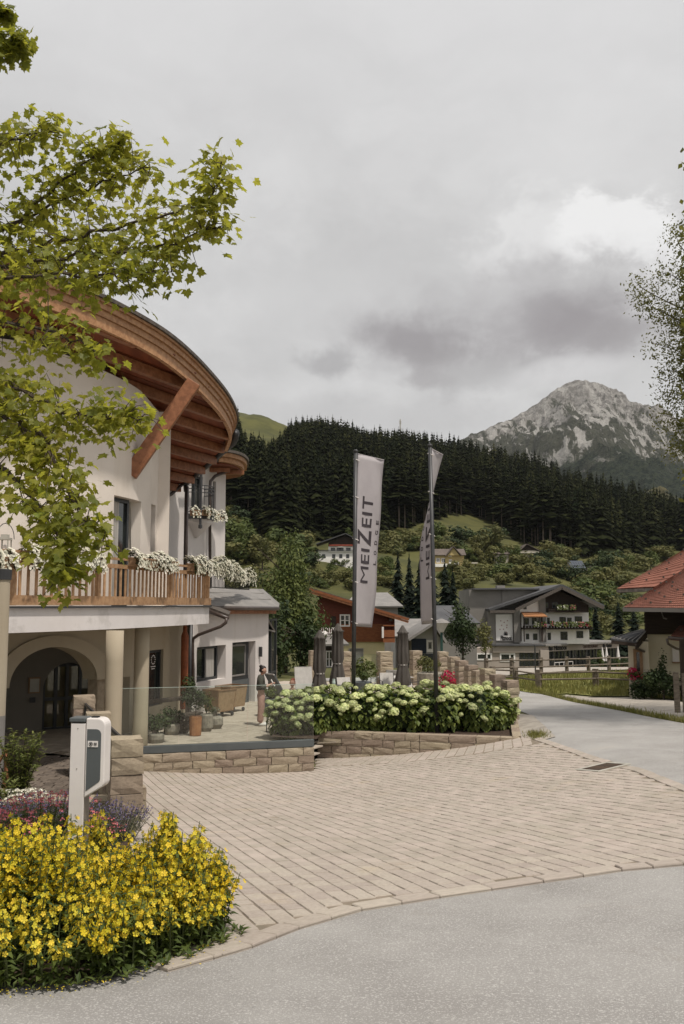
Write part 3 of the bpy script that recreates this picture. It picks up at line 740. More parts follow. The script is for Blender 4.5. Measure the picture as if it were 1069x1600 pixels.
def add_bush(px, py, hpx, kind, label='round leafy bush on the grassy hillside below the forest', group='bushes on the hillside', wide=1.3):
    p = hit(px, py, 46); s = hpx * p.y / F_PX / 0.9
    o = piece('hillside_bush', BUSH[kind], None, (p.x, p.y, p.z - 0.1 * s), (0, 0, R(0, 6.28)), (s * wide, s * wide, s)); tag(o, label, 'bush', group)
rb = random.Random(21)
def scatter(boxes, n, hr, kinds):
    for i in range(n):
        x0, y0, x1, y1 = rb.choice(boxes); px, py = rb.uniform(x0, x1), rb.uniform(y0, y1)
        kd = rb.choice(kinds); look = ('olive green', 'fresh green', 'brownish olive', 'dark green', 'mid green', 'yellowish olive')[kd]
        where = 'on the slope beyond the lodge and its leafy tree' if px < 480 else 'below the white hillside chalet' if px < 555 and py > 870 else 'beside the white hillside chalet' if px < 560 else 'on the bank between the two banners' if px < 690 else 'around the yellow hillside house' if px < 760 else 'on the hillside above the hotel' if px < 880 else 'between the hotel and the red roofed house' if py > 920 else 'on the bank under the forest above the red roof'
        add_bush(px, py, rb.uniform(*hr), kd, look + ' bush ' + where, wide=rb.uniform(1.0, 1.7))
scatter([(345, 800, 400, 830), (345, 835, 480, 870), (345, 870, 420, 915)], 26, (18, 40), (0, 1, 2, 5))
scatter([(555, 845, 700, 862), (600, 830, 700, 850), (560, 880, 620, 925)], 18, (14, 34), (0, 2, 4, 1))
scatter([(490, 885, 625, 920)], 12, (12, 26), (0, 1, 2, 5))
scatter([(690, 895, 800, 920), (720, 860, 790, 885)], 18, (10, 28), (0, 2, 5, 1))
scatter([(800, 880, 890, 912), (930, 885, 1000, 925), (910, 935, 985, 985)], 34, (14, 34), (0, 2, 1, 3))
scatter([(345, 790, 480, 935), (400, 850, 480, 935)], 26, (20, 44), (0, 1, 2, 3, 5))
scatter([(490, 878, 625, 925), (555, 842, 690, 868)], 34, (12, 30), (0, 1, 2, 5, 3))
scatter([(690, 835, 800, 925), (790, 870, 900, 915)], 44, (12, 32), (0, 2, 5, 1, 3))
scatter([(900, 885, 1010, 990), (880, 925, 960, 990)], 40, (16, 40), (0, 2, 1, 3))
scatter([(930, 868, 1040, 885), (840, 868, 895, 882)], 26, (12, 24), (0, 2, 1))

# ================================================================ helpers for buildings
class Path:
    """plan curve given by (photo column, distance) knots; at(px) returns the plan point seen in that column"""
    def __init__(s, kn): s.kn = kn
    def Y(s, px):
        K = s.kn
        i = 0
        while i < len(K) - 2 and px > K[i + 1][0]: i += 1
        p0 = K[max(i - 1, 0)]; p1 = K[i]; p2 = K[i + 1]; p3 = K[min(i + 2, len(K) - 1)]
        h = p2[0] - p1[0]; t = (px - p1[0]) / h
        if not 0 <= t <= 1: return p1[1] + (p2[1] - p1[1]) * t
        m1 = (p2[1] - p0[1]) / (p2[0] - p0[0]) * h if p2[0] != p0[0] else 0
        m2 = (p3[1] - p1[1]) / (p3[0] - p1[0]) * h if p3[0] != p1[0] else 0
        return (2*t**3-3*t*t+1)*p1[1] + (t**3-2*t*t+t)*m1 + (-2*t**3+3*t*t)*p2[1] + (t**3-t*t)*m2
    def at(s, px): return XY(px, s.Y(px))
def solid(o, th, off=-1):
    m = o.modifiers.new('solid', 'SOLIDIFY'); m.thickness = th; m.offset = off; m.use_even_offset = False
    return o
def wall_panel(name, path, px0, px1, z0, z1, holes, mat, parent, th=0.3, step=12, nz=1):
    """a wall along a plan path with rectangular holes (px0, px1, z0, z1); its thickness goes away from the camera"""
    us = set(frange(px0, px1, step)); 
    for h in holes: us |= {h[0], h[1]}
    us = sorted(us); us = [u for i, u in enumerate(us) if i == 0 or u - us[i - 1] > 0.01]
    zs = sorted({0.0, 1.0} | set(i / nz for i in range(nz + 1)))
    mb = MB()
    fz0 = z0 if callable(z0) else (lambda p: z0); fz1 = z1 if callable(z1) else (lambda p: z1)
    idx = {}
    def vert(u, z):
        k = (round(u, 3), round(z, 4))
        if k not in idx:
            p = path.at(u); idx[k] = len(mb.v); mb.v.append((p.x, p.y, z))
        return idx[k]
    for a, b in zip(us, us[1:]):
        pa, pb = path.at(a), path.at(b)
        cuts = sorted({h[2] for h in holes if h[0] <= a + .01 and h[1] >= b - .01} | {h[3] for h in holes if h[0] <= a + .01 and h[1] >= b - .01})
        la = [fz0(pa)] + cuts + [fz1(pa)]; lb = [fz0(pb)] + cuts + [fz1(pb)]
        for i in range(len(la) - 1):
            mz = (la[i] + la[i + 1]) / 2
            if any(h[0] <= a + .01 and h[1] >= b - .01 and h[2] < mz < h[3] for h in holes): continue
            mb.f.append((vert(a, la[i]), vert(b, lb[i]), vert(b, lb[i + 1]), vert(a, la[i + 1]))); mb.t.append(0.5)
    o = mb.build(name, mat, parent, fix=False)
    return solid(o, th)
def window_in(path, px0, px1, z0, z1, parent, inset=0.2, fw=0.07, div=(), rails=(), frame_mat=None, pane_mat=None, name='window', curtain=None, A=None, B=None):
    """a framed window standing in an opening of a path wall"""
    A = A if A is not None else path.at(px0); B = B if B is not None else path.at(px1)
    d_ = (B - A); L = d_.length; d_.normalize(); n_ = Vector((-d_.y, d_.x))
    if n_.y < 0: n_ = -n_
    c = lambda t, z, dp=0.0: Vector((A.x + d_.x * t * L + n_.x * (inset + dp), A.y + d_.y * t * L + n_.y * (inset + dp), z))
    ang = atan2(d_.y, d_.x)
    mb = MB(); H = z1 - z0
    mb.box(c(fw / 2 / L, (z0 + z1) / 2), (fw, 0.08, H), ang); mb.box(c(1 - fw / 2 / L, (z0 + z1) / 2), (fw, 0.08, H), ang)
    mb.box(c(0.5, z0 + fw / 2), (L - 2 * fw, 0.08, fw), ang); mb.box(c(0.5, z1 - fw / 2), (L - 2 * fw, 0.08, fw), ang)
    for t_ in div: mb.box(c(t_, (z0 + z1) / 2), (fw, 0.07, H - 2 * fw), ang)
    for t_ in rails: mb.box(c(0.5, z0 + t_ * H), (L - 2 * fw, 0.066, fw * 0.9), ang)
    f = mb.build(name, frame_mat or M['frame'], parent)
    mb = MB(); mb.box(c(0.5, (z0 + z1) / 2, 0.02), (L - fw, 0.015, H - fw), ang); mb.build('pane', pane_mat or M['pane'], f)
    if curtain:
        mb = MB(); k = 14
        for i in range(k):
            t0 = curtain[0] + (curtain[1] - curtain[0]) * i / k; t1 = curtain[0] + (curtain[1] - curtain[0]) * (i + 1) / k
            mb.quad(c(t0, z0 + fw, -0.001 - 0.004 * (i % 2)), c(t1, z0 + fw, -0.001 - 0.004 * ((i + 1) % 2)), c(t1, z1 - fw, -0.001 - 0.004 * ((i + 1) % 2)), c(t0, z1 - fw, -0.001 - 0.004 * (i % 2)))
        mb.build('curtain', M['curtain'], f)
    return f

# ================================================================ the lodge
lodge = thing('lodge_building', 'cream rendered lodge with a sweeping curved timber eave, larch balcony and arched porch', 'building', (-6.5, 24, T_Z))
W1 = Path([(-200, 15.6), (-90, 16.5), (0, 17.3), (45, 17.8), (131, 19.3), (208, 21.2), (243, 23.0)])
W2 = Path([(243, 29.3), (290, 31.6), (343, 34.2)])
BAL = Path([(-120, 15.3), (-40, 16.0), (10, 16.6), (80, 17.6), (150, 18.85), (210, 20.3), (270, 22.4), (300, 23.7), (318, 24.6), (327, 25.2)])
NV = Vector((0.907, -0.42)); DV = Vector((0.42, 0.907))
def roof_z(p, top=7.8): return top + 0.30 * (NV.x * p[0] + NV.y * p[1] + 12.0)
SOFF = 7.26
def rim_pt(px, py, top=7.8):
    k, m = ray(px, py); s = NV.x * k + NV.y
    Y = (top + 3.6 - EYE) / (m - 0.30 * s); return Vector((k * Y, Y))
rim_px = [(-40, 385), (40, 418), (90, 436), (140, 457), (176, 474), (224, 500), (262, 524), (299, 556), (329, 588), (352, 616), (365, 642), (366.8, 656), (359, 676)]
rim = [rim_pt(*q) for q in rim_px]
def chaikin(P_, n=2):
    for _ in range(n):
        Q = [P_[0]]
        for a, b in zip(P_, P_[1:]): Q += [a * 0.75 + b * 0.25, a * 0.25 + b * 0.75]
        P_ = Q + [P_[-1]]
    return P_
rim_c = chaikin(rim)
eave_end = rim_pt(289, 741)
eave = [rim_c[-1] + (eave_end - rim_c[-1]) * t for t in (0.25, 0.5, 0.75, 1.0)]
eave2 = eave_end + Vector((-4.5, -1.0))
# walls
wall_panel('upper_wall', W1, -200, 243, 1.60, lambda p: roof_z(p, SOFF) - 0.02,
           [(174, 217, 1.60, ZZ(778, 20.8)), (233, 240, ZZ(862, 22.4), ZZ(787, 22.4))], M['render'], lodge, 0.36, 8)
cw = W1.at(243)
mb = MB(); mb.quad((cw.x, cw.y, 1.6), (-6.1, 29.2, 1.6), (-6.1, 29.2, 6.2), (cw.x, cw.y, roof_z(cw, SOFF)))
solid(mb.build('return_wall', M['render'], lodge, fix=False), 0.3, 1)
wall_panel('rear_wall', W2, 236, 343, T_Z, 7.45, [(247, 262, ZZ(865, 29.9), ZZ(838, 29.9)), (296, 314.5, ZZ(812, 32.2), ZZ(742, 32.2)), (330, 335, ZZ(800, 33.7), ZZ(752, 33.7))], M['white_render'], lodge, 0.3, 10)
ce = W2.at(343)
mb = MB(); mb.quad((ce.x, ce.y, T_Z), (ce.x - 2.6, ce.y + 1.4, T_Z), (ce.x - 2.6, ce.y + 1.4, 7.45), (ce.x, ce.y, 7.45)); solid(mb.build('end_wall', M['white_render'], lodge, fix=False), 0.3, 1)
window_in(W1, 174, 209, 1.60, ZZ(778, 20.8), lodge, 0.22, 0.09, curtain=(0.12, 0.6), name='balcony_door')
window_in(W1, 233, 240, ZZ(862, 22.4), ZZ(787, 22.4), lodge, 0.26, 0.05)
window_in(W2, 247, 262, ZZ(865, 29.9), ZZ(838, 29.9), lodge, 0.2, 0.07, div=(0.5,))
window_in(W2, 296, 314.5, ZZ(812, 32.2), ZZ(742, 32.2), lodge, 0.15, 0.08, div=(0.5,))
window_in(W2, 330, 335, ZZ(800, 33.7), ZZ(752, 33.7), lodge, 0.15, 0.06)

# roof: deck, soffit boards, beams, layered rim
backpts = [Vector((-7.2, 30.6)), Vector((-16, 29)), Vector((-16, 13.5)), Vector((-9, 13.0))]
outline = rim_c + eave + backpts
mb = MB(); mb.prism([(p.x, p.y, roof_z(p, 7.62)) for p in outline], (0, 0, 0.16)); mb.build('roof', M['dark_roof'], lodge)
ring_in = []
for i, p in enumerate(rim_c):
    a = rim_c[max(i - 1, 0)]; b = rim_c[min(i + 1, len(rim_c) - 1)]; t_ = (b - a).normalized(); ring_in.append(p + Vector((-t_.y, t_.x)) * 1.0)
def rim_band(name, d0, d1, ztop, zbot, mat):
    mb = MB(); n = len(rim_c)
    q = lambda i, d_, z: (rim_c[i].x + (ring_in[i] - rim_c[i]).x * d_, rim_c[i].y + (ring_in[i] - rim_c[i]).y * d_, roof_z(rim_c[i], z))
    a = [q(i, d0, ztop) for i in range(n)]; b = [q(i, d0, zbot) for i in range(n)]; c_ = [q(i, d1, zbot) for i in range(n)]; e = [q(i, d1, ztop) for i in range(n)]
    mb.strip(a, b); mb.strip(b, c_); mb.strip(c_, e); mb.strip(e, a); mb.f += [(0, n, 2 * n, 3 * n)][:0]; return mb.build(name, mat, lodge)
rim_band('roof_edge_strip', -0.13, 0.05, 7.84, 7.76, M['dark_roof'])
rim_band('roof_edge_strip', -0.08, 0.06, 7.755, 7.70, M['rim_wood'])
rim_band('fascia_board', -0.03, 0.07, 7.695, 7.58, M['rim_wood'])
rim_band('fascia_board', 0.02, 0.09, 7.575, 7.44, M['rim_wood'])
rim_band('fascia_board', 0.06, 0.16, 7.435, 7.20, M['rim_wood'])
# soffit boards laid across the beams
def clip(line_pt, dv, poly, lo=-30, hi=40, st=0.05):
    segs, on, t = [], None, lo
    while t < hi:
        p = line_pt + dv * t; ins = inpoly(p.x, p.y, poly)
        if ins and on is None: on = t
        if not ins and on is not None: segs.append((on, t)); on = None
        t += st
    return segs
wall_line = [W1.at(px) for px in range(-200, 244, 12)] + [Vector((-6.0, 28.9))]
soff_poly = [rim_c[i] + (ring_in[i] - rim_c[i]) * 0.14 for i in range(len(rim_c))] + eave + [Vector((-6.9, 30.4))] + list(reversed([p + Vector((-0.25, 0.1)) for p in wall_line]))
s0 = min(NV.dot(p) for p in soff_poly); s1 = max(NV.dot(p) for p in soff_poly)
bw = 0.30; s = s0
while s < s1:
    for a, b in clip(NV * (s + bw / 2), DV, soff_poly):
        pa, pb = NV * (s + bw / 2) + DV * a, NV * (s + bw / 2) + DV * b
        z_ = roof_z(pa, 7.50)
        mb = MB(); mb.bar((pa.x, pa.y, z_), (pb.x, pb.y, z_), bw - 0.012, 0.03, up=(-NV.x * 0.29, -NV.y * 0.29, 0.957)); mb.build('soffit_board', M['red_wood'], lodge)
    s += bw
s = s0 + 0.45; k = 0
beam_poly = [rim_c[i] + (ring_in[i] - rim_c[i]) * 0.17 for i in range(len(rim_c))] + eave + [Vector((-6.9, 30.4))] + list(reversed([p + Vector((-0.25, 0.1)) for p in wall_line]))
while s < s1:
    for a, b in clip(NV * s, DV, beam_poly):
        pa, pb = NV * s + DV * a, NV * s + DV * b; z_ = roof_z(pa, 7.36)
        mb = MB(); mb.bar((pa.x, pa.y, z_), (pb.x, pb.y, z_), 0.16, 0.24); mb.build('roof_beam', M['beam_wood'], lodge, bevel=0.01)
    s += 0.72
# the wooden brace and its plate
b0 = P(203, 742, 21.1); b1 = P(303, 598, 21.35)
mb = MB(); mb.bar(b0, b1, 0.30, 0.34); mb.build('eave_brace', M['beam_wood'], lodge, bevel=0.015)
# gutter along the lower eave and the pipes
g0 = Vector((rim_c[-1].x + 0.12, rim_c[-1].y + 0.05, roof_z(rim_c[-1], 7.52))); g1 = Vector((eave_end.x, eave_end.y + 0.1, roof_z(eave_end, 7.50)))
gup = rim_c[-3]
mb = MB(); mb.tube([(gup.x + 0.16, gup.y, roof_z(gup, 7.75)), (rim_c[-2].x + 0.16, rim_c[-2].y + 0.1, roof_z(rim_c[-2], 7.66)), g0, g0 * 0.5 + g1 * 0.5, g1], 0.115, 8); mb.build('eave_gutter', M['metal_dark'], lodge, smooth=True)
dp = P(292, 760, 30.4)
mb = MB(); mb.tube([g1, g1 + Vector((0.02, 0.0, -0.25)), dp, Vector((dp.x, dp.y, 2.0))], 0.075, 8); mb.build('downpipe', M['gutter'], lodge, smooth=True)
q0, q1, q2 = P(243, 784, 29.0), P(268, 772, 30.1), P(290, 752, 30.4)
mb = MB(); mb.tube([q0, q1, q2], 0.06, 8); mb.build('downpipe', M['gutter'], lodge, smooth=True)
mb = MB(); mb.tube([P(290, 744, 30.6), P(318, 726, 31.6), P(341, 719, 32.6)], 0.07, 8); mb.build('downpipe', M['gutter'], lodge, smooth=True)
mb = MB(); mb.tube([P(358, 735, 33.6), P(336, 744, 33.2), P(329, 752, 33.0), P(328, 765, 33.0), Vector((*XY(328, 33.0), 2.1))], 0.06, 8); mb.build('downpipe', M['gutter'], lodge, smooth=True)
# the second, smaller curved eave behind
r2 = [P(338, 703, 32.4), P(352, 705, 32.3), P(366, 709, 32.6), P(378, 715, 33.1), P(386, 721, 33.8), P(389.5, 726, 34.8), P(388, 731, 36)]
r2 = [Vector((p.x, p.y)) for p in r2]; z2 = ZZ(707, 32.4)
back2 = [Vector((-5.6, 37.5)), Vector((-7.5, 36)), Vector((-7, 31.6))]
def prism2(name, out, z, h, mat): mb = MB(); mb.prism([(p.x, p.y, z) for p in out], (0, 0, h)); return mb.build(name, mat, lodge)
r2c = chaikin(r2)
def inset2(f): c_ = Vector((-6.2, 35)); return [p + (c_ - p) * f for p in r2c]
prism2('rear_roof', r2c + back2, z2 + 0.02, 0.10, M['dark_roof'])
prism2('fascia_board', inset2(0.03) + back2, z2 - 0.14, 0.15, M['rim_wood'])
prism2('fascia_board', inset2(0.07) + back2, z2 - 0.32, 0.17, M['rim_wood'])
prism2('soffit_board', inset2(0.12) + back2, z2 - 0.40, 0.07, M['red_wood'])
for px_, y_ in ((375, 34.0), (352, 33.4)):
    mb = MB(); a = XY(px_, y_); mb.bar((a.x - 1.2, a.y - .1, z2 - 0.5), (a.x + .1, a.y, z2 - 0.5), 0.14, 0.16); mb.build('roof_beam', M['beam_wood'], lodge)

# french balcony: rounded iron railing on a half-cone base
fb = W2.at(303); fd = (W2.at(313) - W2.at(297)).normalized(); fn_ = Vector((fd.y, -fd.x))
if fn_.y > 0: fn_ = -fn_
zf = ZZ(812, 32)
def half(r, z, n=10): return [(fb.x + (fd.x * cos(pi * i / n) + fn_.x * sin(pi * i / n)) * r, fb.y + (fd.y * cos(pi * i / n) + fn_.y * sin(pi * i / n)) * r, z) for i in range(n + 1)]
mb = MB(); A_, B_, C_ = half(0.62, zf), half(0.60, zf - 0.12), half(0.1, zf - 0.62); mb.strip(A_, B_); mb.strip(B_, C_); mb.add(A_, [tuple(range(11))]); mb.build('half_round_base', M['white_render'], lodge)
mb = MB(); mb.strip(half(0.66, zf - 0.005), half(0.66, zf + 0.18)); solid(mb.build('iron_skirt', M['metal_dark'], lodge, fix=False), 0.02)
rail = MB()
for zz in (zf + 0.25, zf + 0.95, zf + 1.08, zf + 1.2): rail.tube(half(0.66, zz), 0.018, 5)
for p in half(0.66, zf)[::1]: rail.tube([p, (p[0], p[1], zf + 1.2)], 0.012, 4)
rail.build('iron_railing', M['metal_dark'], lodge)
lamp_ = P(313, 826, 31.4)
mb = MB(); mb.lathe([(0.03, 0), (0.07, 0.02), (0.07, 0.13), (0.03, 0.16)], lamp_, 8); mb.tube([lamp_ + Vector((0, 0, 0.1)), lamp_ + Vector((0, 0, 2.3))], 0.05, 6); mb.build('downpipe', M['metal_dark'], lodge)

# ---------------------------------------------------------------- balcony
bpx = frange(-120, 327, 9.5)
bpts = [BAL.at(px) for px in bpx]
sback = [Vector((-5.9, 29.4)), Vector((-15, 29.4)), Vector((-15, 14))]
mb = MB(); mb.prism([(p.x, p.y, 1.13) for p in bpts] + [(p.x, p.y, 1.13) for p in sback], (0, 0, 0.45)); mb.build('balcony_slab', M['fascia'], lodge)
def off_path(pts, d_):
    out = []
    for i, p in enumerate(pts):
        t_ = (pts[min(i + 1, len(pts) - 1)] - pts[max(i - 1, 0)]).normalized(); out.append(p + Vector((t_.y, -t_.x)) * d_)
    return out
def band(name, pts, d0, d1, z0, z1, mat, parent=None):
    o_, i_ = off_path(pts, d0), off_path(pts, d1); mb = MB(); n = len(pts)
    a = [(p.x, p.y, z0) for p in o_]; b = [(p.x, p.y, z1) for p in o_]; c_ = [(p.x, p.y, z1) for p in i_]; e = [(p.x, p.y, z0) for p in i_]
    mb.strip(a, b); mb.strip(b, c_); mb.strip(c_, e); mb.strip(e, a); mb.add([a[0], b[0], c_[0], e[0], a[-1], b[-1], c_[-1], e[-1]], [(0, 1, 2, 3), (4, 5, 6, 7)])
    return mb.build(name, mat, parent or lodge)
band('drip_edge', bpts, 0.07, -0.05, 1.585, 1.625, M['metal_dark'])
balc = band('balcony_railing', bpts, 0.055, 0.0, 1.645, 1.83, M['rail_wood'])
mb = MB(); mb.bar((bpts[-1].x, bpts[-1].y, 1.74), (bpts[-1].x - 1.5, bpts[-1].y + 2.2, 1.74), 0.05, 0.19); mb.build('bottom_board', M['rail_wood'], balc)
band('top_rail', bpts, 0.06, -0.05, 2.62, 2.67, M['rail_wood'], balc)
band('mid_rail', bpts, 0.03, -0.03, 2.44, 2.53, M['rail_wood'], balc)
# baluster positions by arc length
def arc_points(pts, sp, start=0.0):
    out, acc, nxt = [], 0.0, start
    for a, b in zip(pts, pts[1:]):
        L = (b - a).length
        while nxt <= acc + L:
            t_ = (nxt - acc) / L; out.append((a + (b - a) * t_, atan2((b - a).y, (b - a).x))); nxt += sp
        acc += L
    return out
bpf = [BAL.at(px) for px in frange(-60, 327, 3)]
bal_m = MB(); bal_m.box((0, 0, 0), (0.055, 0.03, 0.61)); bal_m = bal_m.mesh('baluster', M['rail_wood'])
pst_m = MB(); pst_m.box((0, 0, 0), (0.11, 0.09, 0.98)); pst_m = pst_m.mesh('railing_post', M['rail_wood'])
posts_px = [19, 152, 266, 324]
postp = [BAL.at(q) for q in posts_px]
for p, a in arc_points(bpf, 0.205):
    if min((p - q).length for q in postp) < 0.09: continue
    piece('baluster', bal_m, balc, (p.x, p.y, 2.135), (0, 0, a))
for px_ in posts_px:
    p = BAL.at(px_); q = BAL.at(px_ + 2); piece('railing_post', pst_m, balc, (p.x, p.y, 2.13), (0, 0, atan2((q - p).y, (q - p).x)))
e_ = bpts[-1]
for i in range(1, 8):
    piece('baluster', bal_m, balc, (e_.x - 1.5 * i / 8, e_.y + 2.2 * i / 8, 2.135), (0, 0, 2.2))
mb = MB(); mb.bar((e_.x, e_.y, 2.645), (e_.x - 1.5, e_.y + 2.2, 2.645), 0.1, 0.05); mb.build('top_rail', M['rail_wood'], balc)
# columns under the balcony
for px_, y_ in ((181, 18.6), (223.5, 21.8)):
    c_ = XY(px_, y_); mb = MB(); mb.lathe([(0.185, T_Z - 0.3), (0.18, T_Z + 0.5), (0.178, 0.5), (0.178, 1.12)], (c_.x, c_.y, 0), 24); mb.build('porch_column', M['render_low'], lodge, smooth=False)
for o in [o for o in lodge.children if o.name.startswith('porch_column')]:
    for f in o.data.polygons: f.use_smooth = abs(f.normal.z) < 0.5

# ---------------------------------------------------------------- arched porch
AW = Path([(-60, 18.3), (20, 19.5), (85, 20.5), (153, 21.6), (210, 22.6)])
pl_, pr_ = 17.0, 153.0; ZS = -0.12; ZA = 0.70
def arch_z(px, rz=None, extra=0.0):
    t_ = (px - (pl_ - extra)) / (pr_ - pl_ + 2 * extra) * 2 - 1
    return ZS + (ZA - ZS + extra * 0.012) * sqrt(max(0, 1 - t_ * t_))
mb = MB(); us = sorted(set(frange(-60, pl_, 10) + [pl_ + (pr_ - pl_) * (0.5 - 0.5 * cos(pi * i / 28)) for i in range(29)] + frange(pr_, 208, 11)))
lo, hi = [], []
for u in us:
    p = AW.at(u); zl = arch_z(u) if pl_ <= u <= pr_ else ZS
    lo.append((p.x, p.y, zl)); hi.append((p.x, p.y, 1.13))
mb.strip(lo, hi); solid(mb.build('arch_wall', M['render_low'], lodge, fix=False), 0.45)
lo, hi = [], []
for i in range(33):
    ex = 24; u = (pl_ - ex) + (pr_ - pl_ + 2 * ex) * (0.5 - 0.5 * cos(pi * i / 32)); ui = pl_ + (pr_ - pl_) * (0.5 - 0.5 * cos(pi * i / 32))
    p, q = AW.at(u), AW.at(ui); lo.append((q.x + 0.05, q.y - 0.04, arch_z(ui))); hi.append((p.x + 0.05, p.y - 0.04, ZS + (ZA - ZS + 0.26) * sin(pi * i / 32)))
mb = MB(); mb.strip(lo, hi); solid(mb.build('arch_surround', M['render_low'], lodge, fix=False), 0.045)
for u0, u1 in ((-60, 14), (157, 176)):
    a, b = AW.at(u0), AW.at(u1); d_ = b - a; ang = atan2(d_.y, d_.x); c_ = (a + b) / 2; nrm = Vector((-d_.y, d_.x)).normalized()
    mb = MB(); mb.box((c_.x + nrm.x * 0.25, c_.y + nrm.y * 0.25, (ZS - 0.02 + PATH_Z) / 2), (d_.length - 0.1, 0.36, ZS - 0.02 - PATH_Z + 0.2), ang); mb.build('porch_pier', M['stone'], lodge, bevel=0.03)
BW = Path([(-120, 22.6), (0, 23.8), (100, 24.6), (212, 25.6)])
wall_panel('porch_back_wall', BW, -120, 212, PATH_Z - 0.2, 1.13, [(72, 150, PATH_Z + 0.02, ZZ(1036, 24.5))], M['render_porch_shade'], lodge, 0.3, 14)
# arched entrance door with glazing bars
A_, B_ = BW.at(72), BW.at(150); dd_ = (B_ - A_); LD = dd_.length; dd_.normalize(); nd = Vector((-dd_.y, dd_.x)); ang = atan2(dd_.y, dd_.x)
zd0, zd1 = PATH_Z + 0.02, ZZ(1036, 24.5)
cpt = lambda t_, z, dp=0.12: Vector((A_.x + dd_.x * t_ * LD + nd.x * dp, A_.y + dd_.y * t_ * LD + nd.y * dp, z))
mb = MB()
for t_ in (0.02, 0.26, 0.48, 0.74, 0.98): mb.box(cpt(t_, (zd0 + zd1) / 2), (0.085, 0.09, zd1 - zd0), ang)
for z_ in (zd0 + 0.06, zd0 + 0.85, zd0 + 1.75, zd1 - 0.05): mb.box(cpt(0.5, z_), (LD * 0.96, 0.08, 0.085), ang)
door = mb.build('entrance_door', M['frame'], lodge)
M['pane_reflection'] = nmat('door_pane_reflection', (0.05, 0.045, 0.025), (0.12, 0.105, 0.05), 0.03, 1.6, spec=1.0)  # yellowish reflection of the scenery put into the pane's own colour
mb = MB(); mb.box(cpt(0.5, (zd0 + zd1) / 2, 0.15), (LD, 0.02, zd1 - zd0), ang); mb.build('pane', M['pane_reflection'], door)
# spandrel that rounds the head of the door
mb = MB()
for sd in (0, 1):
    pts = [cpt(sd, zd1 + 0.01, 0.03), cpt(sd, zd1 - 0.75, 0.03)]
    for i in range(9):
        a = pi / 2 * i / 8; t_ = 0.5 - 0.5 * cos(a); t_ = t_ if sd == 0 else 1 - t_; pts.append(cpt(t_, zd1 - 0.75 + 0.74 * sin(a), 0.03))
    mb.prism(pts, (nd.x * 0.05, nd.y * 0.05, 0))
mb.build('door_arch', M['render_porch_shade'], door)
p = BW.at(57)
mb = MB(); mb.box((p.x + 0.03, p.y - 0.03, ZZ(1072, 24)), (0.30, 0.03, 0.42), atan2(dd_.y, dd_.x)); o = mb.build('notice_board', M['box_wood'], lodge)
mb = MB(); mb.box((p.x + 0.045, p.y - 0.05, ZZ(1072, 24)), (0.24, 0.01, 0.35), atan2(dd_.y, dd_.x)); mb.build('notice_paper', M['concrete'], o)
p = BW.at(56); mb = MB(); mb.box((p.x + 0.02, p.y - 0.05, ZZ(1095, 24)), (0.13, 0.08, 0.13), ang); mb.build('wall_lamp', M['metal_dark'], lodge)

# ground-floor wall under the balcony, with the tall dark door
GW = Path([(206, 23.8), (300, 27.6)])
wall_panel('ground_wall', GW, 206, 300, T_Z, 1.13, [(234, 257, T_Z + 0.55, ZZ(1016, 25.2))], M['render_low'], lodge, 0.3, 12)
gw = window_in(GW, 234, 257, T_Z + 0.55, ZZ(1016, 25.2), lodge, 0.12, 0.08, frame_mat=M['frame'])
# white print on that pane: a small emblem over two lines
A_, B_ = GW.at(234), GW.at(257); d_ = (B_ - A_).normalized(); ang = atan2(d_.y, d_.x); n_ = Vector((d_.y, -d_.x)); c_ = A_ * 0.45 + B_ * 0.55
mb = MB(); zt = ZZ(1031, 25.4)
for i in range(12):
    a = 2 * pi * i / 12; mb.box((c_.x + d_.x * 0.12 * cos(a) - n_.x * 0.108, c_.y + d_.y * 0.12 * cos(a) - n_.y * 0.108, zt + 0.12 * sin(a)), (0.05, 0.004, 0.03), ang)
for z_, L in ((-0.19, 0.30), (-0.25, 0.2)): mb.box((c_.x - n_.x * 0.108, c_.y - n_.y * 0.108, zt + z_), (L, 0.004, 0.025), ang)
mb.build('window_print', M['white_paint'], gw)
# terracotta drain column and pipes at the corner
c_ = XY(290, 26.4); mb = MB(); mb.lathe([(0.10, T_Z + 0.35), (0.11, T_Z + 0.42), (0.11, 0.75), (0.06, 0.88), (0.06, 1.12)], (c_.x, c_.y, 0), 14); mb.build('drain_column', M['orange_pipe'], lodge, smooth=True)
c_ = XY(299, 26.7); mb = MB(); mb.tube([(c_.x, c_.y, T_Z), (c_.x, c_.y, 1.12)], 0.06, 8); mb.build('downpipe', M['metal_dark'], lodge, smooth=True)

# ================================================================ the annex
annex = thing('terrace_annex', 'low white annex with a grey sheet roof beside the terrace', 'building', (-3.5, 30, T_Z))
AN = Path([(296, 27.2), (412, 32.0)])
wz0, wz1 = ZZ(1066, 28), ZZ(1011, 28); dz1 = ZZ(1003, 30.6)
wall_panel('wall', AN, 296, 412, T_Z, 1.52, [(309, 354, wz0, wz1), (364, 400, T_Z, dz1)], M['white_render'], annex, 0.32, 12)
a = AN.at(412); mb = MB(); mb.quad((a.x, a.y, T_Z), (a.x - 3.2, a.y + 2.0, T_Z), (a.x - 3.2, a.y + 2.0, 1.52), (a.x, a.y, 1.52)); solid(mb.build('end_wall', M['white_render'], annex, fix=False), 0.3, 1)
window_in(AN, 309, 348, wz0, wz1, annex, 0.2, 0.09, div=(0.5,), curtain=(0.56, 0.9))
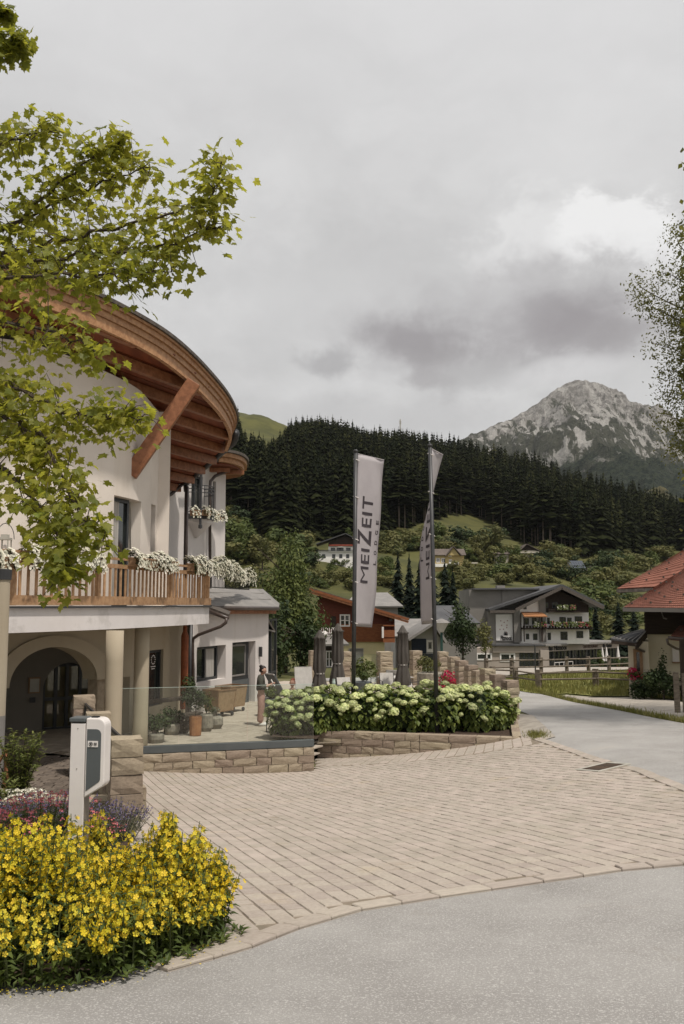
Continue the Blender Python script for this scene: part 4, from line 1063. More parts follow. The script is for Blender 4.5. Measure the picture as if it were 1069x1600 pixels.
# door: dark leaf with a glazed upper half and a slate-grey lower panel
A_, B_ = AN.at(364), AN.at(397); d_ = (B_ - A_); L = d_.length; d_.normalize(); n_ = Vector((-d_.y, d_.x)); ang = atan2(d_.y, d_.x)
cp = lambda t_, z, dp=0.18: Vector((A_.x + d_.x * t_ * L + n_.x * dp, A_.y + d_.y * t_ * L + n_.y * dp, z))
mb = MB(); mb.box(cp(0.5, (T_Z + dz1) / 2, 0.22), (L, 0.06, dz1 - T_Z), ang); dr = mb.build('door', M['frame'], annex)
mb = MB(); mb.box(cp(0.46, T_Z + 1.48, 0.185), (L * 0.66, 0.012, 0.92), ang); mb.build('pane', M['pane'], dr)
mb = MB()
for t_, w_ in ((0.12, 0.05), (0.80, 0.05)): mb.box(cp(t_, T_Z + 1.48, 0.18), (w_, 0.03, 1.0), ang)
for z_ in (0.98, 1.98): mb.box(cp(0.46, T_Z + z_, 0.18), (L * 0.7, 0.03, 0.05), ang)
mb.build('glazing_bead', M['grey_roof'], dr)
mb = MB(); mb.box(cp(0.5, T_Z + 0.42, 0.17), (L * 0.98, 0.03, 0.80), ang); mb.build('lower_panel', M['slate_panel'], dr)
mb = MB(); mb.tube([cp(0.9, T_Z + 0.95, 0.12), cp(0.9, T_Z + 1.5, 0.12)], 0.018, 6); mb.build('handle', M['grey_roof'], dr)
mb = MB(); mb.box(cp(0.5, dz1 - 0.1, 0.172), (L * 0.3, 0.03, 0.05), ang); mb.build('door_closer', M['grey_roof'], dr)
p = AN.at(406); mb = MB(); mb.box((p.x + 0.05, p.y - 0.05, ZZ(1020, 31)), (0.08, 0.1, 0.34), ang); mb.build('wall_lamp', M['metal_dark'], annex)
# roof: hipped sheet roof in three bays, fascia, gutter
e0, e1 = P(318, 948.5, 27.6), P(435, 949.5, 32.3); t0_, t1_ = P(320, 921, 31.5), P(402, 921.5, 34.5)
back_ = P(410, 921.5, 37.5)
mb = MB(); mb.add([e0, e1, t1_, t0_], [(0, 1, 2, 3)]); o = solid(mb.build('roof', M['grey_roof'], annex, fix=False), 0.08, 0)
mb = MB(); mb.add([e1, P(436, 944, 38), back_, t1_], [(0, 1, 2, 3)]); solid(mb.build('roof', M['grey_roof'], annex, fix=False), 0.08, 0)
mb = MB()
for f in (0.36, 0.70): mb.bar(e0 + (t0_ - e0) * f + Vector((0, 0, 0.055)), e1 + (t1_ - e1) * f + Vector((0, 0, 0.055)), 0.04, 0.03)
mb.build('roof_seam', M['grey_roof'], annex)
mb = MB(); mb.bar(e0 + Vector((0.05, 0.15, -0.13)), e1 + Vector((-0.1, 0.12, -0.13)), 0.04, 0.17); mb.build('fascia_board', M['beam_wood'], annex)
mb = MB(); mb.tube([e0 + Vector((0, -0.05, -0.03)), e1 + Vector((0, -0.05, -0.03))], 0.065, 8); mb.build('gutter', M['gutter'], annex, smooth=True)
mb = MB(); mb.add([P(326, 950, 27.2) , P(357, 962, 26.6), P(360, 957, 27.8), P(330, 946, 28.4)], [(0, 1, 2, 3)]); solid(mb.build('lower_roof', M['dark_roof'], annex, fix=False), 0.07, 0)
mb = MB(); mb.tube([P(326, 955, 27.0), P(356, 966, 26.5)], 0.06, 8); mb.build('gutter', M['gutter'], annex, smooth=True)
mb = MB(); mb.tube([P(354, 966, 26.5), P(353, 973, 26.5), P(345, 979, 26.5), P(310, 992, 26.6), P(302, 998, 26.7), P(301, 1006, 26.7), P(302, 1085, 26.7)], 0.048, 8); mb.build('downpipe', M['gutter'], annex, smooth=True)
# glazed bay at the far corner
bay = [P(413, 1060, 32.6), P(431, 1060, 33.6)]; b0, b1 = Vector((bay[0].x, bay[0].y)), Vector((bay[1].x, bay[1].y)); ang = atan2((b1 - b0).y, (b1 - b0).x)
mb = MB()
for t_ in (0.05, 0.5, 0.95): c_ = b0 + (b1 - b0) * t_; mb.box((c_.x, c_.y, -0.3), (0.08, 0.08, 2.8), ang)
for z_ in (T_Z + 0.05, T_Z + 0.9, 1.1): c_ = (b0 + b1) / 2; mb.box((c_.x, c_.y, z_), ((b1 - b0).length, 0.07, 0.07), ang)
wg = mb.build('glazed_bay', M['frame'], annex)
mb = MB(); c_ = (b0 + b1) / 2; mb.box((c_.x, c_.y + 0.04, -0.3), ((b1 - b0).length, 0.012, 2.75), ang); mb.build('pane', M['pane'], wg)
mb = MB(); mb.add([P(411, 955, 32), P(430, 987, 33.2), P(424, 988, 34.6), P(409, 960, 34.6)], [(0, 1, 2, 3)]); mb.add([P(411, 982, 32.4), P(430.5, 987, 33.2), P(424, 988, 34.6), P(409, 984, 34.6)], [(0, 1, 2, 3)]); solid(mb.build('bay_roof', M['grey_roof'], annex, fix=False), 0.05, 0)
# thin iron railing on the annex roof, with its own posts
ir = thing('roof_railing', 'thin black iron railing on the annex roof behind the balcony end', 'railing', (-3.8, 29.5, 2.2))
ia, ib = XY(326, 27.0), XY(389, 31.5); mb = MB()
for z_ in (2.18, 2.75): mb.bar((ia.x, ia.y, z_), (ib.x, ib.y, z_), 0.03, 0.03)
mb.build('rail', M['metal_dark'], ir)
bm_ = MB(); bm_.box((0, 0, 0), (0.018, 0.018, 0.6)); bm_ = bm_.mesh('baluster', M['metal_dark'])
for i in range(34): c_ = ia + (ib - ia) * i / 33; piece('baluster', bm_, ir, (c_.x, c_.y, 2.46))

# ================================================================ flower boxes on the railings
def flower_box(a, b, z, label, n, seed, size=0.30, box=True, hang=0.22):
    rnd = random.Random(seed); a, b = Vector(a), Vector(b); d_ = (b - a); L = d_.length; ang = atan2(d_.y, d_.x); c_ = (a + b) / 2
    o = thing('flower_box', label, 'flower box', (c_.x, c_.y, z), 'white petunia boxes on the lodge railings')
    if box:
        mb = MB(); mb.box((c_.x, c_.y, z + 0.09), (L, 0.19, 0.18), ang); mb.box((c_.x, c_.y, z + 0.185), (L + 0.03, 0.22, 0.025), ang); mb.build('box', M['box_wood'], o)
    dv = d_.normalized(); nv = Vector((dv.y, -dv.x))
    if nv.y > 0: nv = -nv
    lf, fl = MB(), MB()
    def pt():
        t_ = rnd.uniform(-0.04, 1.04); a_ = rnd.uniform(-0.5, 2.6); rr = size * rnd.uniform(0.75, 1.0) * (0.8 + 0.3 * sin(t_ * 9 + seed))
        o_ = nv * (rr * cos(a_) * 0.85); zz = z + 0.18 + rr * sin(a_) * 0.85 - (hang * rnd.random() if cos(a_) > 0.3 else 0)
        q = a + d_ * t_; return Vector((q.x + o_.x, q.y + o_.y, zz)), Vector((nv.x * cos(a_), nv.y * cos(a_), sin(a_) + 0.2)).normalized()
    for i in range(int(n * 0.9)): p, n_ = pt(); leaf_quad(lf, p - n_ * 0.05, (n_ + Vector((rnd.uniform(-.6, .6),) * 3)).normalized(), 0.085, rnd.random(), rnd)
    for i in range(n):
        p, n_ = pt(); n_ = (n_ + Vector((nv.x, nv.y, 0.2)) * 0.5 + Vector((rnd.uniform(-.3, .3), rnd.uniform(-.3, .3), rnd.uniform(-.2, .3)))).normalized()
        u = n_.orthogonal().normalized(); q = n_.cross(u); r = rnd.uniform(0.03, 0.044); tt = rnd.random()
        fl.add([p] + [p + n_ * 0.012 + (u * cos(2 * pi * k / 7) + q * sin(2 * pi * k / 7)) * r for k in range(7)], [(0, k + 1, (k + 1) % 7 + 1) for k in range(7)], tt)
    lf.build('foliage', M['leaf_dark'], o, fix=False, kind='stuff'); fl.build('flowers', M['white_flower'], o, fix=False, kind='stuff')
    return o
def on_rail(px0, px1, dz, label, n, seed, **k):
    a, b = BAL.at(px0), BAL.at(px1); q = off_path([a, b], 0.14); flower_box(q[0], q[1], 2.62 + dz, label, n, seed, **k)
on_rail(30, 148, -0.22, 'long box of white petunias half hidden by maple leaves on the balcony railing', 700, 1, size=0.24)
on_rail(196, 262, -0.12, 'box of white petunias on the balcony railing in front of the balcony door', 620, 2, size=0.25)
on_rail(289, 321, -0.1, 'box of white petunias on the balcony corner by the last railing post', 560, 3, size=0.30)
on_rail(-20, 14, -0.3, 'white petunias on the balcony rail at the left edge behind the lantern', 160, 8, size=0.22)
flower_box(ia + (ib - ia) * 0.06, ia + (ib - ia) * 0.52, 2.62, 'big drift of white petunias on the near half of the iron roof railing', 1500, 4, size=0.42, box=False, hang=0.3)
flower_box(ia + (ib - ia) * 0.5, ia + (ib - ia) * 1.0, 2.50, 'lower drift of white petunias at the far end of the iron roof railing', 620, 5, size=0.30, box=False, hang=0.3)
a, b = P(318, 806, 31.5), P(327, 806, 32.0); flower_box((a.x, a.y), (b.x, b.y), ZZ(806, 31.7), 'small flower box between the french balcony and the downpipe', 90, 6, size=0.22)
a, b = P(330, 810, 32.8), P(351, 812, 33.3); flower_box((a.x, a.y), (b.x, b.y), ZZ(812, 33), 'small flower box at the narrow window of the rear corner', 150, 7, size=0.26)
a, b = P(299, 806, 31.2), P(311, 806, 31.4); flower_box((a.x, a.y), (b.x, b.y), ZZ(806, 31.3), 'pale flowers behind the rounded iron railing of the french balcony', 60, 9, size=0.2)

# lantern on the balcony and the pale post with a dark cap in front of it
la = thing('lantern', 'white wire lantern with a bowed handle standing on the balcony rail', 'lantern', P(7, 868, 16.6))
lp = la.location
mb = MB(); mb.box(lp + Vector((0, 0, 0.015)), (0.19, 0.19, 0.03)); mb.box(lp + Vector((0, 0, 0.31)), (0.20, 0.20, 0.04)); mb.box(lp + Vector((0, 0, 0.36)), (0.12, 0.12, 0.06))
for sx in (-1, 1):
    for sy in (-1, 1): mb.box(lp + Vector((sx * 0.085, sy * 0.085, 0.16)), (0.02, 0.02, 0.28))
mb.build('lantern_frame', M['concrete'], la)
mb = MB(); mb.tube([lp + Vector((0.17 * cos(a), 0, 0.30 + 0.30 * sin(a))) for a in [pi * i / 10 for i in range(11)]], 0.008, 5); mb.build('handle', M['metal_dark'], la)
mb = MB(); mb.lathe([(0.045, 0.03), (0.045, 0.18), (0.01, 0.2)], lp, 10); mb.build('candle', M['white_paint'], la)
c_ = XY(1, 15.6); pg = Gs(c_.x, c_.y)
pp = thing('garden_pillar', 'pale round pillar with a dark cap at the left edge before the balcony', 'pillar', (c_.x, c_.y, PATH_Z))
mb = MB(); mb.lathe([(0.15, PATH_Z), (0.15, ZZ(1118, 15.6))], (c_.x, c_.y, 0), 20); mb.build('base', M['grey_roof'], pp)
mb = MB(); mb.lathe([(0.148, ZZ(1118, 15.6)), (0.145, ZZ(906, 15.6))], (c_.x, c_.y, 0), 20); mb.build('shaft', M['render_low'], pp)
mb = MB(); mb.lathe([(0.165, ZZ(906, 15.6)), (0.17, ZZ(890, 15.6)), (0.12, ZZ(889, 15.6))], (c_.x, c_.y, 0), 20); mb.build('cap', M['metal_dark'], pp)

# ================================================================ stone walls
def rock_mesh(seed, mat):
    """a unit block with split, uneven faces"""
    rnd = random.Random(seed); mb = MB(); g = (-0.5, -0.17, 0.17, 0.5); idx = {}
    def vid(p):
        k = tuple(round(c, 3) for c in p)
        if k not in idx:
            e = sum(abs(abs(c) - 0.5) < 1e-6 for c in p); idx[k] = len(mb.v)
            q = [c + rnd.uniform(-0.018, 0.018) for c in p]
            if e == 1: q = [c + (0.04 * rnd.uniform(-0.1, 1) * (1 if c > 0 else -1) if abs(abs(c0) - 0.5) < 1e-6 else 0) for c, c0 in zip(q, p)]
            else: q = [c * (0.975 if abs(abs(c0) - 0.5) < 1e-6 else 1) for c, c0 in zip(q, p)]
            mb.v.append(tuple(q))
        return idx[k]
    for ax in range(3):
        for sg in (-0.5, 0.5):
            for i in range(3):
                for j in range(3):
                    f = []
                    for (a, b) in ((g[i], g[j]), (g[i + 1], g[j]), (g[i + 1], g[j + 1]), (g[i], g[j + 1])):
                        p = [0, 0, 0]; p[ax] = sg; p[(ax + 1) % 3] = a; p[(ax + 2) % 3] = b; f.append(vid(p))
                    mb.f.append(tuple(f)); mb.t.append(0.5)
    return mb.mesh('stone', mat)
ROCK = [rock_mesh(300 + i, M['stone']) for i in range(7)]
def stone(parent, c, size, rz, name='stone'):
    return piece(name, random.choice(ROCK), parent, c, (R(-.01, .01), R(-.01, .01), rz + (pi if random.random() < .5 else 0)), size)
def stone_wall(name, label, a, b, ztop, zbot, ch, th, lens=(0.28, 0.62), cap=None, joint=True):
    """courses of stones from plan point a to b; the lowest courses run into the ground"""
    a, b = Vector(a), Vector(b); d_ = b - a; L = d_.length; d_.normalize(); ang = atan2(d_.y, d_.x); nb = Vector((-d_.y, d_.x))
    if nb.y < 0: nb = -nb
    o = thing(name, label, 'stone wall', ((a.x + b.x) / 2, (a.y + b.y) / 2, zbot))
    mb = MB(); c_ = (a + b) / 2 + nb * th * 0.5; mb.box((c_.x, c_.y, (ztop + zbot) / 2 - 0.02), (L - 0.05, th * 0.8, ztop - zbot - 0.05), ang); mb.build('mortar_core', M['stone_joint'], o)
    z = ztop
    if cap:
        t_ = 0
        while t_ < L - 0.05:
            l = min(R(0.45, 0.7), L - t_); c_ = a + d_ * (t_ + l / 2) + nb * th * 0.5; stone(o, (c_.x, c_.y, z - cap / 2), (l - 0.006, th + 0.05, cap), ang, 'cap_stone'); t_ += l
        z -= cap
    while z > zbot - 0.01:
        t_ = -R(0, 0.2); h = ch * R(0.92, 1.08)
        while t_ < L - 0.02:
            l = R(*lens); t0_, t1_ = max(t_, 0), min(t_ + l, L)
            if L - t1_ < 0.15: t1_ = L
            if t1_ - t0_ > 0.06:
                c_ = a + d_ * (t0_ + t1_) / 2 + nb * (th * 0.5 + R(-.008, .008)); stone(o, (c_.x, c_.y, z - h / 2), (t1_ - t0_ - 0.005, th, h - 0.004), ang)
            t_ = t1_
        z -= h
    return o
def stone_pillar(label, c, w_, zt, zb, ch, rz=0.35, group=None, two=False):
    o = thing('stone_pillar', label, 'stone pillar', (c[0], c[1], zb), group)
    mb = MB(); mb.box((c[0], c[1], (zt + zb) / 2), (w_ * 0.85, w_ * 0.85, zt - zb - 0.04), rz); mb.build('mortar_core', M['stone_joint'], o)
    z = zt
    while z > zb + 0.02:
        h = ch * R(0.93, 1.07); stone(o, (c[0] + R(-.008, .008), c[1] + R(-.008, .008), z - h / 2), (w_ * R(.97, 1.03), w_, h - 0.006), rz); z -= h
    return o
TOPW = -1.44
stone_wall('terrace_wall', 'low split stone wall carrying the glass balustrade of the terrace', TW0 - Vector((0.9, 0.3)), TW1, TOPW, -2.15, 0.165, 0.34)
stone_wall('planter_wall', 'low curved stone wall in front of the white hydrangea hedge', PL0, PL0 + (PL1 - PL0) * 0.5, TOPW, -2.1, 0.165, 0.3)
stone_wall('planter_wall', 'right half of the low hydrangea bed wall, running out level with the paving', PL0 + (PL1 - PL0) * 0.5, PL1, TOPW, -1.85, 0.165, 0.3, (0.5, 0.85))
k0 = PL1 + Vector((-0.12, 0.1))
stone_wall('kerb', 'pale kerb stones from the end of the planter wall back to the last pillar', k0, Vector((4.72, 24.5)), Gs(k0.x, k0.y) + 0.05, Gs(k0.x, k0.y) - 0.2, 0.2, 0.2, (0.7, 1.0))
sheet('planter_soil', [PL0 + Vector((0.1, 0.2)), PL1 + Vector((-0.2, 0.1)), (4.5, 24.4), (4.2, 26.0), (-1.6, 24.6), (-1.7, 22.1), (-0.6, 21.7)], M['soil'], 0.0, 0.6, fn=lambda x, y: -1.52)
PW = [('corner pillar of warm split stone beside the white charging post', 0.44), ('stone pillar behind the white post, second of the row along the path', 0.42), ('stone pillar farthest back in the row along the sunken path', 0.42)]
for (lb, w_), c_, zt in zip(PW, PIL, (-0.22, -0.22, -0.15)):
    stone_pillar(lb, c_, w_, zt, -2.0 if c_.y > 14 else -1.55, 0.245, 0.32)
for (a, b, i) in ((PIL[0], PIL[1], 0), (PIL[1], PIL[2], 1)):
    d_ = (b - a).normalized()
    stone_wall('path_wall', ('stone wall between the first two pillars at the edge of the drive', 'stone wall between the two back pillars at the edge of the drive')[i], a + d_ * 0.2, b - d_ * 0.2, -0.98 - 0.12 * i, -1.95, 0.2, 0.34)
    gp = thing('glass_guard', ('dark framed glass guard between the first two stone pillars', 'dark framed glass guard between the two back stone pillars')[i], 'glass guard', (*((a + b) / 2), -0.9))
    p, q = a + d_ * 0.24, b - d_ * 0.24
    mb = MB(); mb.bar((p.x, p.y, -0.30), (q.x, q.y, -0.30), 0.035, 0.045); mb.bar((p.x, p.y, -0.88), (q.x, q.y, -0.88), 0.035, 0.04)
    for e in (p, q): mb.box((e.x, e.y, -0.6), (0.035, 0.035, 0.6), 0.3)
    mb.build('frame', M['metal_dark'], gp)
    mb = MB(); mb.bar((p.x, p.y, -0.59), (q.x, q.y, -0.59), 0.012, 0.52); mb.build('glass_pane', M['glass'], gp)
stone_wall('garden_wall', 'low split stone wall with flat cap behind the lavender, left of the corner pillar', (-5.7, 13.2), (-3.32, 13.15), -1.13, -1.75, 0.24, 0.36, (0.4, 0.6), cap=0.07)
stone_wall('garden_wall', 'pinkish stone wall at the left edge under the silver shrub', (-7.6, 12.3), (-5.3, 12.9), -1.36, -1.8, 0.2, 0.3, (0.35, 0.55))

# glass balustrade in front of the terrace
gb = thing('glass_balustrade', 'frameless glass balustrade in a slate grey base rail on the stone wall before the terrace', 'glass balustrade', (-2.5, 20, TOPW))
ga, gbp = TW0 + Vector((-0.75, -0.05)), TW1 + Vector((-0.02, 0.12)); gd = (gbp - ga).normalized()
mb = MB(); mb.bar((ga.x, ga.y, TOPW + 0.085), (gbp.x, gbp.y, TOPW + 0.085), 0.13, 0.15); mb.build('base_rail', M['slate_base'], gb, bevel=0.006)
M['glass_edge'] = nmat('glass_edge', (0.45, 0.55, 0.50), None, 0.2)
n = 3
for i in range(n):
    p = ga + (gbp - ga) * (i / n) + gd * 0.008; q = ga + (gbp - ga) * ((i + 1) / n) - gd * 0.008
    mb = MB(); mb.bar((p.x, p.y, -0.69), (q.x, q.y, -0.69), 0.017, 1.2); o = mb.build('glass_panel', M['glass'], gb)
    mb = MB(); mb.bar((p.x, p.y, -0.085), (q.x, q.y, -0.085), 0.019, 0.006); mb.build('polished_edge', M['glass_edge'], o)

# ================================================================ hydrangea hedge
def head_mesh(seed):
    rnd = random.Random(seed); mb = MB()
    for i in range(70):
        a = rnd.uniform(0, 6.28); zc = rnd.uniform(-0.45, 1) ; r = sqrt(max(0, 1 - max(zc, -0.2) ** 2)); d_ = Vector((r * cos(a), r * sin(a), zc * 0.8))
        leaf_quad(mb, d_ * rnd.uniform(0.88, 1.05), (d_ + Vector((rnd.uniform(-.3, .3), rnd.uniform(-.3, .3), 0.2))).normalized(), 0.52, rnd.random(), rnd, 1.0)
    mb.lathe([(0.5, -0.5), (0.85, -0.1), (0.75, 0.4), (0.3, 0.72)], (0, 0, 0), 8, tint=0.2)
    return mb.mesh('flower_head', M['hyd_flower'], fix=False)
HEAD = [head_mesh(400 + i) for i in range(4)]
def heart_leaf(mb, p, n_, L, tint, rnd, droop=0.3):
    n_ = n_.normalized(); u = Vector((n_.x, n_.y, 0)); u = u.normalized() if u.length > 0.1 else Vector((rnd.uniform(-1, 1), rnd.uniform(-1, 1), 0.01)).normalized()
    u = (u + Vector((0, 0, -droop)) + Vector((rnd.uniform(-.5, .5), rnd.uniform(-.5, .5), rnd.uniform(-.3, .3)))); u = (u - n_ * u.dot(n_))
    u = u.normalized() if u.length > 1e-3 else n_.orthogonal().normalized()
    v = n_.cross(u); w_ = L * 0.36
    a = p - u * L * 0.4; m_ = p - u * L * 0.02 - n_ * L * 0.07; t_ = p + u * L * 0.6 - n_ * L * 0.10
    mb.add((a, m_ + v * w_ + n_ * L * 0.1, t_, m_ - v * w_ + n_ * L * 0.1, m_), ((0, 4, 1), (1, 4, 2), (0, 3, 4), (3, 2, 4)), tint)
def hydrangea(c, rx, ry, h, nl, nh, seed, label):
    rnd = random.Random(seed); o = thing('hydrangea_bush', label, 'hydrangea', c, 'white hydrangeas of the hedge'); c = Vector(c)
    mb = MB()
    for i in range(12):
        a = rnd.uniform(0, 6.28); r = rnd.uniform(0, 0.3); q = c + Vector((cos(a) * rx * r, sin(a) * ry * r, 0)); e = c + Vector((cos(a) * rx * 0.75, sin(a) * ry * 0.75, h * rnd.uniform(.5, .85)))
        mb.tube([q, (q + e) / 2 + Vector((0, 0, .12)), e], 0.009, 4)
    mb.build('stems', M['stem'], o, fix=False)
    mb = MB()
    def surf(top):
        while True:
            a = rnd.uniform(0, 6.28); zz = rnd.random() ** (0.7 if top else 1.0); r = (1 - max(0, (zz - 0.55) / 0.45) ** 2.2 * 0.65) * (0.82 + 0.18 * min(1, zz * 3)); r *= 0.93 + 0.13 * sin(a * 5 + seed) 
            p = c + Vector((cos(a) * rx * r, sin(a) * ry * r, 0.04 + zz * h * (0.96 + 0.06 * sin(a * 3 + seed))))
            n_ = Vector((cos(a) * (1.1 - zz), sin(a) * (1.1 - zz), 0.25 + zz * 1.2)).normalized(); return p, n_, zz
    for i in range(nl):
        p, n_, zz = surf(False); dpth = rnd.random() ** 2 * 0.3
        p = c + (p - c) * (1 - dpth); p.z = max(p.z, c.z + 0.05)
        heart_leaf(mb, p, (n_ + Vector((rnd.uniform(-.7, .7), rnd.uniform(-.7, .7), rnd.uniform(-.2, .5)))).normalized(), rnd.uniform(0.11, 0.19), rnd.random(), rnd, 0.8)
    mb.build('foliage', M['leaf_hydrangea'], o, fix=False)
    mb = MB(); mb.lathe([(0.2, 0.02), (0.62, 0.1), (0.74, 0.4), (0.62, 0.7), (0.25, 0.86)], (0, 0, 0), 12); me = mb.mesh('inner_twigs', M['leaf_dark']); piece('inner_twigs', me, o, c, None, (rx, ry, h))
    pts = []
    k = 0
    while len(pts) < nh and k < 4000:
        k += 1; p, n_, zz = surf(True)
        if zz < 0.30 or (p.y - c.y) > ry * 0.55: continue
        if zz < 0.6 and rnd.random() < 0.45: continue
        if any((p - q).length < 0.15 for q in pts): continue
        pts.append(p); s = rnd.choice((0.07, 0.09, 0.105, 0.12, 0.135)) * rnd.uniform(0.85, 1.15)
        piece('flower_head', rnd.choice(HEAD), o, p + n_ * 0.045, (n_.y * -0.8, n_.x * 0.8, rnd.uniform(0, 6)), (s, s, s * rnd.uniform(.7, .95)))
hb = [(458, 22.9, 0.62, -1.62, 0.98, 'hydrangea bush at the left end of the hedge, partly behind the glass balustrade'), (502, 22.9, 0.80, -1.52, 1.08, 'hydrangea bush right of the glass end, left of the first flagpole'),
      (560, 23.1, 0.85, -1.52, 1.08, 'hydrangea bush around the foot of the tall banner pole reading lodge'), (622, 23.2, 0.85, -1.52, 1.06, 'middle hydrangea bush between the two flagpoles'),
      (684, 23.3, 0.82, -1.52, 1.12, 'hydrangea bush around the foot of the right flagpole'), (742, 23.4, 0.80, -1.52, 1.08, 'hydrangea bush with the biggest white heads left of the end pillar'), (772, 23.7, 0.55, -1.5, 0.85, 'small hydrangea bush at the right end against the stone pillar')]
for i, (px, y, rx, z, h, lb) in enumerate(hb):
    p = XY(px, y, 1100); hydrangea((p.x, p.y, z), rx, 0.72, h, 950, 33 if i < 6 else 18, 500 + i, lb)

# ================================================================ flags
def text_mesh(s, size=1.0, space=1.0, bold=0.0, name='lettering', res=3):
    cu = bpy.data.curves.new(name, 'FONT'); cu.body = s; cu.size = size; cu.space_character = space; cu.offset = bold; cu.resolution_u = res; cu.fill_mode = 'FRONT'
    o = bpy.data.objects.new(name, cu); COL.objects.link(o)
    dg = bpy.context.evaluated_depsgraph_get(); me = bpy.data.meshes.new_from_object(o.evaluated_get(dg)); bpy.data.objects.remove(o)
    v = [tuple(q.co) for q in me.vertices]; f = [tuple(q.vertices) for q in me.polygons]; bpy.data.meshes.remove(me); return v, f
def flagpole(px_top, px_bot, y, ztop, ang_top, ang_bot, width, label, seed, sway=0.0, curve=0.0):
    b, t_ = XY(px_bot, y, 1100), XY(px_top, y, 700); zb = -1.52
    o = thing('flagpole_banner', label, 'banner', (b.x, b.y, zb), 'tall banners above the hydrangea hedge')
    a0, a1 = Vector((b.x, b.y, zb - 0.2)), Vector((t_.x, t_.y, ztop))
    mb = MB(); mb.tube([a0, a0 + (a1 - a0) * 0.5, a1], [0.058, 0.055, 0.05], 10); mb.lathe([(0.06, 0), (0.062, 0.06), (0.03, 0.08)], a1, 8); mb.build('pole', M['metal_dark'], o, smooth=True)
    zt, zbn = ztop - 0.04, ztop - 4.52
    def pt(u, s, off=0.0):
        """u across the cloth from the pole, s 0 at the bottom to 1 at the top"""
        z = zbn + (zt - zbn) * s; base_ = a0 + (a1 - a0) * ((z - a0.z) / (a1.z - a0.z))
        th = ang_bot + (ang_top - ang_bot) * (s ** 1.15 if s > 0 else 0) + curve * sin(pi * s) * 0.2
        d_ = Vector((cos(th), sin(th), 0)); n_ = Vector((sin(th), -cos(th), 0))
        wv = 0.035 * sin(u * 5 + s * 5 + seed) * u / width + 0.02 * sin(s * 13 + seed * 2 + u * 3) * u / width
        return base_ + d_ * (0.085 + u) + n_ * (wv + off) + Vector((0, 0, -0.02 * u / width - 0.03 * (1 - s) * u))
    mb = MB(); nu, ns = 8, 40
    mb.v = [tuple(pt(width * i / nu, j / ns)) for j in range(ns + 1) for i in range(nu + 1)]
    mb.f = [(j * (nu + 1) + i, j * (nu + 1) + i + 1, (j + 1) * (nu + 1) + i + 1, (j + 1) * (nu + 1) + i) for j in range(ns) for i in range(nu)]; mb.t = [0.5] * len(mb.f)
    cl = solid(mb.build('banner', M['flag'], o, smooth=True, fix=False), 0.003, 0)
    mb = MB(); mb.tube([pt(0, 1.0) + Vector((0, 0, 0.012)), pt(width, 1.0) + Vector((0, 0, 0.012))], 0.014, 6); mb.tube([pt(width + .004, j / 20) for j in range(21)], 0.007, 4); mb.build('hem', M['flag'], cl)
    mb = MB()
    for s in (0.02, 0.255, 0.50, 0.745, 0.965):
        c_ = pt(-0.05, s); mb.tube([c_ + Vector((0.075 * cos(q), 0.075 * sin(q), -0.03 * cos(q))) for q in [2 * pi * k / 8 for k in range(9)]], 0.012, 4)
    mb.build('tie', M['white_paint'], o)
    # lettering: reads upwards, tops of the letters towards the pole
    H_ = zt - zbn; letters = []
    x = 0.0
    for ch in 'MEIZEIT':
        big = ch == 'Z'; v, f = text_mesh(ch, 1.0, 1.0, 0.0 if ch == 'M' else 0.02)
        x0, x1 = min(q[0] for q in v), max(q[0] for q in v); y1 = max(q[1] for q in v)
        kx = (0.57 if big else 0.52 if ch != 'M' else 0.60) ; wd = (x1 - x0) * kx * (1.05 if ch != 'M' else 1.12)
        hh = 0.62 if big else 0.40; lo = -0.03 if big else 0
        for side in (1, -1):
            mb = MB(); vv = []
            for q in v:
                xs_ = x + (q[0] - x0) / max(x1 - x0, 1e-6) * wd; yy_ = q[1] / y1 * hh + lo
                vv.append(pt(width * 0.60 - yy_ * width * 0.95, 0.255 + xs_ / H_, side * 0.005))
            mb.add(vv, f); letters.append(mb)
        x += wd + 0.078
    MEL = MB()
    for l in letters: MEL.add(l.v, l.f)
    MEL.build('lettering', M['flag_ink'], cl, fix=False)
    LD_ = MB(); x = 0.50
    for ch in 'LODGE':
        v, f = text_mesh(ch, 1.0, 1.0, 0.03); x0, x1 = min(q[0] for q in v), max(q[0] for q in v); y1 = max(q[1] for q in v)
        for side in (1, -1): LD_.add([pt(width * 0.93 - q[1] / y1 * 0.13 * width / 1.0, 0.255 + (x + (q[0] - x0) / (x1 - x0) * 0.115) / H_, side * 0.005) for q in v], f)
        x += 0.27
    LD_.build('small_lettering', M['flag_ink'], cl, fix=False)
flagpole(556, 551.5, 23.2, 5.62, radians(48), radians(66), 1.12, 'tall pale banner on a dark pole, its lettering reading upwards, left of the two', 1)
flagpole(672, 683, 22.8, 5.70, radians(66), radians(103), 0.95, 'tall pale banner twisted almost edge-on to the camera, right of the two', 4, curve=1.0)

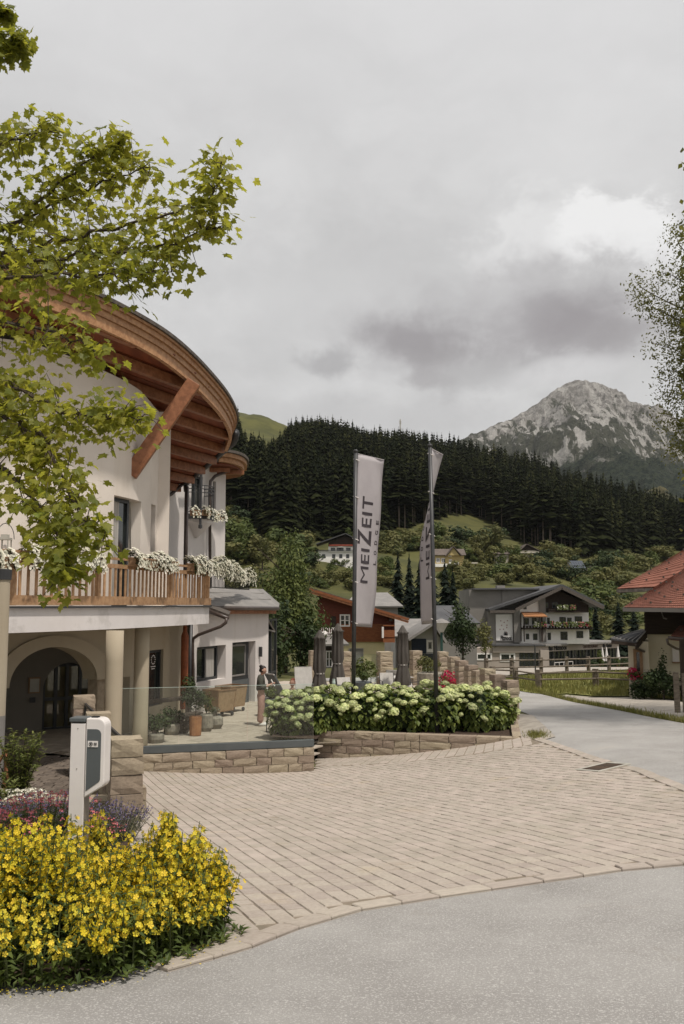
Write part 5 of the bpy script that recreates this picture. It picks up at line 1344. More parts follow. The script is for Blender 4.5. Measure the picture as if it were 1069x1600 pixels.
# ================================================================ charging post
cpx, cpy = XY(131, 7.0); cz = Gs(cpx, cpy); zt = ZZ(1124, 7.0)
post = thing('charging_post', 'white charging post with a rounded grey and white box on its right side', 'charging post', (cpx, cpy, cz))
ca = radians(-6); rot = Matrix.Rotation(ca, 3, 'Z'); O = Vector((cpx, cpy, 0)); lc = lambda x, y, z: O + rot @ Vector((x, y, 0)) + Vector((0, 0, z))
mb = MB(); mb.box(lc(0.006, -0.045, (cz + zt) / 2 - 0.1), (0.112, 0.022, zt - cz + 0.15), ca); mb.build('front_panel', M['white_paint'], post, bevel=0.003)
mb = MB(); mb.box(lc(0, 0.02, (cz + zt) / 2 - 0.1), (0.125, 0.105, zt - cz + 0.16), ca); mb.build('column', M['post_shade_brown'], post, bevel=0.004)
mb = MB(); mb.box(lc(0, 0.006, zt + 0.002), (0.128, 0.135, 0.035), ca); mb.build('cap', M['slate_panel'], post, bevel=0.008)
prof2 = []
def rnd_corner(cx, cz_, r, a0, a1, n=6): return [(cx + r * cos(a0 + (a1 - a0) * i / n), cz_ + r * sin(a0 + (a1 - a0) * i / n)) for i in range(n + 1)]
bh = 0.60; bw_ = 0.152; z0b = zt - bh + 0.025
prof2 = [(0.0, z0b)] + rnd_corner(bw_ - 0.05, z0b + 0.12, 0.05, -1.1, 0) + rnd_corner(bw_ - 0.06, zt - 0.045, 0.06, 0, pi / 2) + [(0.0, zt + 0.015)]
mb = MB(); mb.prism([lc(0.066 + x, -0.05, z) for x, z in prof2], rot @ Vector((0, 0.13, 0))); wb = mb.build('wall_box', M['white_paint'], post, bevel=0.008)
prof3 = [(0.012, z0b + 0.05)] + rnd_corner(bw_ - 0.065, z0b + 0.145, 0.035, -1.05, 0) + rnd_corner(bw_ - 0.07, zt - 0.105, 0.04, 0, pi / 2) + [(0.012, zt - 0.065)]
mb = MB(); mb.prism([lc(0.066 + x, -0.053, z) for x, z in prof3], rot @ Vector((0, 0.02, 0))); sp_ = mb.build('side_panel', M['slate_panel'], wb)
mb = MB(); mb.box(lc(0.066 + 0.06, -0.056, zt - 0.175), (0.08, 0.004, 0.045), ca); st = mb.build('sticker', M['white_paint'], sp_) if False else mb.build('sticker', M['white_paint'], wb)
mb = MB()
ring = [lc(0.066 + 0.045 + 0.014 * cos(a), -0.0595, zt - 0.175 + 0.014 * sin(a)) for a in [2 * pi * i / 14 for i in range(15)]]
mb.tube(ring, 0.0022, 4); mb.box(lc(0.066 + 0.045, -0.0595, zt - 0.175), (0.011, 0.002, 0.013), ca)
for dx in (0.072, 0.080, 0.088): mb.box(lc(0.066 + dx, -0.0595, zt - 0.175), (0.0045, 0.002, 0.022), ca)
mb.build('sticker_print', M['ink'], wb)
mb = MB(); mb.box(lc(0.066 + 0.05, 0.015, zt + 0.018), (0.05, 0.05, 0.012), ca); mb.build('top_slot', M['ink'], wb)
mb = MB()
for zz in (zt - 0.06, zt - 0.36, zt - 0.70): mb.box(lc(0.006, -0.058, zz), (0.006, 0.004, 0.006), ca)
mb.build('screw', M['post_shade_brown'], post)

# ================================================================ flower bed in front
bed_front = [H2(*q) for q in ((-160, 1590), (0, 1563), (60, 1558), (120, 1553), (190, 1540), (260, 1515), (320, 1492), (360, 1474), (385, 1458))]
bed = [(q[0] - 0.06, q[1] + 0.16) for q in bed_front[:-1]] + [(-1.15, 7.0), (-1.9, 8.6), (-2.55, 11.0), (-2.9, 12.9), (-6.5, 12.9), (-8, 11.8), (-8, 5)]
sheet('garden_bed', bed, M['soil'], 0.035, 0.35)
def petal5(fl, p, n_, r, tint, rnd, cup=0.5):
    u = n_.orthogonal().normalized(); q = n_.cross(u); a0 = rnd.uniform(0, 6.28); vs = [p]; fs = []
    for k in range(5):
        a = a0 + 2 * pi * k / 5
        tip = p + (u * cos(a) + q * sin(a)) * r + n_ * r * cup; l = p + (u * cos(a - .5) + q * sin(a - .5)) * r * 0.8 + n_ * r * cup * 0.5; rr = p + (u * cos(a + .5) + q * sin(a + .5)) * r * 0.8 + n_ * r * cup * 0.5
        b = len(vs); vs += [l, tip, rr]; fs += [(0, b, b + 1, b + 2)]
    fl.add(vs, fs, tint)
def lance(mb, p, d_, L, w_, tint, rnd, fold=0.15):
    d_ = d_.normalized(); s = d_.cross(Vector((0, 0, 1))); s = s.normalized() if s.length > 1e-3 else Vector((1, 0, 0)); n_ = s.cross(d_)
    m_ = p + d_ * L * 0.45 - n_ * 0.0; t_ = p + d_ * L - Vector((0, 0, L * 0.22))
    mb.add((p, m_ + s * w_ + n_ * w_ * fold * 2, t_, m_ - s * w_ + n_ * w_ * fold * 2, m_ - n_ * w_ * fold), ((0, 4, 1), (1, 4, 2), (0, 3, 4), (3, 2, 4)), tint)
def loosestrife(label, poly, n, seed, hr, fm='yellow_flower'):
    rnd = random.Random(seed); c_ = sum((Vector((q[0], q[1])) for q in poly), Vector((0, 0))) / len(poly)
    o = thing('yellow_loosestrife', label, 'flower clump', (c_.x, c_.y, Gs(c_.x, c_.y) + 0.03), 'yellow loosestrife clumps')
    sm, lf, fl = MB(), MB(), MB(); x0, x1 = min(q[0] for q in poly), max(q[0] for q in poly); y0, y1 = min(q[1] for q in poly), max(q[1] for q in poly)
    k = 0
    while k < n:
        x, y = rnd.uniform(x0, x1), rnd.uniform(y0, y1)
        if not inpoly(x, y, poly): continue
        k += 1; de = edge_dist(Vector((x, y)), list(poly) + [poly[0]])
        z = Gs(x, y) + 0.02; h = rnd.uniform(*hr) * min(1, 0.45 + de * 1.6)
        out = (Vector((x, y)) - c_); lean = out * 0.26 * (1 - min(1, de * 2)) + Vector((rnd.uniform(-.08, .08), rnd.uniform(-.08, .08)))
        pts = [Vector((x, y, z)), Vector((x + lean.x * .4, y + lean.y * .4, z + h * .55)), Vector((x + lean.x, y + lean.y, z + h))]
        sm.tube(pts, [0.006, 0.005, 0.003], 4, cap=False, tint=rnd.random())
        def at_(t_): return pts[0] * (1 - t_) ** 2 + pts[1] * 2 * t_ * (1 - t_) + pts[2] * t_ * t_
        nw = int(h / 0.05)
        for w_ in range(1, nw):
            t_ = w_ / nw; a0 = rnd.uniform(0, 6.28); p = at_(t_)
            for j in range(3):
                a = a0 + 2.1 * j + rnd.uniform(-.3, .3); L = rnd.uniform(0.06, 0.105) * (1.15 - 0.5 * t_)
                lance(lf, p, Vector((cos(a), sin(a), rnd.uniform(-.1, .5))), L, L * 0.2, rnd.random() * (0.4 + 0.6 * t_), rnd)
            if t_ > 0.46:
                for j in range(5 if rnd.random() < 0.7 else 3):
                    a = a0 + 1.5 * j + rnd.uniform(-.6, .6); rr = rnd.uniform(0.015, 0.052)
                    q = p + Vector((cos(a) * rr, sin(a) * rr, rnd.uniform(-.01, .025))); petal5(fl, q, Vector((cos(a), sin(a), rnd.uniform(.1, .9))).normalized(), rnd.uniform(0.015, 0.0225), rnd.random(), rnd, 0.3)
    sm.build('stems', M['stem'], o, fix=False); lf.build('leaves', M['leaf_loose'], o, fix=False, kind='stuff'); fl.build('flowers', M['yellow_flower'], o, fix=False, kind='stuff')
def rec(*q): return [H2(*a) for a in q]
fx = lambda px, py, dy: (lambda p: (p.x, p.y + dy))(hit(px, py))
loosestrife('dense yellow loosestrife clump in the front left corner beside the asphalt', [fx(-120, 1572, 0.05), fx(60, 1550, 0.05), fx(130, 1545, 0.08), (-1.35, 6.3), (-1.75, 6.75), (-2.8, 6.7)], 230, 31, (0.62, 0.84))
loosestrife('yellow loosestrife clump overhanging the paving, right of the white post', [fx(130, 1545, 0.08), fx(200, 1530, 0.06), fx(270, 1506, 0.06), fx(330, 1482, 0.05), fx(352, 1464, 0.1), (-0.98, 6.95), (-1.3, 7.35), (-1.75, 6.75), (-1.35, 6.3)], 260, 32, (0.62, 0.86))
loosestrife('loose spikes of yellow loosestrife behind the white post', [(-2.7, 6.9), (-1.55, 7.1), (-1.45, 7.5), (-2.5, 7.6)], 36, 33, (0.65, 0.9))
# low weeds and fallen petals along the edge of the bed
mb = MB(); rnd = random.Random(9)
for i in range(150):
    t_ = rnd.random() * (len(bed_front) - 2); j = int(t_); q = Vector(bed_front[j + 1 if j + 1 < len(bed_front) else j]) * (t_ - j) + Vector(bed_front[j]) * (1 - t_ + j); p = Vector((q.x + rnd.uniform(-.1, .1), q.y + rnd.uniform(.06, .26), 0)); p.z = Gs(p.x, p.y) + 0.03
    for k in range(4): a = rnd.uniform(0, 6.28); L = rnd.uniform(.03, .09); lance(mb, p, Vector((cos(a), sin(a), rnd.uniform(.4, 1.5))), L, L * 0.16, rnd.random(), rnd)
tag(mb.build('weeds', M['leaf_loose'], fix=False, kind='stuff'), 'small weeds along the asphalt edge of the flower bed', 'weeds')
mb = MB()
for i in range(150):
    t_ = rnd.random() * (len(bed_front) - 2); j = int(t_); q = Vector(bed_front[j + 1]) * (t_ - j) + Vector(bed_front[j]) * (1 - t_ + j); x, y = q.x + rnd.gauss(0, .09), q.y - abs(rnd.gauss(0, .09)) + 0.03
    p = Vector((x, y, Gs(x, y) + 0.045)); leaf_quad(mb, p, Vector((rnd.uniform(-.3, .3), rnd.uniform(-.3, .3), 1)).normalized(), rnd.uniform(.008, .016), rnd.random(), rnd)
tag(mb.build('fallen_petals', M['yellow_flower'], fix=False, kind='stuff'), 'yellow petals fallen along the edge of the asphalt', 'petals')
# lavender, pink spirea, silver shrub, willow-leaved shrub
def spikes(name, label, cat, c, rx, ry, n, hr, leaf, flower, seed, top=0.35, group=None, fsize=0.02):
    rnd = random.Random(seed); c = Vector(c); o = thing(name, label, cat, c, group); lf, fl = MB(), MB()
    for i in range(n):
        a = rnd.uniform(0, 6.28); r = sqrt(rnd.random()); p = c + Vector((cos(a) * rx * r * .6, sin(a) * ry * r * .6, 0)); h = rnd.uniform(*hr) * (1 - .25 * r)
        e = p + Vector((cos(a) * rx * r * .5, sin(a) * ry * r * .5, h)); lf.tube([p, (p + e) / 2 + Vector((0, 0, .02)), e], [0.004, .003, .002], 3, cap=False, tint=rnd.random())
        for k in range(9):
            t_ = rnd.uniform(.05, .75); b = rnd.uniform(0, 6.28); lance(lf, p + (e - p) * t_, Vector((cos(b), sin(b), .8)), rnd.uniform(.05, .09), .007 if flower == 'lavender' else .014, rnd.random(), rnd)
        for k in range(10):
            t_ = 1 - top * rnd.random() if flower == 'lavender' else 1.0; b = rnd.uniform(0, 6.28); q = p + (e - p) * t_
            rr = 0.008 if flower == 'lavender' else rnd.uniform(0, .05); q = q + Vector((cos(b) * rr, sin(b) * rr, rnd.uniform(-.006, .012)))
            leaf_quad(fl, q, Vector((cos(b) * .6, sin(b) * .6, .7)).normalized(), fsize * rnd.uniform(.7, 1.3), rnd.random(), rnd, .9)
    lf.build('foliage', M[leaf], o, fix=False, kind='stuff'); fl.build('flowers', M[flower], o, fix=False, kind='stuff'); return o
def gp(px, y): q = XY(px, y, 1300); return (q.x, q.y, Gs(q.x, q.y) + 0.02)
leafm('leaf_grey', (0.12, 0.125, 0.085), (0.17, 0.17, 0.125), 0.3, 0.2)
spikes('lavender_bush', 'grey-violet lavender in front of the garden wall, left of the white post', 'lavender', gp(85, 11.3), 0.65, 0.45, 130, (0.35, 0.5), 'leaf_grey', 'lavender', 41)
spikes('lavender_bush', 'blue-violet lavender between the white post and the corner pillar', 'lavender', gp(176, 10.6), 0.42, 0.4, 110, (0.32, 0.52), 'leaf_grey', 'lavender', 42)
spikes('lavender_bush', 'faded lavender at the left edge behind the pink spirea', 'lavender', gp(25, 10.8), 0.6, 0.45, 100, (0.3, 0.45), 'leaf_grey', 'lavender', 43)
spikes('spirea_bush', 'pink flowering spirea behind the yellow flowers, left of the white post', 'spirea', gp(66, 9.7), 0.55, 0.5, 120, (0.42, 0.66), 'leaf_mid', 'pink_flower', 44, fsize=0.022)
spikes('spirea_bush', 'small pink spirea just right of the white post', 'spirea', gp(152, 9.4), 0.25, 0.3, 42, (0.3, 0.5), 'leaf_mid', 'pink_flower', 45, fsize=0.022)
spikes('spirea_bush', 'fading reddish spirea at the left edge of the bed', 'spirea', gp(6, 9.2), 0.4, 0.4, 60, (0.3, 0.45), 'leaf_mid', 'pink_flower', 46, fsize=0.02)
spikes('silver_plant', 'silvery white-flowered plant on the wall at the left edge', 'shrub', (*XY(26, 13.4, 1240), -1.36), 0.42, 0.3, 90, (0.22, 0.38), 'leaf_grey', 'white_flower', 47, fsize=0.03)
leafm('willow_leaf', (0.12, 0.145, 0.04), (0.17, 0.19, 0.065), 0.35, 0.35, tcol=(0.3, 0.34, 0.06))
def willow(label, c, h, rx, n, seed):
    rnd = random.Random(seed); c = Vector(c); o = thing('willow_shrub', label, 'shrub', c); st_, lf = MB(), MB()
    for i in range(n):
        a = rnd.uniform(0, 6.28); e = c + Vector((cos(a) * rx * rnd.uniform(.3, 1), sin(a) * rx * rnd.uniform(.3, 1), h * rnd.uniform(.45, 1))); m_ = c * .5 + e * .5 + Vector((0, 0, h * .12)); st_.tube([c, m_, e], [.012, .008, .003], 4, cap=False)
        for k in range(60):
            t_ = rnd.uniform(.15, 1.02); p = c * (1 - t_) ** 2 + m_ * 2 * t_ * (1 - t_) + e * t_ * t_; b = rnd.uniform(0, 6.28); L = rnd.uniform(.06, .12); lance(lf, p, Vector((cos(b), sin(b), rnd.uniform(0, 1.2))), L, L * .17, rnd.random(), rnd)
    st_.build('stems', M['bark'], o, fix=False); lf.build('leaves', M['willow_leaf'], o, fix=False)
willow('light green narrow-leaved shrub standing before the dark porch', (*XY(28, 13.9, 1240), -1.5), 1.2, 0.42, 44, 51)
willow('small narrow-leaved shrub at the far left edge under the reddish board', (*XY(2, 13.4, 1240), -1.5), 0.6, 0.3, 16, 52)
lb_ = thing('leaning_board', 'reddish brown curved board leaning at the left edge by the porch', 'board', (*XY(3, 15.0, 1180), PATH_Z))
p0 = lb_.location; mb = MB(); mb.tube([p0 + Vector((-.25, 0, .35)), p0 + Vector((-.1, 0, .75)), p0 + Vector((.06, 0, 1.02)), p0 + Vector((.1, 0, .7)), p0 + Vector((.0, 0, .0))], .045, 6); mb.build('board', M['beam_wood'], lb_)

# ================================================================ terrace furniture
TERG = 'things on the terrace'
M['linen'] = nmat('tan_linen', (0.34, 0.235, 0.14), (0.28, 0.19, 0.11), 0.9, 6, 0.2, 80)
M['chair_mesh'] = nmat('pale_chair_mesh', (0.50, 0.48, 0.45), (0.44, 0.42, 0.395), 0.8, 8)
M['parasol'] = nmat('grey_parasol_cloth', (0.095, 0.085, 0.075), (0.065, 0.058, 0.052), 0.85, 4, stretch=(3, 3, 0.4))
M['pot_stone'] = nmat('pale_stone_pot', (0.30, 0.27, 0.22), (0.2, 0.18, 0.15), 0.9, 9, 0.4)
M['terracotta'] = nmat('terracotta_pot', (0.36, 0.17, 0.075), (0.28, 0.125, 0.055), 0.8, 7, 0.2)
def onT(px, y): q = XY(px, y, 1100); return Vector((q.x, q.y, T_Z + 0.02))
def cart(px, y, label, rz):
    p = onT(px, y); o = thing('laundry_cart', label, 'cart', p, 'canvas carts by the annex door'); r = Matrix.Rotation(rz, 3, 'Z'); L = lambda x, y_, z: p + r @ Vector((x, y_, z))
    mb = MB(); w0, w1, h0, h1 = .25, .31, .18, .80
    lo = [L(-w0 - .1, -w0, h0), L(w0 + .1, -w0, h0), L(w0 + .1, w0, h0), L(-w0 - .1, w0, h0)]; hi = [L(-w1 - .1, -w1, h1), L(w1 + .1, -w1, h1), L(w1 + .1, w1, h1), L(-w1 - .1, w1, h1)]
    mb.add(lo + hi, [(0, 1, 5, 4), (1, 2, 6, 5), (2, 3, 7, 6), (3, 0, 4, 7), (0, 3, 2, 1)]); solid(mb.build('canvas_bag', M['linen'], o, fix=False), .012)
    mb = MB()
    for i in range(4): mb.bar(hi[i], hi[(i + 1) % 4], .035, .035); mb.bar(lo[i], lo[(i + 1) % 4], .03, .03); mb.bar(lo[i], hi[i], .022, .022)
    mb.build('frame', M['box_wood'], o)
    for sx in (-.3, .3):
        for sy in (-.2, .2):
            mb = MB(); mb.lathe([(.02, .02), (.06, .03), (.06, .07), (.02, .08)], (0, 0, 0), 10); me = mb.mesh('castor', M['metal_dark']); ob = piece('castor', me, o, L(sx, sy, .07)); ob.rotation_euler = (pi / 2, 0, rz)
cart(343, 27.4, 'tan canvas cart on castors, nearer to the potted shrub', 1.0); cart(361, 28.6, 'tan canvas cart on castors, nearer to the annex door', 1.0)
def plant_pot(px, y, prof_, mat, h, rad, label, leaf, n, size, seed, group=None, cat='potted plant', name='potted_plant', ry=None):
    p = onT(px, y); o = thing(name, label, cat, p, group); mb = MB(); mb.lathe(prof_, p, 16); mb.build('pot', M[mat], o, smooth=False); zt = prof_[-1][1]
    mb = MB(); mb.tube([p + Vector((0, 0, zt - .05)), p + Vector((.02, 0, zt + h * .5))], .012, 5); mb.build('stem', M['bark'], o)
    mb = MB(); crown(mb, p + Vector((0, 0, zt + h * .5)), (rad, ry or rad, h * .52), n, size, seed, 8, .55); mb.build('foliage', M[leaf], o, fix=False); return o, zt
plant_pot(306, 23.4, [(.13, 0), (.15, .02), (.165, .48), (.14, .5)], 'terracotta', 1.05, .42, 'terracotta pot with a bushy dark green shrub behind the glass', 'leaf_dark', 900, .08, 61)
plant_pot(323, 24.2, [(.12, 0), (.17, .1), (.18, .42), (.15, .45)], 'pot_stone', .55, .22, 'tall pale stone pot with a small plant beside the terracotta pot', 'leaf_mid', 260, .07, 62)
plant_pot(338, 24.7, [(.13, 0), (.2, .12), (.19, .28), (.15, .33)], 'pot_stone', .28, .2, 'low round stone pot with a mossy plant, right of the tall stone pot', 'leaf_grey', 160, .05, 63)
plant_pot(245, 22.2, [(.16, 0), (.2, .1), (.2, .2), (.16, .22)], 'pot_stone', .55, .45, 'dark spreading plant in a low pot at the foot of the second column', 'leaf_dark', 420, .09, 64)
plant_pot(270, 23.6, [(.16, 0), (.2, .1), (.2, .25), (.16, .27)], 'pot_stone', .5, .35, 'leafy plant in a low pot in front of the rustic bench', 'leaf_dark', 340, .08, 65)
plant_pot(421, 27.5, [(.25, 0), (.3, .1), (.32, .5), (.3, .52)], 'slate_base', .35, .34, 'low planter of grasses behind the standing woman', 'leaf_mid', 260, .1, 66)
plant_pot(566, 33.5, [(.3, 0), (.34, .1), (.36, .5), (.3, .52)], 'slate_base', .8, .55, 'bushy green plant in a planter left of the white tables', 'leaf_mid', 520, .12, 67)
plant_pot(673, 34.5, [(.45, 0), (.5, .1), (.52, .75), (.45, .78)], 'pot_stone', .65, .58, 'large stone planter with a yellow-green plant near the right flagpole', 'leaf_olive', 520, .1, 68)
o, zt = plant_pot(697, 28.0, [(.22, 0), (.26, .1), (.28, .5), (.22, .52)], 'slate_base', .85, .42, 'pot of crimson bougainvillea beside the right flagpole', 'leaf_mid', 200, .08, 69)
mb = MB(); crown(mb, onT(697, 28.0) + Vector((0, 0, zt + .42)), (.46, .42, .5), 620, .075, 70, 9, .5, shell=.8); mb.build('flowers', M['red_flower'], o, fix=False, kind='stuff')
# rustic bench of half logs under the balcony
p = onT(262, 24.2); o = thing('rustic_bench', 'dark rustic log bench standing against the ground floor wall', 'bench', p)
r = Matrix.Rotation(.95, 3, 'Z'); L = lambda x, y_, z: p + r @ Vector((x, y_, z))
mb = MB(); mb.bar(L(-.9, 0, .82), L(.9, 0, .82), .16, .1); mb.build('table_top', M['bark'], o, bevel=.02)
mb = MB(); mb.bar(L(-.85, -.35, .42), L(.85, -.35, .42), .3, .08); mb.build('seat', M['bark'], o, bevel=.02)
for x in (-.75, .75):
    mb = MB(); mb.bar(L(x, 0, 0), L(x, 0, .78), .12, .12); mb.build('leg', M['bark'], o); mb = MB(); mb.bar(L(x, -.35, 0), L(x, -.35, .39), .2, .12); mb.build('leg', M['bark'], o)
# split firewood stacked between posts
p = onT(277, 23.9); o = thing('log_stack', 'small stack of split logs beside the rustic bench', 'firewood', p)
lg = MB(); lg.tube([(0, -.16, 0), (0, .16, 0)], .06, 7); lg = lg.mesh('log', M['bark'])
for i in range(5):
    for j in range(4): piece('log', lg, o, p + Vector((-.26 + i * .125 + (j % 2) * .05, 0, .07 + j * .105)), (0, 0, R(-.1, .1)))
def parasol(px, y, ztop, label, seed):
    p = onT(px, y); o = thing('closed_parasol', label, 'parasol', p, 'closed parasols on the terrace'); rnd = random.Random(seed)
    mb = MB(); mb.tube([p, p + Vector((0, 0, ztop - T_Z))], .022, 8); mb.build('pole', M['metal_dark'], o); mb = MB(); mb.lathe([(.3, 0), (.32, .06), (.06, .1)], p, 14); mb.build('base', M['metal_dark'], o)
    H_ = ztop - T_Z; mb = MB(); n = 32; prof_ = [(.03, H_), (.16, H_ - .22), (.19, H_ - .26), (.155, H_ - .3), (.17, H_ - .8), (.185, H_ - 1.2), (.14, H_ - 1.36), (.17, H_ - 1.5), (.25, H_ - 1.95), (.23, H_ - 2.05)]
    ph = [rnd.uniform(0, 6.28) for _ in range(3)]
    for (r_, z) in prof_:
        for j in range(n):
            a = 2 * pi * j / n; k = 1 + (.22 * sin(a * 8 + ph[0] + z * .3) + .07 * sin(a * 3 + ph[1])) * (0 if z > H_ - .24 else 1); mb.v.append((p.x + r_ * k * cos(a), p.y + r_ * k * sin(a), p.z + z))
    for i in range(len(prof_) - 1):
        for j in range(n): mb.f.append((i * n + j, i * n + (j + 1) % n, (i + 1) * n + (j + 1) % n, (i + 1) * n + j)); mb.t.append(.5)
    mb.build('canopy', M['parasol'], o, smooth=True); mb = MB(); mb.lathe([(.15, H_ - 1.38), (.155, H_ - 1.34)], p, 16); mb.build('tie_strap', M['chair_mesh'], o)
parasol(499.5, 28.5, ZZ(985, 28.5), 'closed grey parasol leftmost of the three on the terrace', 71); parasol(528, 31, ZZ(975, 31), 'tall closed grey parasol just left of the left flagpole', 72); parasol(630, 31.5, ZZ(978, 31.5), 'closed grey parasol standing by the white tables', 73)
def chair(px, y, rz, label, tall=False):
    p = onT(px, y); o = thing('terrace_chair', label, 'chair', p, 'pale mesh chairs on the terrace'); r = Matrix.Rotation(rz, 3, 'Z'); L = lambda x, y_, z: p + r @ Vector((x, y_, z)); ht = 1.08 if tall else .92
    mb = MB(); mb.bar(L(0, -.22, .45), L(0, .22, .43), .48, .025); mb.build('seat', M['chair_mesh'], o)
    mb = MB(); mb.bar(L(0, .23, .50), L(0, .36, ht), .48, .022, up=(r @ Vector((0, -1, 0)))); mb.build('backrest', M['chair_mesh'], o)
    for sx in (-.25, .25):
        mb = MB(); mb.tube([L(sx, -.26, 0), L(sx, -.24, .66), L(sx, .30, .68)], .014, 5); mb.build('leg', M['frame'], o); mb = MB(); mb.tube([L(sx, .34, 0), L(sx, .22, .46), L(sx, .37, ht)], .014, 5); mb.build('leg', M['frame'], o)
def table(px, y, label, round_=False, mat='chair_mesh', s=.4):
    p = onT(px, y); o = thing('terrace_table', label, 'table', p, 'tables on the terrace'); mb = MB()
    if round_: mb.lathe([(s, .70), (s, .73)], p, 20)
    else: mb.box(p + Vector((0, 0, .72)), (s * 2, s * 1.8, .03), .5)
    mb.build('tabletop', M[mat], o)
    for a in range(4):
        q = p + Vector((s * .8 * cos(a * pi / 2 + 1.2), s * .8 * sin(a * pi / 2 + 1.2), 0)); mb = MB(); mb.tube([q, q + Vector((0, 0, .71))], .02, 6); mb.build('leg', M['frame'], o)
    return o
chair(436, 23.9, -1.2, 'pale mesh chair with its back to the standing woman, left of the hedge', True)
chair(607, 32.0, 0.15, 'pale mesh chair in front of the white tables, seen from behind'); chair(593, 33, -1.3, 'pale mesh chair at the left side of the white tables'); chair(650, 31.5, 1.1, 'pale mesh chair right of the third closed parasol'); chair(617, 34, 2.9, 'pale mesh chair behind the white table'); chair(543, 30, .4, 'white chair half hidden by the left flagpole')
table(618, 33, 'white table by the third closed parasol', s=.5); table(520, 29.5, 'small dark bistro table with a glass jug between two closed parasols', True, 'frame', .36); table(449, 24.4, 'small table at which the red-haired guest sits', True, 'frame', .35)
p = onT(520, 29.5); jg = thing('glass_jug', 'glass jug standing on the dark bistro table', 'jug', p + Vector((0.03, 0, .735))); mb = MB(); mb.lathe([(.05, 0), (.06, .08), (.045, .16), (.05, .2)], jg.location, 12); mb.build('jug', M['glass_edge'], jg)
def lounger(px, y, rz, label, seat, back, ang=1.0):
    p = onT(px, y); o = thing('sun_lounger', label, 'lounger', p, 'loungers on the terrace'); r = Matrix.Rotation(rz, 3, 'Z'); L = lambda x, y_, z: p + r @ Vector((x, y_, z))
    mb = MB(); mb.bar(L(0, -1.2, .36), L(0, .1, .36), .6, .05); mb.build('seat', M[seat], o); mb = MB(); mb.bar(L(0, .1, .37), L(0, .1 + .75 * cos(ang), .37 + .85 * sin(ang)), .6, .05); mb.build('backrest', M[back], o)
    mb = MB(); mb.bar(L(.32, -1.2, .31), L(.32, .2, .31), .04, .05); mb.bar(L(-.32, -1.2, .31), L(-.32, .2, .31), .04, .05); mb.bar(L(-.3, .1 + .79 * cos(ang), .37 + .87 * sin(ang)), L(.3, .1 + .79 * cos(ang), .37 + .87 * sin(ang)), .04, .04); mb.build('frame', M['chair_mesh'], o)
    for sx in (-.3, .3):
        for sy in (-1.1, .1): mb = MB(); mb.bar(L(sx, sy, 0), L(sx, sy, .3), .04, .04); mb.build('leg', M['chair_mesh'], o)
lounger(443, 30, 2.2, 'sun lounger with a dark raised back beside the glazed bay', 'chair_mesh', 'slate_base', 0.95); lounger(476, 30.5, .25, 'white sun lounger with its back upright, left of the closed parasols', 'chair_mesh', 'chair_mesh', 1.35)
# stone pillars round the terrace
PG = 'stone pillars round the terrace'
for (px, y, zt, w_, lb) in ((796.5, 24.9, -.40, .37, 'nearest stone pillar at the right end of the hydrangea hedge'), (777, 26.6, -.28, .42, 'second stone pillar behind the end of the hydrangea hedge'), (762, 28.4, -.24, .45, 'third stone pillar in the row running back from the hedge end'), (748, 30.2, -.42, .45, 'lower stone pillar in the middle of the right-hand row'), (736, 32, -.36, .46, 'stone pillar fifth in the right-hand row, left of a lower one'), (721, 34, -.32, .46, 'stone pillar near the bougainvillea in the right-hand row'), (709, 36, -.30, .46, 'farthest stone pillar of the right-hand row'),
                        (691, 38, -.30, .42, 'stone pillar behind the right flagpole'), (650, 38, -.26, .42, 'stone pillar right of the third parasol in front of the navy garage'), (601, 38, -.30, .58, 'broad stone pillar framed in dark metal before the yellow wall'), (541, 38, -.3, .40, 'stone pillar just behind the left flagpole'), (489.5, 38, -.25, .34, 'stone pillar left of the first closed parasol'), (423, 38, -.42, .45, 'stone pillar beside the glazed bay of the annex')):
    q = XY(px, y, 1050); stone_pillar(lb, q, w_ * (.86 if px > 700 and y > 25.5 else 1), zt - (.1 if px > 700 and y > 25.5 else 0), -2.1, .2, .3, PG)
for (a, b, lb) in (((650, 38), (691, 38), 'glass screen between the pillars behind the planter'), ((541, 38), (601, 38), 'glass screen between the pillars before the yellow wall')):
    p, q = XY(a[0] + 9, a[1], 1050), XY(b[0] - 9, b[1], 1050); o = thing('glass_screen', lb, 'glass screen', (*((p + q) / 2), -2.0)); mb = MB(); mb.bar((p.x, p.y, -1.2), (q.x, q.y, -1.2), .015, 1.6); mb.build('glass_pane', M['glass'], o); mb = MB(); mb.bar((p.x, p.y, -2.0), (q.x, q.y, -2.0), .05, .06); [mb.box((e.x, e.y, -1.2), (.04, .04, 1.7)) for e in (p, q)]; mb.build('frame', M['frame'], o)
# street lamp with a green pole
q = XY(690, 44, 1000); zg = Gs(q.x, q.y); o = thing('street_lamp', 'green street lamp with a pale conical head behind the right flagpole', 'street lamp', (q.x, q.y, zg)); M['lamp_green'] = nmat('lamp_green', (.02, .055, .045), None, .5)
mb = MB(); mb.lathe([(.14, 0), (.12, .4), (.07, .5), (.06, ZZ(988, 44) - zg)], (q.x, q.y, zg), 10); mb.build('pole', M['lamp_green'], o); mb = MB(); z0 = ZZ(988, 44); mb.lathe([(.1, 0), (.34, .42), (.36, .46)], (q.x, q.y, z0), 14); mb.build('lamp_glass', M['concrete'], o); mb = MB(); mb.lathe([(.42, .46), (.3, .56), (.06, .66)], (q.x, q.y, z0), 14); mb.build('lamp_hood', M['grey_roof'], o)

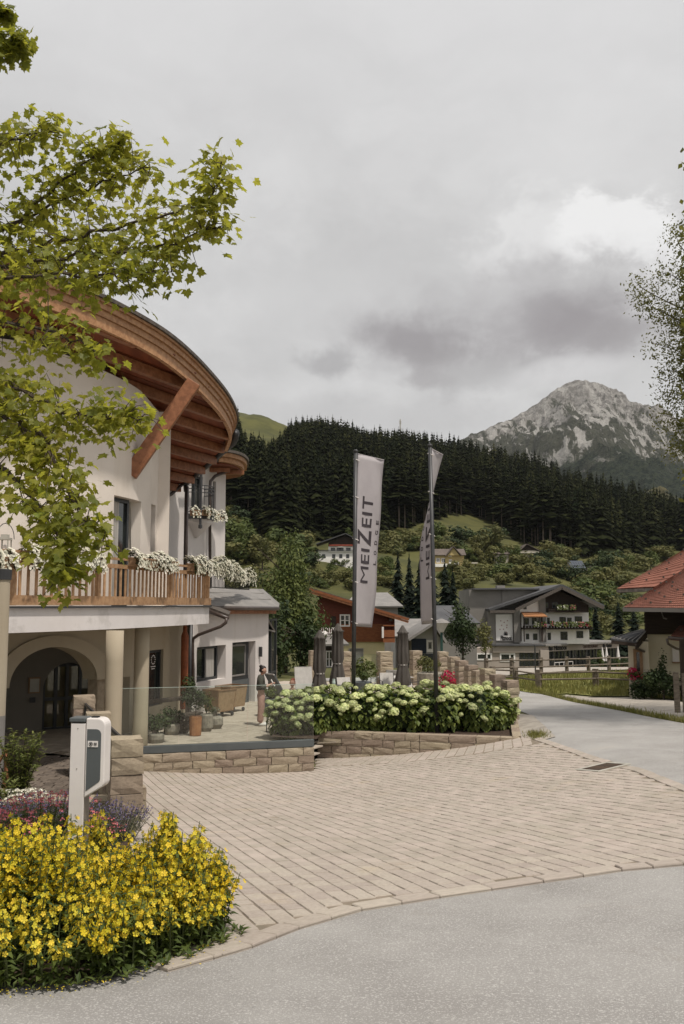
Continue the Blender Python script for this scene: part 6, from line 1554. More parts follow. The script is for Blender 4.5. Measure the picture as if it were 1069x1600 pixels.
# ================================================================ people
def skin_obj(name, nodes, edges, mat, parent, base, sub=2, root=0):
    """one smooth body grown along a skeleton: nodes = [(x, y, z, rx, ry)]"""
    me = bpy.data.meshes.new(name); me.from_pydata([n[:3] for n in nodes], edges, []); me.materials.append(mat)
    o = bpy.data.objects.new(name, me); COL.objects.link(o); o.parent = parent
    sk = o.modifiers.new('skin', 'SKIN'); sk.use_smooth_shade = True; sk.branch_smoothing = .4
    for i, n in enumerate(nodes):
        d_ = me.skin_vertices[0].data[i]; d_.radius = (n[3], n[4] if len(n) > 4 else n[3]); d_.use_root = i == root
    sb = o.modifiers.new('sub', 'SUBSURF'); sb.levels = sub; sb.render_levels = sub; return o
def person(label, loc, rz, nodes_body, parts, scale=1.0):
    o = thing('person', label, 'person', loc); return o
M['hair_dark'] = nmat('dark_hair', (.018, .013, .011), None, .5); M['hair_red'] = nmat('red_hair', (.30, .095, .05), (.22, .065, .035), .55, 20); M['sweater'] = nmat('grey_green_sweater', (.075, .075, .06), (.055, .055, .045), .9, 30, .3, 90); M['trousers'] = nmat('dusty_pink_trousers', (.42, .25, .205), (.36, .21, .17), .9, 8, .2, 30); M['shoe'] = nmat('white_shoe', (.62, .6, .57), None, .6); M['blouse'] = nmat('white_blouse', (.6, .58, .55), (.5, .48, .46), .9, 10)
def hand(body_nodes, edges, wrist, d_, palm_n):
    """palm and five bent fingers added to a skeleton at node index wrist"""
    w_ = Vector(body_nodes[wrist][:3]); d_ = Vector(d_).normalized(); s = d_.cross(Vector(palm_n)).normalized(); n_ = s.cross(d_)
    b = len(body_nodes); body_nodes.append((*(w_ + d_ * .055), .026, .03)); edges.append((wrist, b)); pm = b
    for i, (off, L) in enumerate(((-.024, .062), (-.008, .072), (.008, .068), (.022, .052))):
        a = w_ + d_ * .09 + s * off; m_ = a + d_ * L * .5 - n_ * .008; t_ = m_ + d_ * L * .35 - n_ * .026
        k = len(body_nodes); body_nodes.extend([(*a, .009), (*m_, .008), (*t_, .006)]); edges.extend([(pm, k), (k, k + 1), (k + 1, k + 2)])
    a = w_ + d_ * .04 - s * .035; k = len(body_nodes); body_nodes.extend([(*a, .011), (*(a + d_ * .035 - s * .012 - n_ * .012), .009)]); edges.extend([(pm, k), (k, k + 1)])
# standing woman, facing right, reading a note pad held in both hands
wp = onT(407.5, 25.3); W = thing('person', 'woman standing on the terrace in grey-green sweater and pink trousers, holding a white note pad', 'person', wp); s_ = .98
body = [(0, 0, .90, .13, .10), (0, 0, 1.02, .12, .095), (.005, 0, 1.2, .135, .10), (.0, 0, 1.31, .12, .085), (.02, 0, 1.38, .05, .05), (.035, 0, 1.43, .048, .048)]
edg = [(0, 1), (1, 2), (2, 3), (3, 4), (4, 5)]
for sy in (-1, 1):
    k = len(body); body += [(.01, sy * .085, .86, .088), (.02, sy * .095, .47, .058), (-.005, sy * .095, .09, .036), (.09, sy * .10, .045, .034, .03), (.15, sy * .105, .03, .028, .024)]; edg += [(0, k), (k, k + 1), (k + 1, k + 2), (k + 2, k + 3), (k + 3, k + 4)]
    k = len(body); body += [(0, sy * .165, 1.31, .055), (.02, sy * .20, 1.04, .043), (.21, sy * .10, 1.10, .031), (.245, sy * .085, 1.115, .024)]; edg += [(3, k), (k, k + 1), (k + 1, k + 2), (k + 2, k + 3)]
    hand(body, edg, k + 3, (.85, -sy * .25, .35), (0, -sy, .4))
skin_obj('body', body, edg, M['skin'], W, wp, 2)
def head_mesh_p(c, faced, hairmat, parent, bun=None, tilt=.25):
    """a modelled head: skull, jaw, nose, brow, ears, eyes and mouth, then hair"""
    c = Vector(c); f = Vector((cos(faced), sin(faced), 0)); s = Vector((-f.y, f.x, 0)); up = Vector((0, 0, 1)); f2 = (f * cos(tilt) - up * sin(tilt)); u2 = (up * cos(tilt) + f * sin(tilt))
    mb = MB(); n, m = 20, 14
    for i in range(m + 1):
        ph = pi * i / m - pi / 2
        for j in range(n):
            a = 2 * pi * j / n; x, y, z = cos(ph) * cos(a), cos(ph) * sin(a), sin(ph)
            X, Y, Z = x * .096, y * .074, z * .115
            if z < -.15: X = X * (1 + .10 * z) + .012 * (-z); Y *= 1 + .33 * z
            if x > .9 and abs(z) < .28: X += .022 * max(0, 1 - abs(z + .12) / .2) * max(0, 1 - abs(y) / .3)
            if x > .75 and -.5 < z < -.38: X += .004
            if x > .7 and .05 < z < .2 and .2 < abs(y) < .6: X -= .008
            mb.v.append(tuple(c + f2 * X + s * Y + u2 * Z))
    for i in range(m):
        for j in range(n): mb.f.append((i * n + j, i * n + (j + 1) % n, (i + 1) * n + (j + 1) % n, (i + 1) * n + j)); mb.t.append(.5)
    h = mb.build('head', M['skin'], parent, smooth=True)
    for sy in (-1, 1):
        mb = MB(); mb.lathe([(.004, -.028), (.016, -.015), (.02, .01), (.006, .03)], c + s * sy * .076 - f2 * .005, 8); mb.build('ear', M['skin'], h, smooth=True)
        mb = MB(); q = c + f2 * .084 + s * sy * .032 + u2 * .012; mb.lathe([(.003, -.008), (.011, 0), (.003, .008)], q, 8); mb.build('eye', M['ink'], h)
    mb = MB(); mb.bar(c + f2 * .092 - u2 * .055 - s * .02, c + f2 * .092 - u2 * .055 + s * .02, .008, .007); M.setdefault('lip', nmat('lips', (.36, .12, .10), None, .5)); mb.build('mouth', M['lip'], h)
    mb = MB()
    hr = []
    for i in range(9):
        ph = -0.5 + (pi / 2 + .5) * i / 8
        for j in range(n):
            a = 2 * pi * j / n; x, y, z = cos(ph) * cos(a), cos(ph) * sin(a), sin(ph); k = 1.10 + .03 * sin(j * 5.0)
            if x > .15 and z < .55: k = .9
            mb.v.append(tuple(c + f2 * (x * .096 * k - .006) + s * y * .074 * k + u2 * z * .115 * k))
    for i in range(8):
        for j in range(n): mb.f.append((i * n + j, i * n + (j + 1) % n, (i + 1) * n + (j + 1) % n, (i + 1) * n + j)); mb.t.append(.5)
    if bun: mb.lathe([(.01, -.05), (.045, -.03), (.055, 0), (.04, .035), (.01, .05)], c + f2 * bun[0] + u2 * bun[1], 10)
    mb.build('hair', hairmat, h, smooth=True)
head_mesh_p(wp + Vector((.055, 0, 1.515)), 0.0, M['hair_dark'], W, (-.085, .085), .3)
sw = [(0, 0, .93, .145, .125), (0, 0, 1.02, .145, .125), (.005, 0, 1.2, .15, .12), (0, 0, 1.335, .15, .115), (.012, 0, 1.385, .075, .07)]; es = [(0, 1), (1, 2), (2, 3), (3, 4)]
for sy in (-1, 1): k = len(sw); sw += [(0, sy * .165, 1.32, .098), (.005, sy * .19, 1.2, .085), (.01, sy * .212, 1.05, .072), (.10, sy * .165, 1.07, .058), (.17, sy * .12, 1.09, .046)]; es += [(3, k), (k, k + 1), (k + 1, k + 2), (k + 2, k + 3), (k + 3, k + 4)]
skin_obj('sweater', sw, es, M['sweater'], W, wp, 2)
tr = [(0, 0, .95, .135, .115), (0, 0, .87, .145, .125)]; et = [(0, 1)]
for sy in (-1, 1): k = len(tr); tr += [(.012, sy * .085, .74, .112), (.018, sy * .098, .48, .095), (-.005, sy * .10, .2, .088), (-.006, sy * .10, .09, .09)]; et += [(1, k), (k, k + 1), (k + 1, k + 2), (k + 2, k + 3)]
skin_obj('trousers', tr, et, M['trousers'], W, wp, 2)
for sy in (-1, 1):
    mb = MB(); q = wp + Vector((.05, sy * .102, 0)); mb.lathe([(.03, .005), (.05, .01), (.05, .05), (.035, .085)], (0, 0, 0), 12); me = mb.mesh('shoe', M['shoe'], smooth=True); piece('shoe', me, W, q + Vector((.02, 0, 0)), None, (2.5, 1.0, 1.0))
np_ = thing('note_pad', 'white note pad held by the standing woman', 'note pad', wp + Vector((.335, 0, 1.17))); mb = MB(); mb.box(np_.location, (.015, .15, .21), rot=Matrix.Rotation(-.5, 3, 'Y')); mb.build('pages', M['shoe'], np_)
# seated guest
gp_ = onT(457, 25.3); Gt = thing('person', 'red-haired guest in a white blouse sitting behind the hydrangea hedge', 'person', gp_)
body = [(0, 0, .50, .15, .12), (0, 0, .62, .125, .10), (0, 0, .85, .135, .10), (0, 0, .95, .115, .085), (0, -.015, 1.02, .05), (0, -.02, 1.07, .047)]; edg = [(i, i + 1) for i in range(5)]
for sx in (-1, 1):
    k = len(body); body += [(sx * .09, -.06, .50, .088), (sx * .11, -.45, .49, .062), (sx * .11, -.47, .09, .038), (sx * .11, -.58, .04, .032)]; edg += [(0, k), (k, k + 1), (k + 1, k + 2), (k + 2, k + 3)]
    k = len(body); body += [(sx * .17, 0, .945, .054), (sx * .21, -.04, .70, .042), (sx * .13, -.27, .74, .03), (sx * .12, -.31, .75, .024)]; edg += [(3, k), (k, k + 1), (k + 1, k + 2), (k + 2, k + 3)]; hand(body, edg, k + 3, (-sx * .2, -.95, .05), (0, 0, 1))
skin_obj('body', body, edg, M['skin'], Gt, gp_, 2)
sw = [(0, 0, .50, .16, .14), (0, 0, .62, .14, .115), (0, 0, .85, .15, .115), (0, 0, .955, .13, .095), (0, -.01, 1.0, .07)]; es = [(i, i + 1) for i in range(4)]
for sx in (-1, 1): k = len(sw); sw += [(sx * .17, 0, .95, .07), (sx * .215, -.03, .78, .06)]; es += [(3, k), (k, k + 1)]
skin_obj('blouse', sw, es, M['blouse'], Gt, gp_, 2)
tr = [(0, 0, .52, .16, .14)]; et = []
for sx in (-1, 1): k = len(tr); tr += [(sx * .09, -.08, .50, .105), (sx * .112, -.45, .49, .08), (sx * .112, -.475, .12, .06)]; et += [(0, k), (k, k + 1), (k + 1, k + 2)]
skin_obj('trousers', tr, et, M['sweater'], Gt, gp_, 2)
head_mesh_p(gp_ + Vector((0, -.02, 1.165)), -pi / 2 - .35, M['hair_red'], Gt, (-.06, .09), .05)
chair(457, 25.45, 0.0, 'pale mesh chair on which the red-haired guest sits')

# ================================================================ buildings beyond the terrace
def wallbox(parent, name, o_, ux, uy, w_, d_, z0, z1, mat):
    mb = MB(); c = [o_, o_ + ux * w_, o_ + ux * w_ + uy * d_, o_ + uy * d_]; mb.prism([(p.x, p.y, z0) for p in c], (0, 0, z1 - z0)); return mb.build(name, mat, parent)
class Fr:
    """a building frame: a plan origin, its front direction, and helpers in metres along it"""
    def __init__(s, o, ang): s.o = Vector((o[0], o[1])); s.a = ang; s.ux = Vector((cos(ang), sin(ang))); s.uy = Vector((-sin(ang), cos(ang)))
    def p(s, x, y, z): q = s.o + s.ux * x + s.uy * y; return Vector((q.x, q.y, z))
    def box(s, mb, x0, x1, y0, y1, z0, z1):
        mb.box(s.p((x0 + x1) / 2, (y0 + y1) / 2, (z0 + z1) / 2), (abs(x1 - x0), abs(y1 - y0), abs(z1 - z0)), s.a)
    def add(s, name, mat, parent, *boxes, **k):
        mb = MB()
        for b in boxes: s.box(mb, *b)
        return mb.build(name, mat, parent, **k)
    def win(s, parent, x0, x1, z0, z1, y=0.0, fm=None, div=(.5,), rails=(), name='window', out=.03, pane=None, fw=.07):
        mb = MB()
        for b in ((x0, x0 + fw, z0, z1), (x1 - fw, x1, z0, z1), (x0 + fw, x1 - fw, z0, z0 + fw), (x0 + fw, x1 - fw, z1 - fw, z1)): s.box(mb, b[0], b[1], y - out, y + .05, b[2], b[3])
        for t_ in div: c = x0 + (x1 - x0) * t_; s.box(mb, c - fw / 2, c + fw / 2, y - out * .8, y + .04, z0 + fw, z1 - fw)
        for t_ in rails: c = z0 + (z1 - z0) * t_; s.box(mb, x0 + fw, x1 - fw, y - out * .6, y + .03, c - fw / 3, c + fw / 3)
        f = mb.build(name, fm or M['frame'], parent); mb = MB(); s.box(mb, x0 + fw / 2, x1 - fw / 2, y - .008, y + .03, z0 + fw / 2, z1 - fw / 2); mb.build('pane', pane or M['pane'], f); return f
    def slope(s, mb, a, b, c, d_, th):
        q = [s.p(*v) for v in (a, b, c, d_)]; n_ = (q[1] - q[0]).cross(q[3] - q[0]).normalized(); n_ = n_ if n_.z > 0 else -n_; mb.prism(q, n_ * th)
M['red_timber'] = nmat('dark_red_timber', (.135, .032, .018), (.085, .022, .013), .7, 3, .15, 30, stretch=(1, 1, 8)); M['orange_timber'] = nmat('orange_timber', (.24, .085, .032), (.16, .052, .02), .7, 3, .15, 30, stretch=(1, 1, 8)); M['yellow_wall'] = nmat('pale_yellow_wall', (.52, .45, .26), (.47, .405, .235), .9, .8); M['navy'] = nmat('navy_boards', (.012, .018, .032), (.018, .024, .04), .6, 2); M['grey_wall'] = nmat('grey_wall', (.23, .215, .195), (.2, .187, .17), .9, .5); M['taupe_wall'] = nmat('taupe_wall', (.40, .345, .30), (.36, .31, .265), .9, .4); M['dark_timber'] = nmat('dark_timber', (.04, .027, .02), (.026, .018, .014), .75, 3, .2, 30, stretch=(1, 1, 6)); M['hotel_white'] = nmat('hotel_white', (.80, .775, .735), (.76, .735, .695), .9, .4); M['slate_roof'] = nmat('slate_roof', (.085, .085, .088), (.062, .062, .066), .6, .8)
# the red chalet
Y0 = 72.0
def mpx(px, Y): return XY(px, Y, 1000).x
ch = thing('red_chalet', 'dark red timber chalet with a low gable roof over a pale yellow ground floor', 'house', (mpx(560, Y0), Y0, Gs(mpx(560, Y0), Y0)))
fr = Fr((0, Y0), 0.0); X = lambda px: mpx(px, Y0); Z = lambda py: ZZ(py, Y0)
mb = MB(); mb.prism([fr.p(X(496), 0, Z(1003)), fr.p(X(617), 0, Z(1003)), fr.p(X(617), 0, Z(962)), fr.p(X(496), 0, Z(926))], (0, 9, 0)); mb.build('upper_wall', M['red_timber'], ch)
nb = 13
for i in range(nb):
    z0 = Z(1003) + (Z(975) - Z(1003)) * i / nb; fr.add('timber_board', M['orange_timber'], ch, (X(529), X(598), -.05, -.01, z0 + .01, z0 + (Z(975) - Z(1003)) / nb - .01))
fr.add('wall', M['yellow_wall'], ch, (X(529), X(601), .12, 8.8, Gs(0, Y0) - .6, Z(1003)))
fr.add('basement_wall', M['dark_timber'], ch, (X(503), X(529), .3, 8.8, Gs(0, Y0) - .6, Z(1003)))
mb = MB(); fr.slope(mb, (X(484), -1.1, Z(922)), (X(638), -1.1, Z(969)), (X(638), 10, Z(969)), (X(484), 10, Z(922)), .2); mb.build('roof', M['dark_roof'], ch)
for dz, th, m_ in ((-.02, .2, 'orange_timber'), (-.22, .16, 'beam_wood')):
    mb = MB(); a, b = fr.p(X(484), -1.13 + (.05 if dz < -.1 else 0), Z(922) + dz + .06), fr.p(X(637), -1.13 + (.05 if dz < -.1 else 0), Z(968.5) + dz + .06); mb.bar(a, b, .07, th); mb.build('barge_board', M[m_], ch)
for px in (497, 560, 610): zc = ZZ(922 + (px - 484) * .305, Y0) - .3; fr.add('roof_beam', M['dark_timber'], ch, (X(px) - .12, X(px) + .12, -1.0, .5, zc - .2, zc))
fr.win(ch, X(531), X(547), Z(979), Z(960), 0, M['white_paint'], rails=(.5,), out=.09, fw=.1); fr.win(ch, X(509), X(520), Z(1043), Z(1017), .3, M['white_paint'], rails=(.5,), out=.09, fw=.1)
fr.win(ch, X(545), X(568), Z(1040), Z(1013), .12, M['grey_wall'], (), out=.09, pane=M['grey_wall'], name='garage_door')
fr.add('shutter', M['dark_timber'], ch, (X(517), X(525), -.08, 0, Z(982), Z(963)))
mb = MB(); fr.slope(mb, (X(485), -3.2, Z(1007)), (X(545), -3.2, Z(1006)), (X(528), .2, Z(993)), (X(500), .2, Z(993)), .15); mb.build('porch_roof', M['grey_roof'], ch)
bal = fr.add('balcony', M['white_paint'], ch, (X(503), X(527), -1.0, -.95, Z(981), Z(980)), (X(503), X(527), -1.0, -.95, Z(989), Z(988)))
for i in range(9): x = X(503) + (X(527) - X(503)) * i / 8; fr.add('baluster', M['white_paint'], bal, (x - .03, x + .03, -1.0, -.96, Z(988), Z(981)))
lg = fr.add('loggia', M['orange_timber'], ch, (X(598), X(616), -1.0, .1, Z(1003), Z(997)), (X(598), X(616), -.95, -.9, Z(995), Z(984)), (X(598), X(616), -1, .1, Z(978), Z(976)))
fr.add('loggia_post', M['white_paint'], ch, (X(596), X(599), -1.0, -.8, Z(996), Z(979)))
# satellite dish and the grey hipped roof of the house behind
d_ = fr.p(X(508), -1.1, Z(990)); sd = thing('satellite_dish', 'small white satellite dish by the balcony of the red chalet', 'satellite dish', d_); mb = MB(); mb.lathe([(.02, .06), (.16, .01), (.25, -.04)], (0, 0, 0), 14); me = mb.mesh('dish', M['white_paint']); q = piece('dish', me, sd, d_, (pi / 2, 0, .4)); mb = MB(); mb.tube([d_ + Vector((0, .1, 0)), d_ + Vector((0, .6, -.3))], .03, 5); mb.build('arm', M['metal_dark'], sd)
def simple_house(name, label, cat, px0, px1, py_e, py_r, py_b, Y, wall, roofm, depth=8, ov=6, hip=False, wins=(), ang=0.0, ridge_px=None, wood=None):
    """a far house: walls, roof (ridge along the front unless hip or gable), windows given in photo pixels"""
    fr = Fr((0, Y), 0.0); X = lambda px: mpx(px, Y); Z = lambda py: ZZ(py, Y); o = thing(name, label, cat, (X((px0 + px1) / 2), Y, Z(py_b)))
    fr.add('wall', M[wall], o, (X(px0), X(px1), 0, depth, Z(py_b) - 2.5, Z(py_e)))
    mb = MB()
    if ridge_px is not None:                                                          # gable to the front
        rx = X(ridge_px); mb2 = MB(); mb2.prism([fr.p(X(px0), 0, Z(py_e)), fr.p(X(px1), 0, Z(py_e)), fr.p(rx, 0, Z(py_r))], (0, depth, 0)); mb2.build('gable', M[wood or wall], o)
        k = (Z(py_r) - Z(py_e)) / max(rx - X(px0), .1); k2 = (Z(py_r) - Z(py_e)) / max(X(px1) - rx, .1); e0, e1 = X(px0 - ov), X(px1 + ov)
        fr.slope(mb, (e0, -1.2, Z(py_e) - k * (X(px0) - e0) + .1), (rx, -1.2, Z(py_r) + .1), (rx, depth + .5, Z(py_r) + .1), (e0, depth + .5, Z(py_e) - k * (X(px0) - e0) + .1), .2)
        fr.slope(mb, (rx, -1.2, Z(py_r) + .1), (e1, -1.2, Z(py_e) - k2 * (e1 - X(px1)) + .1), (e1, depth + .5, Z(py_e) - k2 * (e1 - X(px1)) + .1), (rx, depth + .5, Z(py_r) + .1), .2)
    else:
        e0, e1 = X(px0 - ov), X(px1 + ov); i_ = (e1 - e0) * .22 if hip else 0; zr, ze = Z(py_r), Z(py_e)
        fr.slope(mb, (e0, -.8, ze), (e1, -.8, ze), (e1 - i_, depth / 2, zr), (e0 + i_, depth / 2, zr), .15); fr.slope(mb, (e0, depth + .8, ze), (e1, depth + .8, ze), (e1 - i_, depth / 2, zr), (e0 + i_, depth / 2, zr), .15)
        if hip: mb.add([fr.p(e1, -.8, ze), fr.p(e1, depth + .8, ze), fr.p(e1 - i_, depth / 2, zr)], [(0, 1, 2)]); mb.add([fr.p(e0, -.8, ze), fr.p(e0, depth + .8, ze), fr.p(e0 + i_, depth / 2, zr)], [(0, 1, 2)])
        else:
            g = MB(); g.prism([fr.p(X(px0), 0, ze), fr.p(X(px0), depth, ze), fr.p(X(px0), depth / 2, zr)], (X(px1) - X(px0), 0, 0)); g.build('gable', M[wall], o)
    mb.build('roof', M[roofm], o)
    for (a, b, c, d_) in wins: fr.win(o, X(a), X(b), Z(d_), Z(c), 0, M['white_paint'] if wall != 'hotel_white' else None, out=.06, fw=max(.06, .9 * Y / F_PX))
    return o, fr, X, Z
simple_house('grey_roofed_house', 'house with a pale grey hipped roof just behind the red chalet', 'house', 545, 622, 949, 927, 1000, 96, 'grey_wall', 'grey_roof', 9, 8, True)
M['garage_grey'] = nmat('pale_grey_render', (.40, .385, .37), (.36, .345, .33), .9, .5)
ng, fr2, X2, Z2 = simple_house('garage_building', 'pale gabled garage building with a dark navy opening below the right banner', 'building', 642, 690, 1000, 978, 1052, 76, 'garage_grey', 'grey_roof', 9, 4, ridge_px=676)
fr2.add('navy_front', M['navy'], ng, (X2(643), X2(666), -.06, .02, Z2(1021), Z2(998)), (X2(643), X2(690), -.06, .02, Z2(1034), Z2(1021.5)))
for i in range(5): fr2.add('navy_board', M['navy'], ng, (X2(643.5), X2(665.5), -.10, -.06, Z2(1020.5) + i * .22, Z2(1020.5) + i * .22 + .2))
fr2.add('window_surround', M['white_paint'], ng, (X2(666.5), X2(677), -.10, -.02, Z2(1019), Z2(1000))); fr2.win(ng, X2(669), X2(674.5), Z2(1014), Z2(1003), -.1, M['grey_wall'], ())
simple_house('low_shed', 'low grey shed roof between the chalet and the garage building', 'shed', 618, 668, 996, 970, 1040, 86, 'garage_grey', 'grey_roof', 8, 4)
simple_house('hipped_hall', 'grey roofed hall behind the green street lamp', 'building', 668, 745, 975, 948, 1030, 104, 'grey_wall', 'slate_roof', 10, 4, True)

# ================================================================ the hotel
HY = 128.0; hx = lambda px: mpx(px, HY); hz = lambda py: ZZ(py, HY)
ht = thing('hotel_building', 'grey and white hotel with dark gable roof, flower balconies and long glazed ground floor', 'hotel', (hx(850), HY, hz(1043)))
fh = Fr((0, HY), 0.0)
fh.add('side_wing', M['grey_wall'], ht, (hx(738), hx(800), 2.2, 14, hz(1043) - 1, hz(921)))
fh.add('wall', M['grey_wall'], ht, (hx(764), hx(818), .4, 14, hz(1006), hz(953)))
fh.add('main_wall', M['hotel_white'], ht, (hx(812), hx(921), 0, 14, hz(1006), hz(955)))
mb = MB(); mb.prism([fh.p(hx(812), 0, hz(955)), fh.p(hx(921), 0, hz(955)), fh.p(hx(921), 0, hz(945)), fh.p(hx(872), 0, hz(921)), fh.p(hx(812), 0, hz(948))], (0, 14, 0)); mb.build('gable', M['hotel_white'], ht)
mb = MB(); mb.prism([fh.p(hx(853), -.05, hz(957)), fh.p(hx(921), -.05, hz(957)), fh.p(hx(921), -.05, hz(945)), fh.p(hx(872), -.05, hz(921)), fh.p(hx(853), -.05, hz(930))], (0, .12, 0)); mb.build('dark_gable_boards', M['dark_timber'], ht)
fh.add('grey_pier', M['grey_wall'], ht, (hx(803), hx(812.5), -.35, .5, hz(1004), hz(953)), ); fh.add('grey_pier', M['grey_wall'], ht, (hx(843), hx(853), -.35, .1, hz(1003), hz(931)))
mb = MB(); fh.slope(mb, (hx(764), -1.4, hz(955)), (hx(764), 15, hz(955)), (hx(875), 15, hz(917)), (hx(875), -1.9, hz(917)), .35); fh.slope(mb, (hx(875), -1.9, hz(917)), (hx(939), -1.9, hz(949)), (hx(939), 15, hz(949)), (hx(875), 15, hz(917)), .35); rf_ = mb.build('roof', M['slate_roof'], ht)
mb = MB(); fh.slope(mb, (hx(742), 1.2, hz(921)), (hx(745), 14, hz(921)), (hx(874), 15, hz(917)), (hx(848), 1.2, hz(921)), .2); mb.build('flat_roof', M['slate_roof'], ht)
mb = MB(); mb.bar(fh.p(hx(803), -1.95, hz(953)), fh.p(hx(875), -1.95, hz(918.5)), .1, .45); mb.bar(fh.p(hx(875), -1.95, hz(918.5)), fh.p(hx(939), -1.95, hz(950)), .1, .45); mb.bar(fh.p(hx(764), -1.45, hz(955.5)), fh.p(hx(803), -1.45, hz(955.5)), .1, .4); mb.build('barge_board', M['dark_roof'], ht)
mb = MB(); mb.prism([fh.p(hx(790), 2.0, hz(953)), fh.p(hx(872), 2.0, hz(953)), fh.p(hx(872), 2.0, hz(918.5)), fh.p(hx(848), 2.0, hz(921.5)), fh.p(hx(790), 2.0, hz(921.5))], (0, 11, 0)); mb.build('link_wall', M['grey_wall'], ht)
fh.add('chimney', M['grey_roof'], rf_, (hx(784), hx(797), 3, 4.5, hz(921), hz(914))); fh.add('skylight', M['grey_roof'], rf_, (hx(797), hx(808), 4.5, 6, hz(941), hz(936)))
fh.add('white_panel', M['hotel_white'], ht, (hx(776), hx(802), .28, .4, hz(1001), hz(960)))
for (a, b, c, d_) in ((855.5, 860, 975, 965), (875, 885, 975, 964), (887, 894, 975, 965), (899, 910.5, 974, 963), (856, 861, 1000, 988.5), (876, 887, 1000, 987), (901, 911.5, 997, 986), (822, 827, 999, 990), (833, 840, 1000, 990), (820, 827, 976, 966), (832, 839, 976, 965), (819, 824, 952, 946), (853, 858, 950, 941), (864, 873, 950, 941)):
    fh.win(ht, hx(a), hx(b), hz(c), hz(d_), -.06 if c < 953 and a > 850 else 0, None, (.5,) if b - a > 7 else (), out=.05, fw=.1)
fh.add('downpipe', M['gutter'], ht, (hx(813.5), hx(815), -.15, -.05, hz(1002), hz(958)))
mb = MB(); fh.slope(mb, (hx(815), -2.2, hz(964)), (hx(851), -2.2, hz(964)), (hx(847), .1, hz(957)), (hx(815), .1, hz(957)), .12); mb.build('awning_roof', M['terracotta'], ht)
def hbal(x0, x1, pt_, pb_, y):
    o = fh.add('balcony', M['dark_timber'], ht, (hx(x0), hx(x1), y, 0, hz(pb_), hz(pb_) + .18), (hx(x0), hx(x1), y, y + .08, hz(pt_) - .12, hz(pt_)))
    n = int((hx(x1) - hx(x0)) / .42)
    bm2 = MB(); bm2.box((0, 0, 0), (.3, .05, (hz(pt_) - hz(pb_)) * .8)); bm2 = bm2.mesh('balcony_board', M['dark_timber'])
    for i in range(n + 1): piece('balcony_board', bm2, o, fh.p(hx(x0) + .1 + (hx(x1) - hx(x0) - .2) * i / n, y + .12, (hz(pt_) + hz(pb_)) / 2))
hbal(815, 851, 977, 983, -1.5); hbal(855, 922, 977, 983, -1.5); hbal(855, 912, 952, 957, -1.4)
fh.add('balcony_post', M['dark_timber'], ht, (hx(843), hx(845), -1.5, -1.3, hz(1002), hz(964))); fh.add('balcony_post', M['dark_timber'], ht, (hx(815.5), hx(817), -1.5, -1.3, hz(1002), hz(964)))
def hbox(px0, px1, py, y, red, label, seed):
    rnd = random.Random(seed); c = fh.p((hx(px0) + hx(px1)) / 2, y, hz(py)); o = thing('flower_box', label, 'flower box', c, 'flower boxes on the hotel balconies'); mb = MB(); mb.box(c + Vector((0, 0, .1)), (hx(px1) - hx(px0), .3, .25)); mb.build('box', M['dark_timber'], o)
    for m_, n in (('leaf_mid', 90), (red, 60)):
        mb = MB()
        for i in range(n): leaf_quad(mb, c + Vector((rnd.uniform(-.5, .5) * (hx(px1) - hx(px0)), rnd.uniform(-.3, .1), rnd.uniform(-.15, .5))), Vector((rnd.uniform(-.6, .6), -1, rnd.uniform(0, .8))).normalized(), (.15 if n == 60 else .24), rnd.random(), rnd, 1)
        mb.build('flowers' if n == 60 else 'foliage', M[m_], o, fix=False)
for i, (a, b, py, c, lb) in enumerate(((857, 862, 976, 'pink_flower', 'first flower box from the left on the long middle balcony of the hotel'), (864, 873, 977, 'white_flower', 'second flower box from the left on the long middle balcony of the hotel'), (876, 885, 977, 'pink_flower', 'third flower box from the left on the long middle balcony of the hotel'), (887, 897, 977, 'white_flower', 'fourth flower box from the left on the long middle balcony of the hotel'), (899, 909, 977, 'pink_flower', 'fifth flower box from the left on the long middle balcony of the hotel'), (911, 921, 977, 'red_flower', 'flower box at the right end of the long middle balcony of the hotel'), (868, 874, 951, 'white_flower', 'left flower box on the hotel balcony under the gable'), (877, 884, 951, 'white_flower', 'middle flower box on the hotel balcony under the gable'), (888, 896, 951, 'pink_flower', 'right flower box on the hotel balcony under the gable'), (831, 839, 977, 'white_flower', 'left flower box on the short balcony of the hotel'), (842, 850, 977, 'pink_flower', 'right flower box on the short balcony of the hotel'))): hbox(a, b, py, -1.6, c, lb, 800 + i)
# long ground floor, its fascia, glazing and lettering
gy = -2.6; gz0 = hz(1044) - .6
fh.add('ground_floor', M['taupe_wall'], ht, (hx(738), hx(848), gy + .25, 2, gz0, hz(1011)), (hx(848), hx(850), gy, 2, gz0, hz(1013)))
fh.add('fascia', M['taupe_wall'], ht, (hx(765), hx(850), gy, 2, hz(1018), hz(1008)))
fA, fB = XY(849, HY + gy, 1013), XY(967, HY + gy + 12, 1004); fd2 = (fB - fA).normalized(); fa = atan2(fd2.y, fd2.x); fL = (fB - fA).length; f3 = Fr(fA, fa); zf0, zf1 = ZZ(1018, HY + gy), ZZ(1009.5, HY + gy)
f3.add('fascia', M['taupe_wall'], ht, (0, fL, 0, 3, zf0 - .05, zf1)); f3.add('canopy_roof', M['grey_roof'], ht, (-.2, fL + .5, -.6, 6, zf1, zf1 + .25))
fh.add('canopy_roof', M['slate_roof'], ht, (hx(764), hx(849), gy - .3, 2, hz(1008), hz(1005.5)))
f3.add('back_wall', M['frame'], ht, (0, fL, 2.4, 3, gz0, zf0)); gl = f3.add('glazing', M['pane'], ht, (.2, fL, .5, .55, gz0, zf0 - .05))
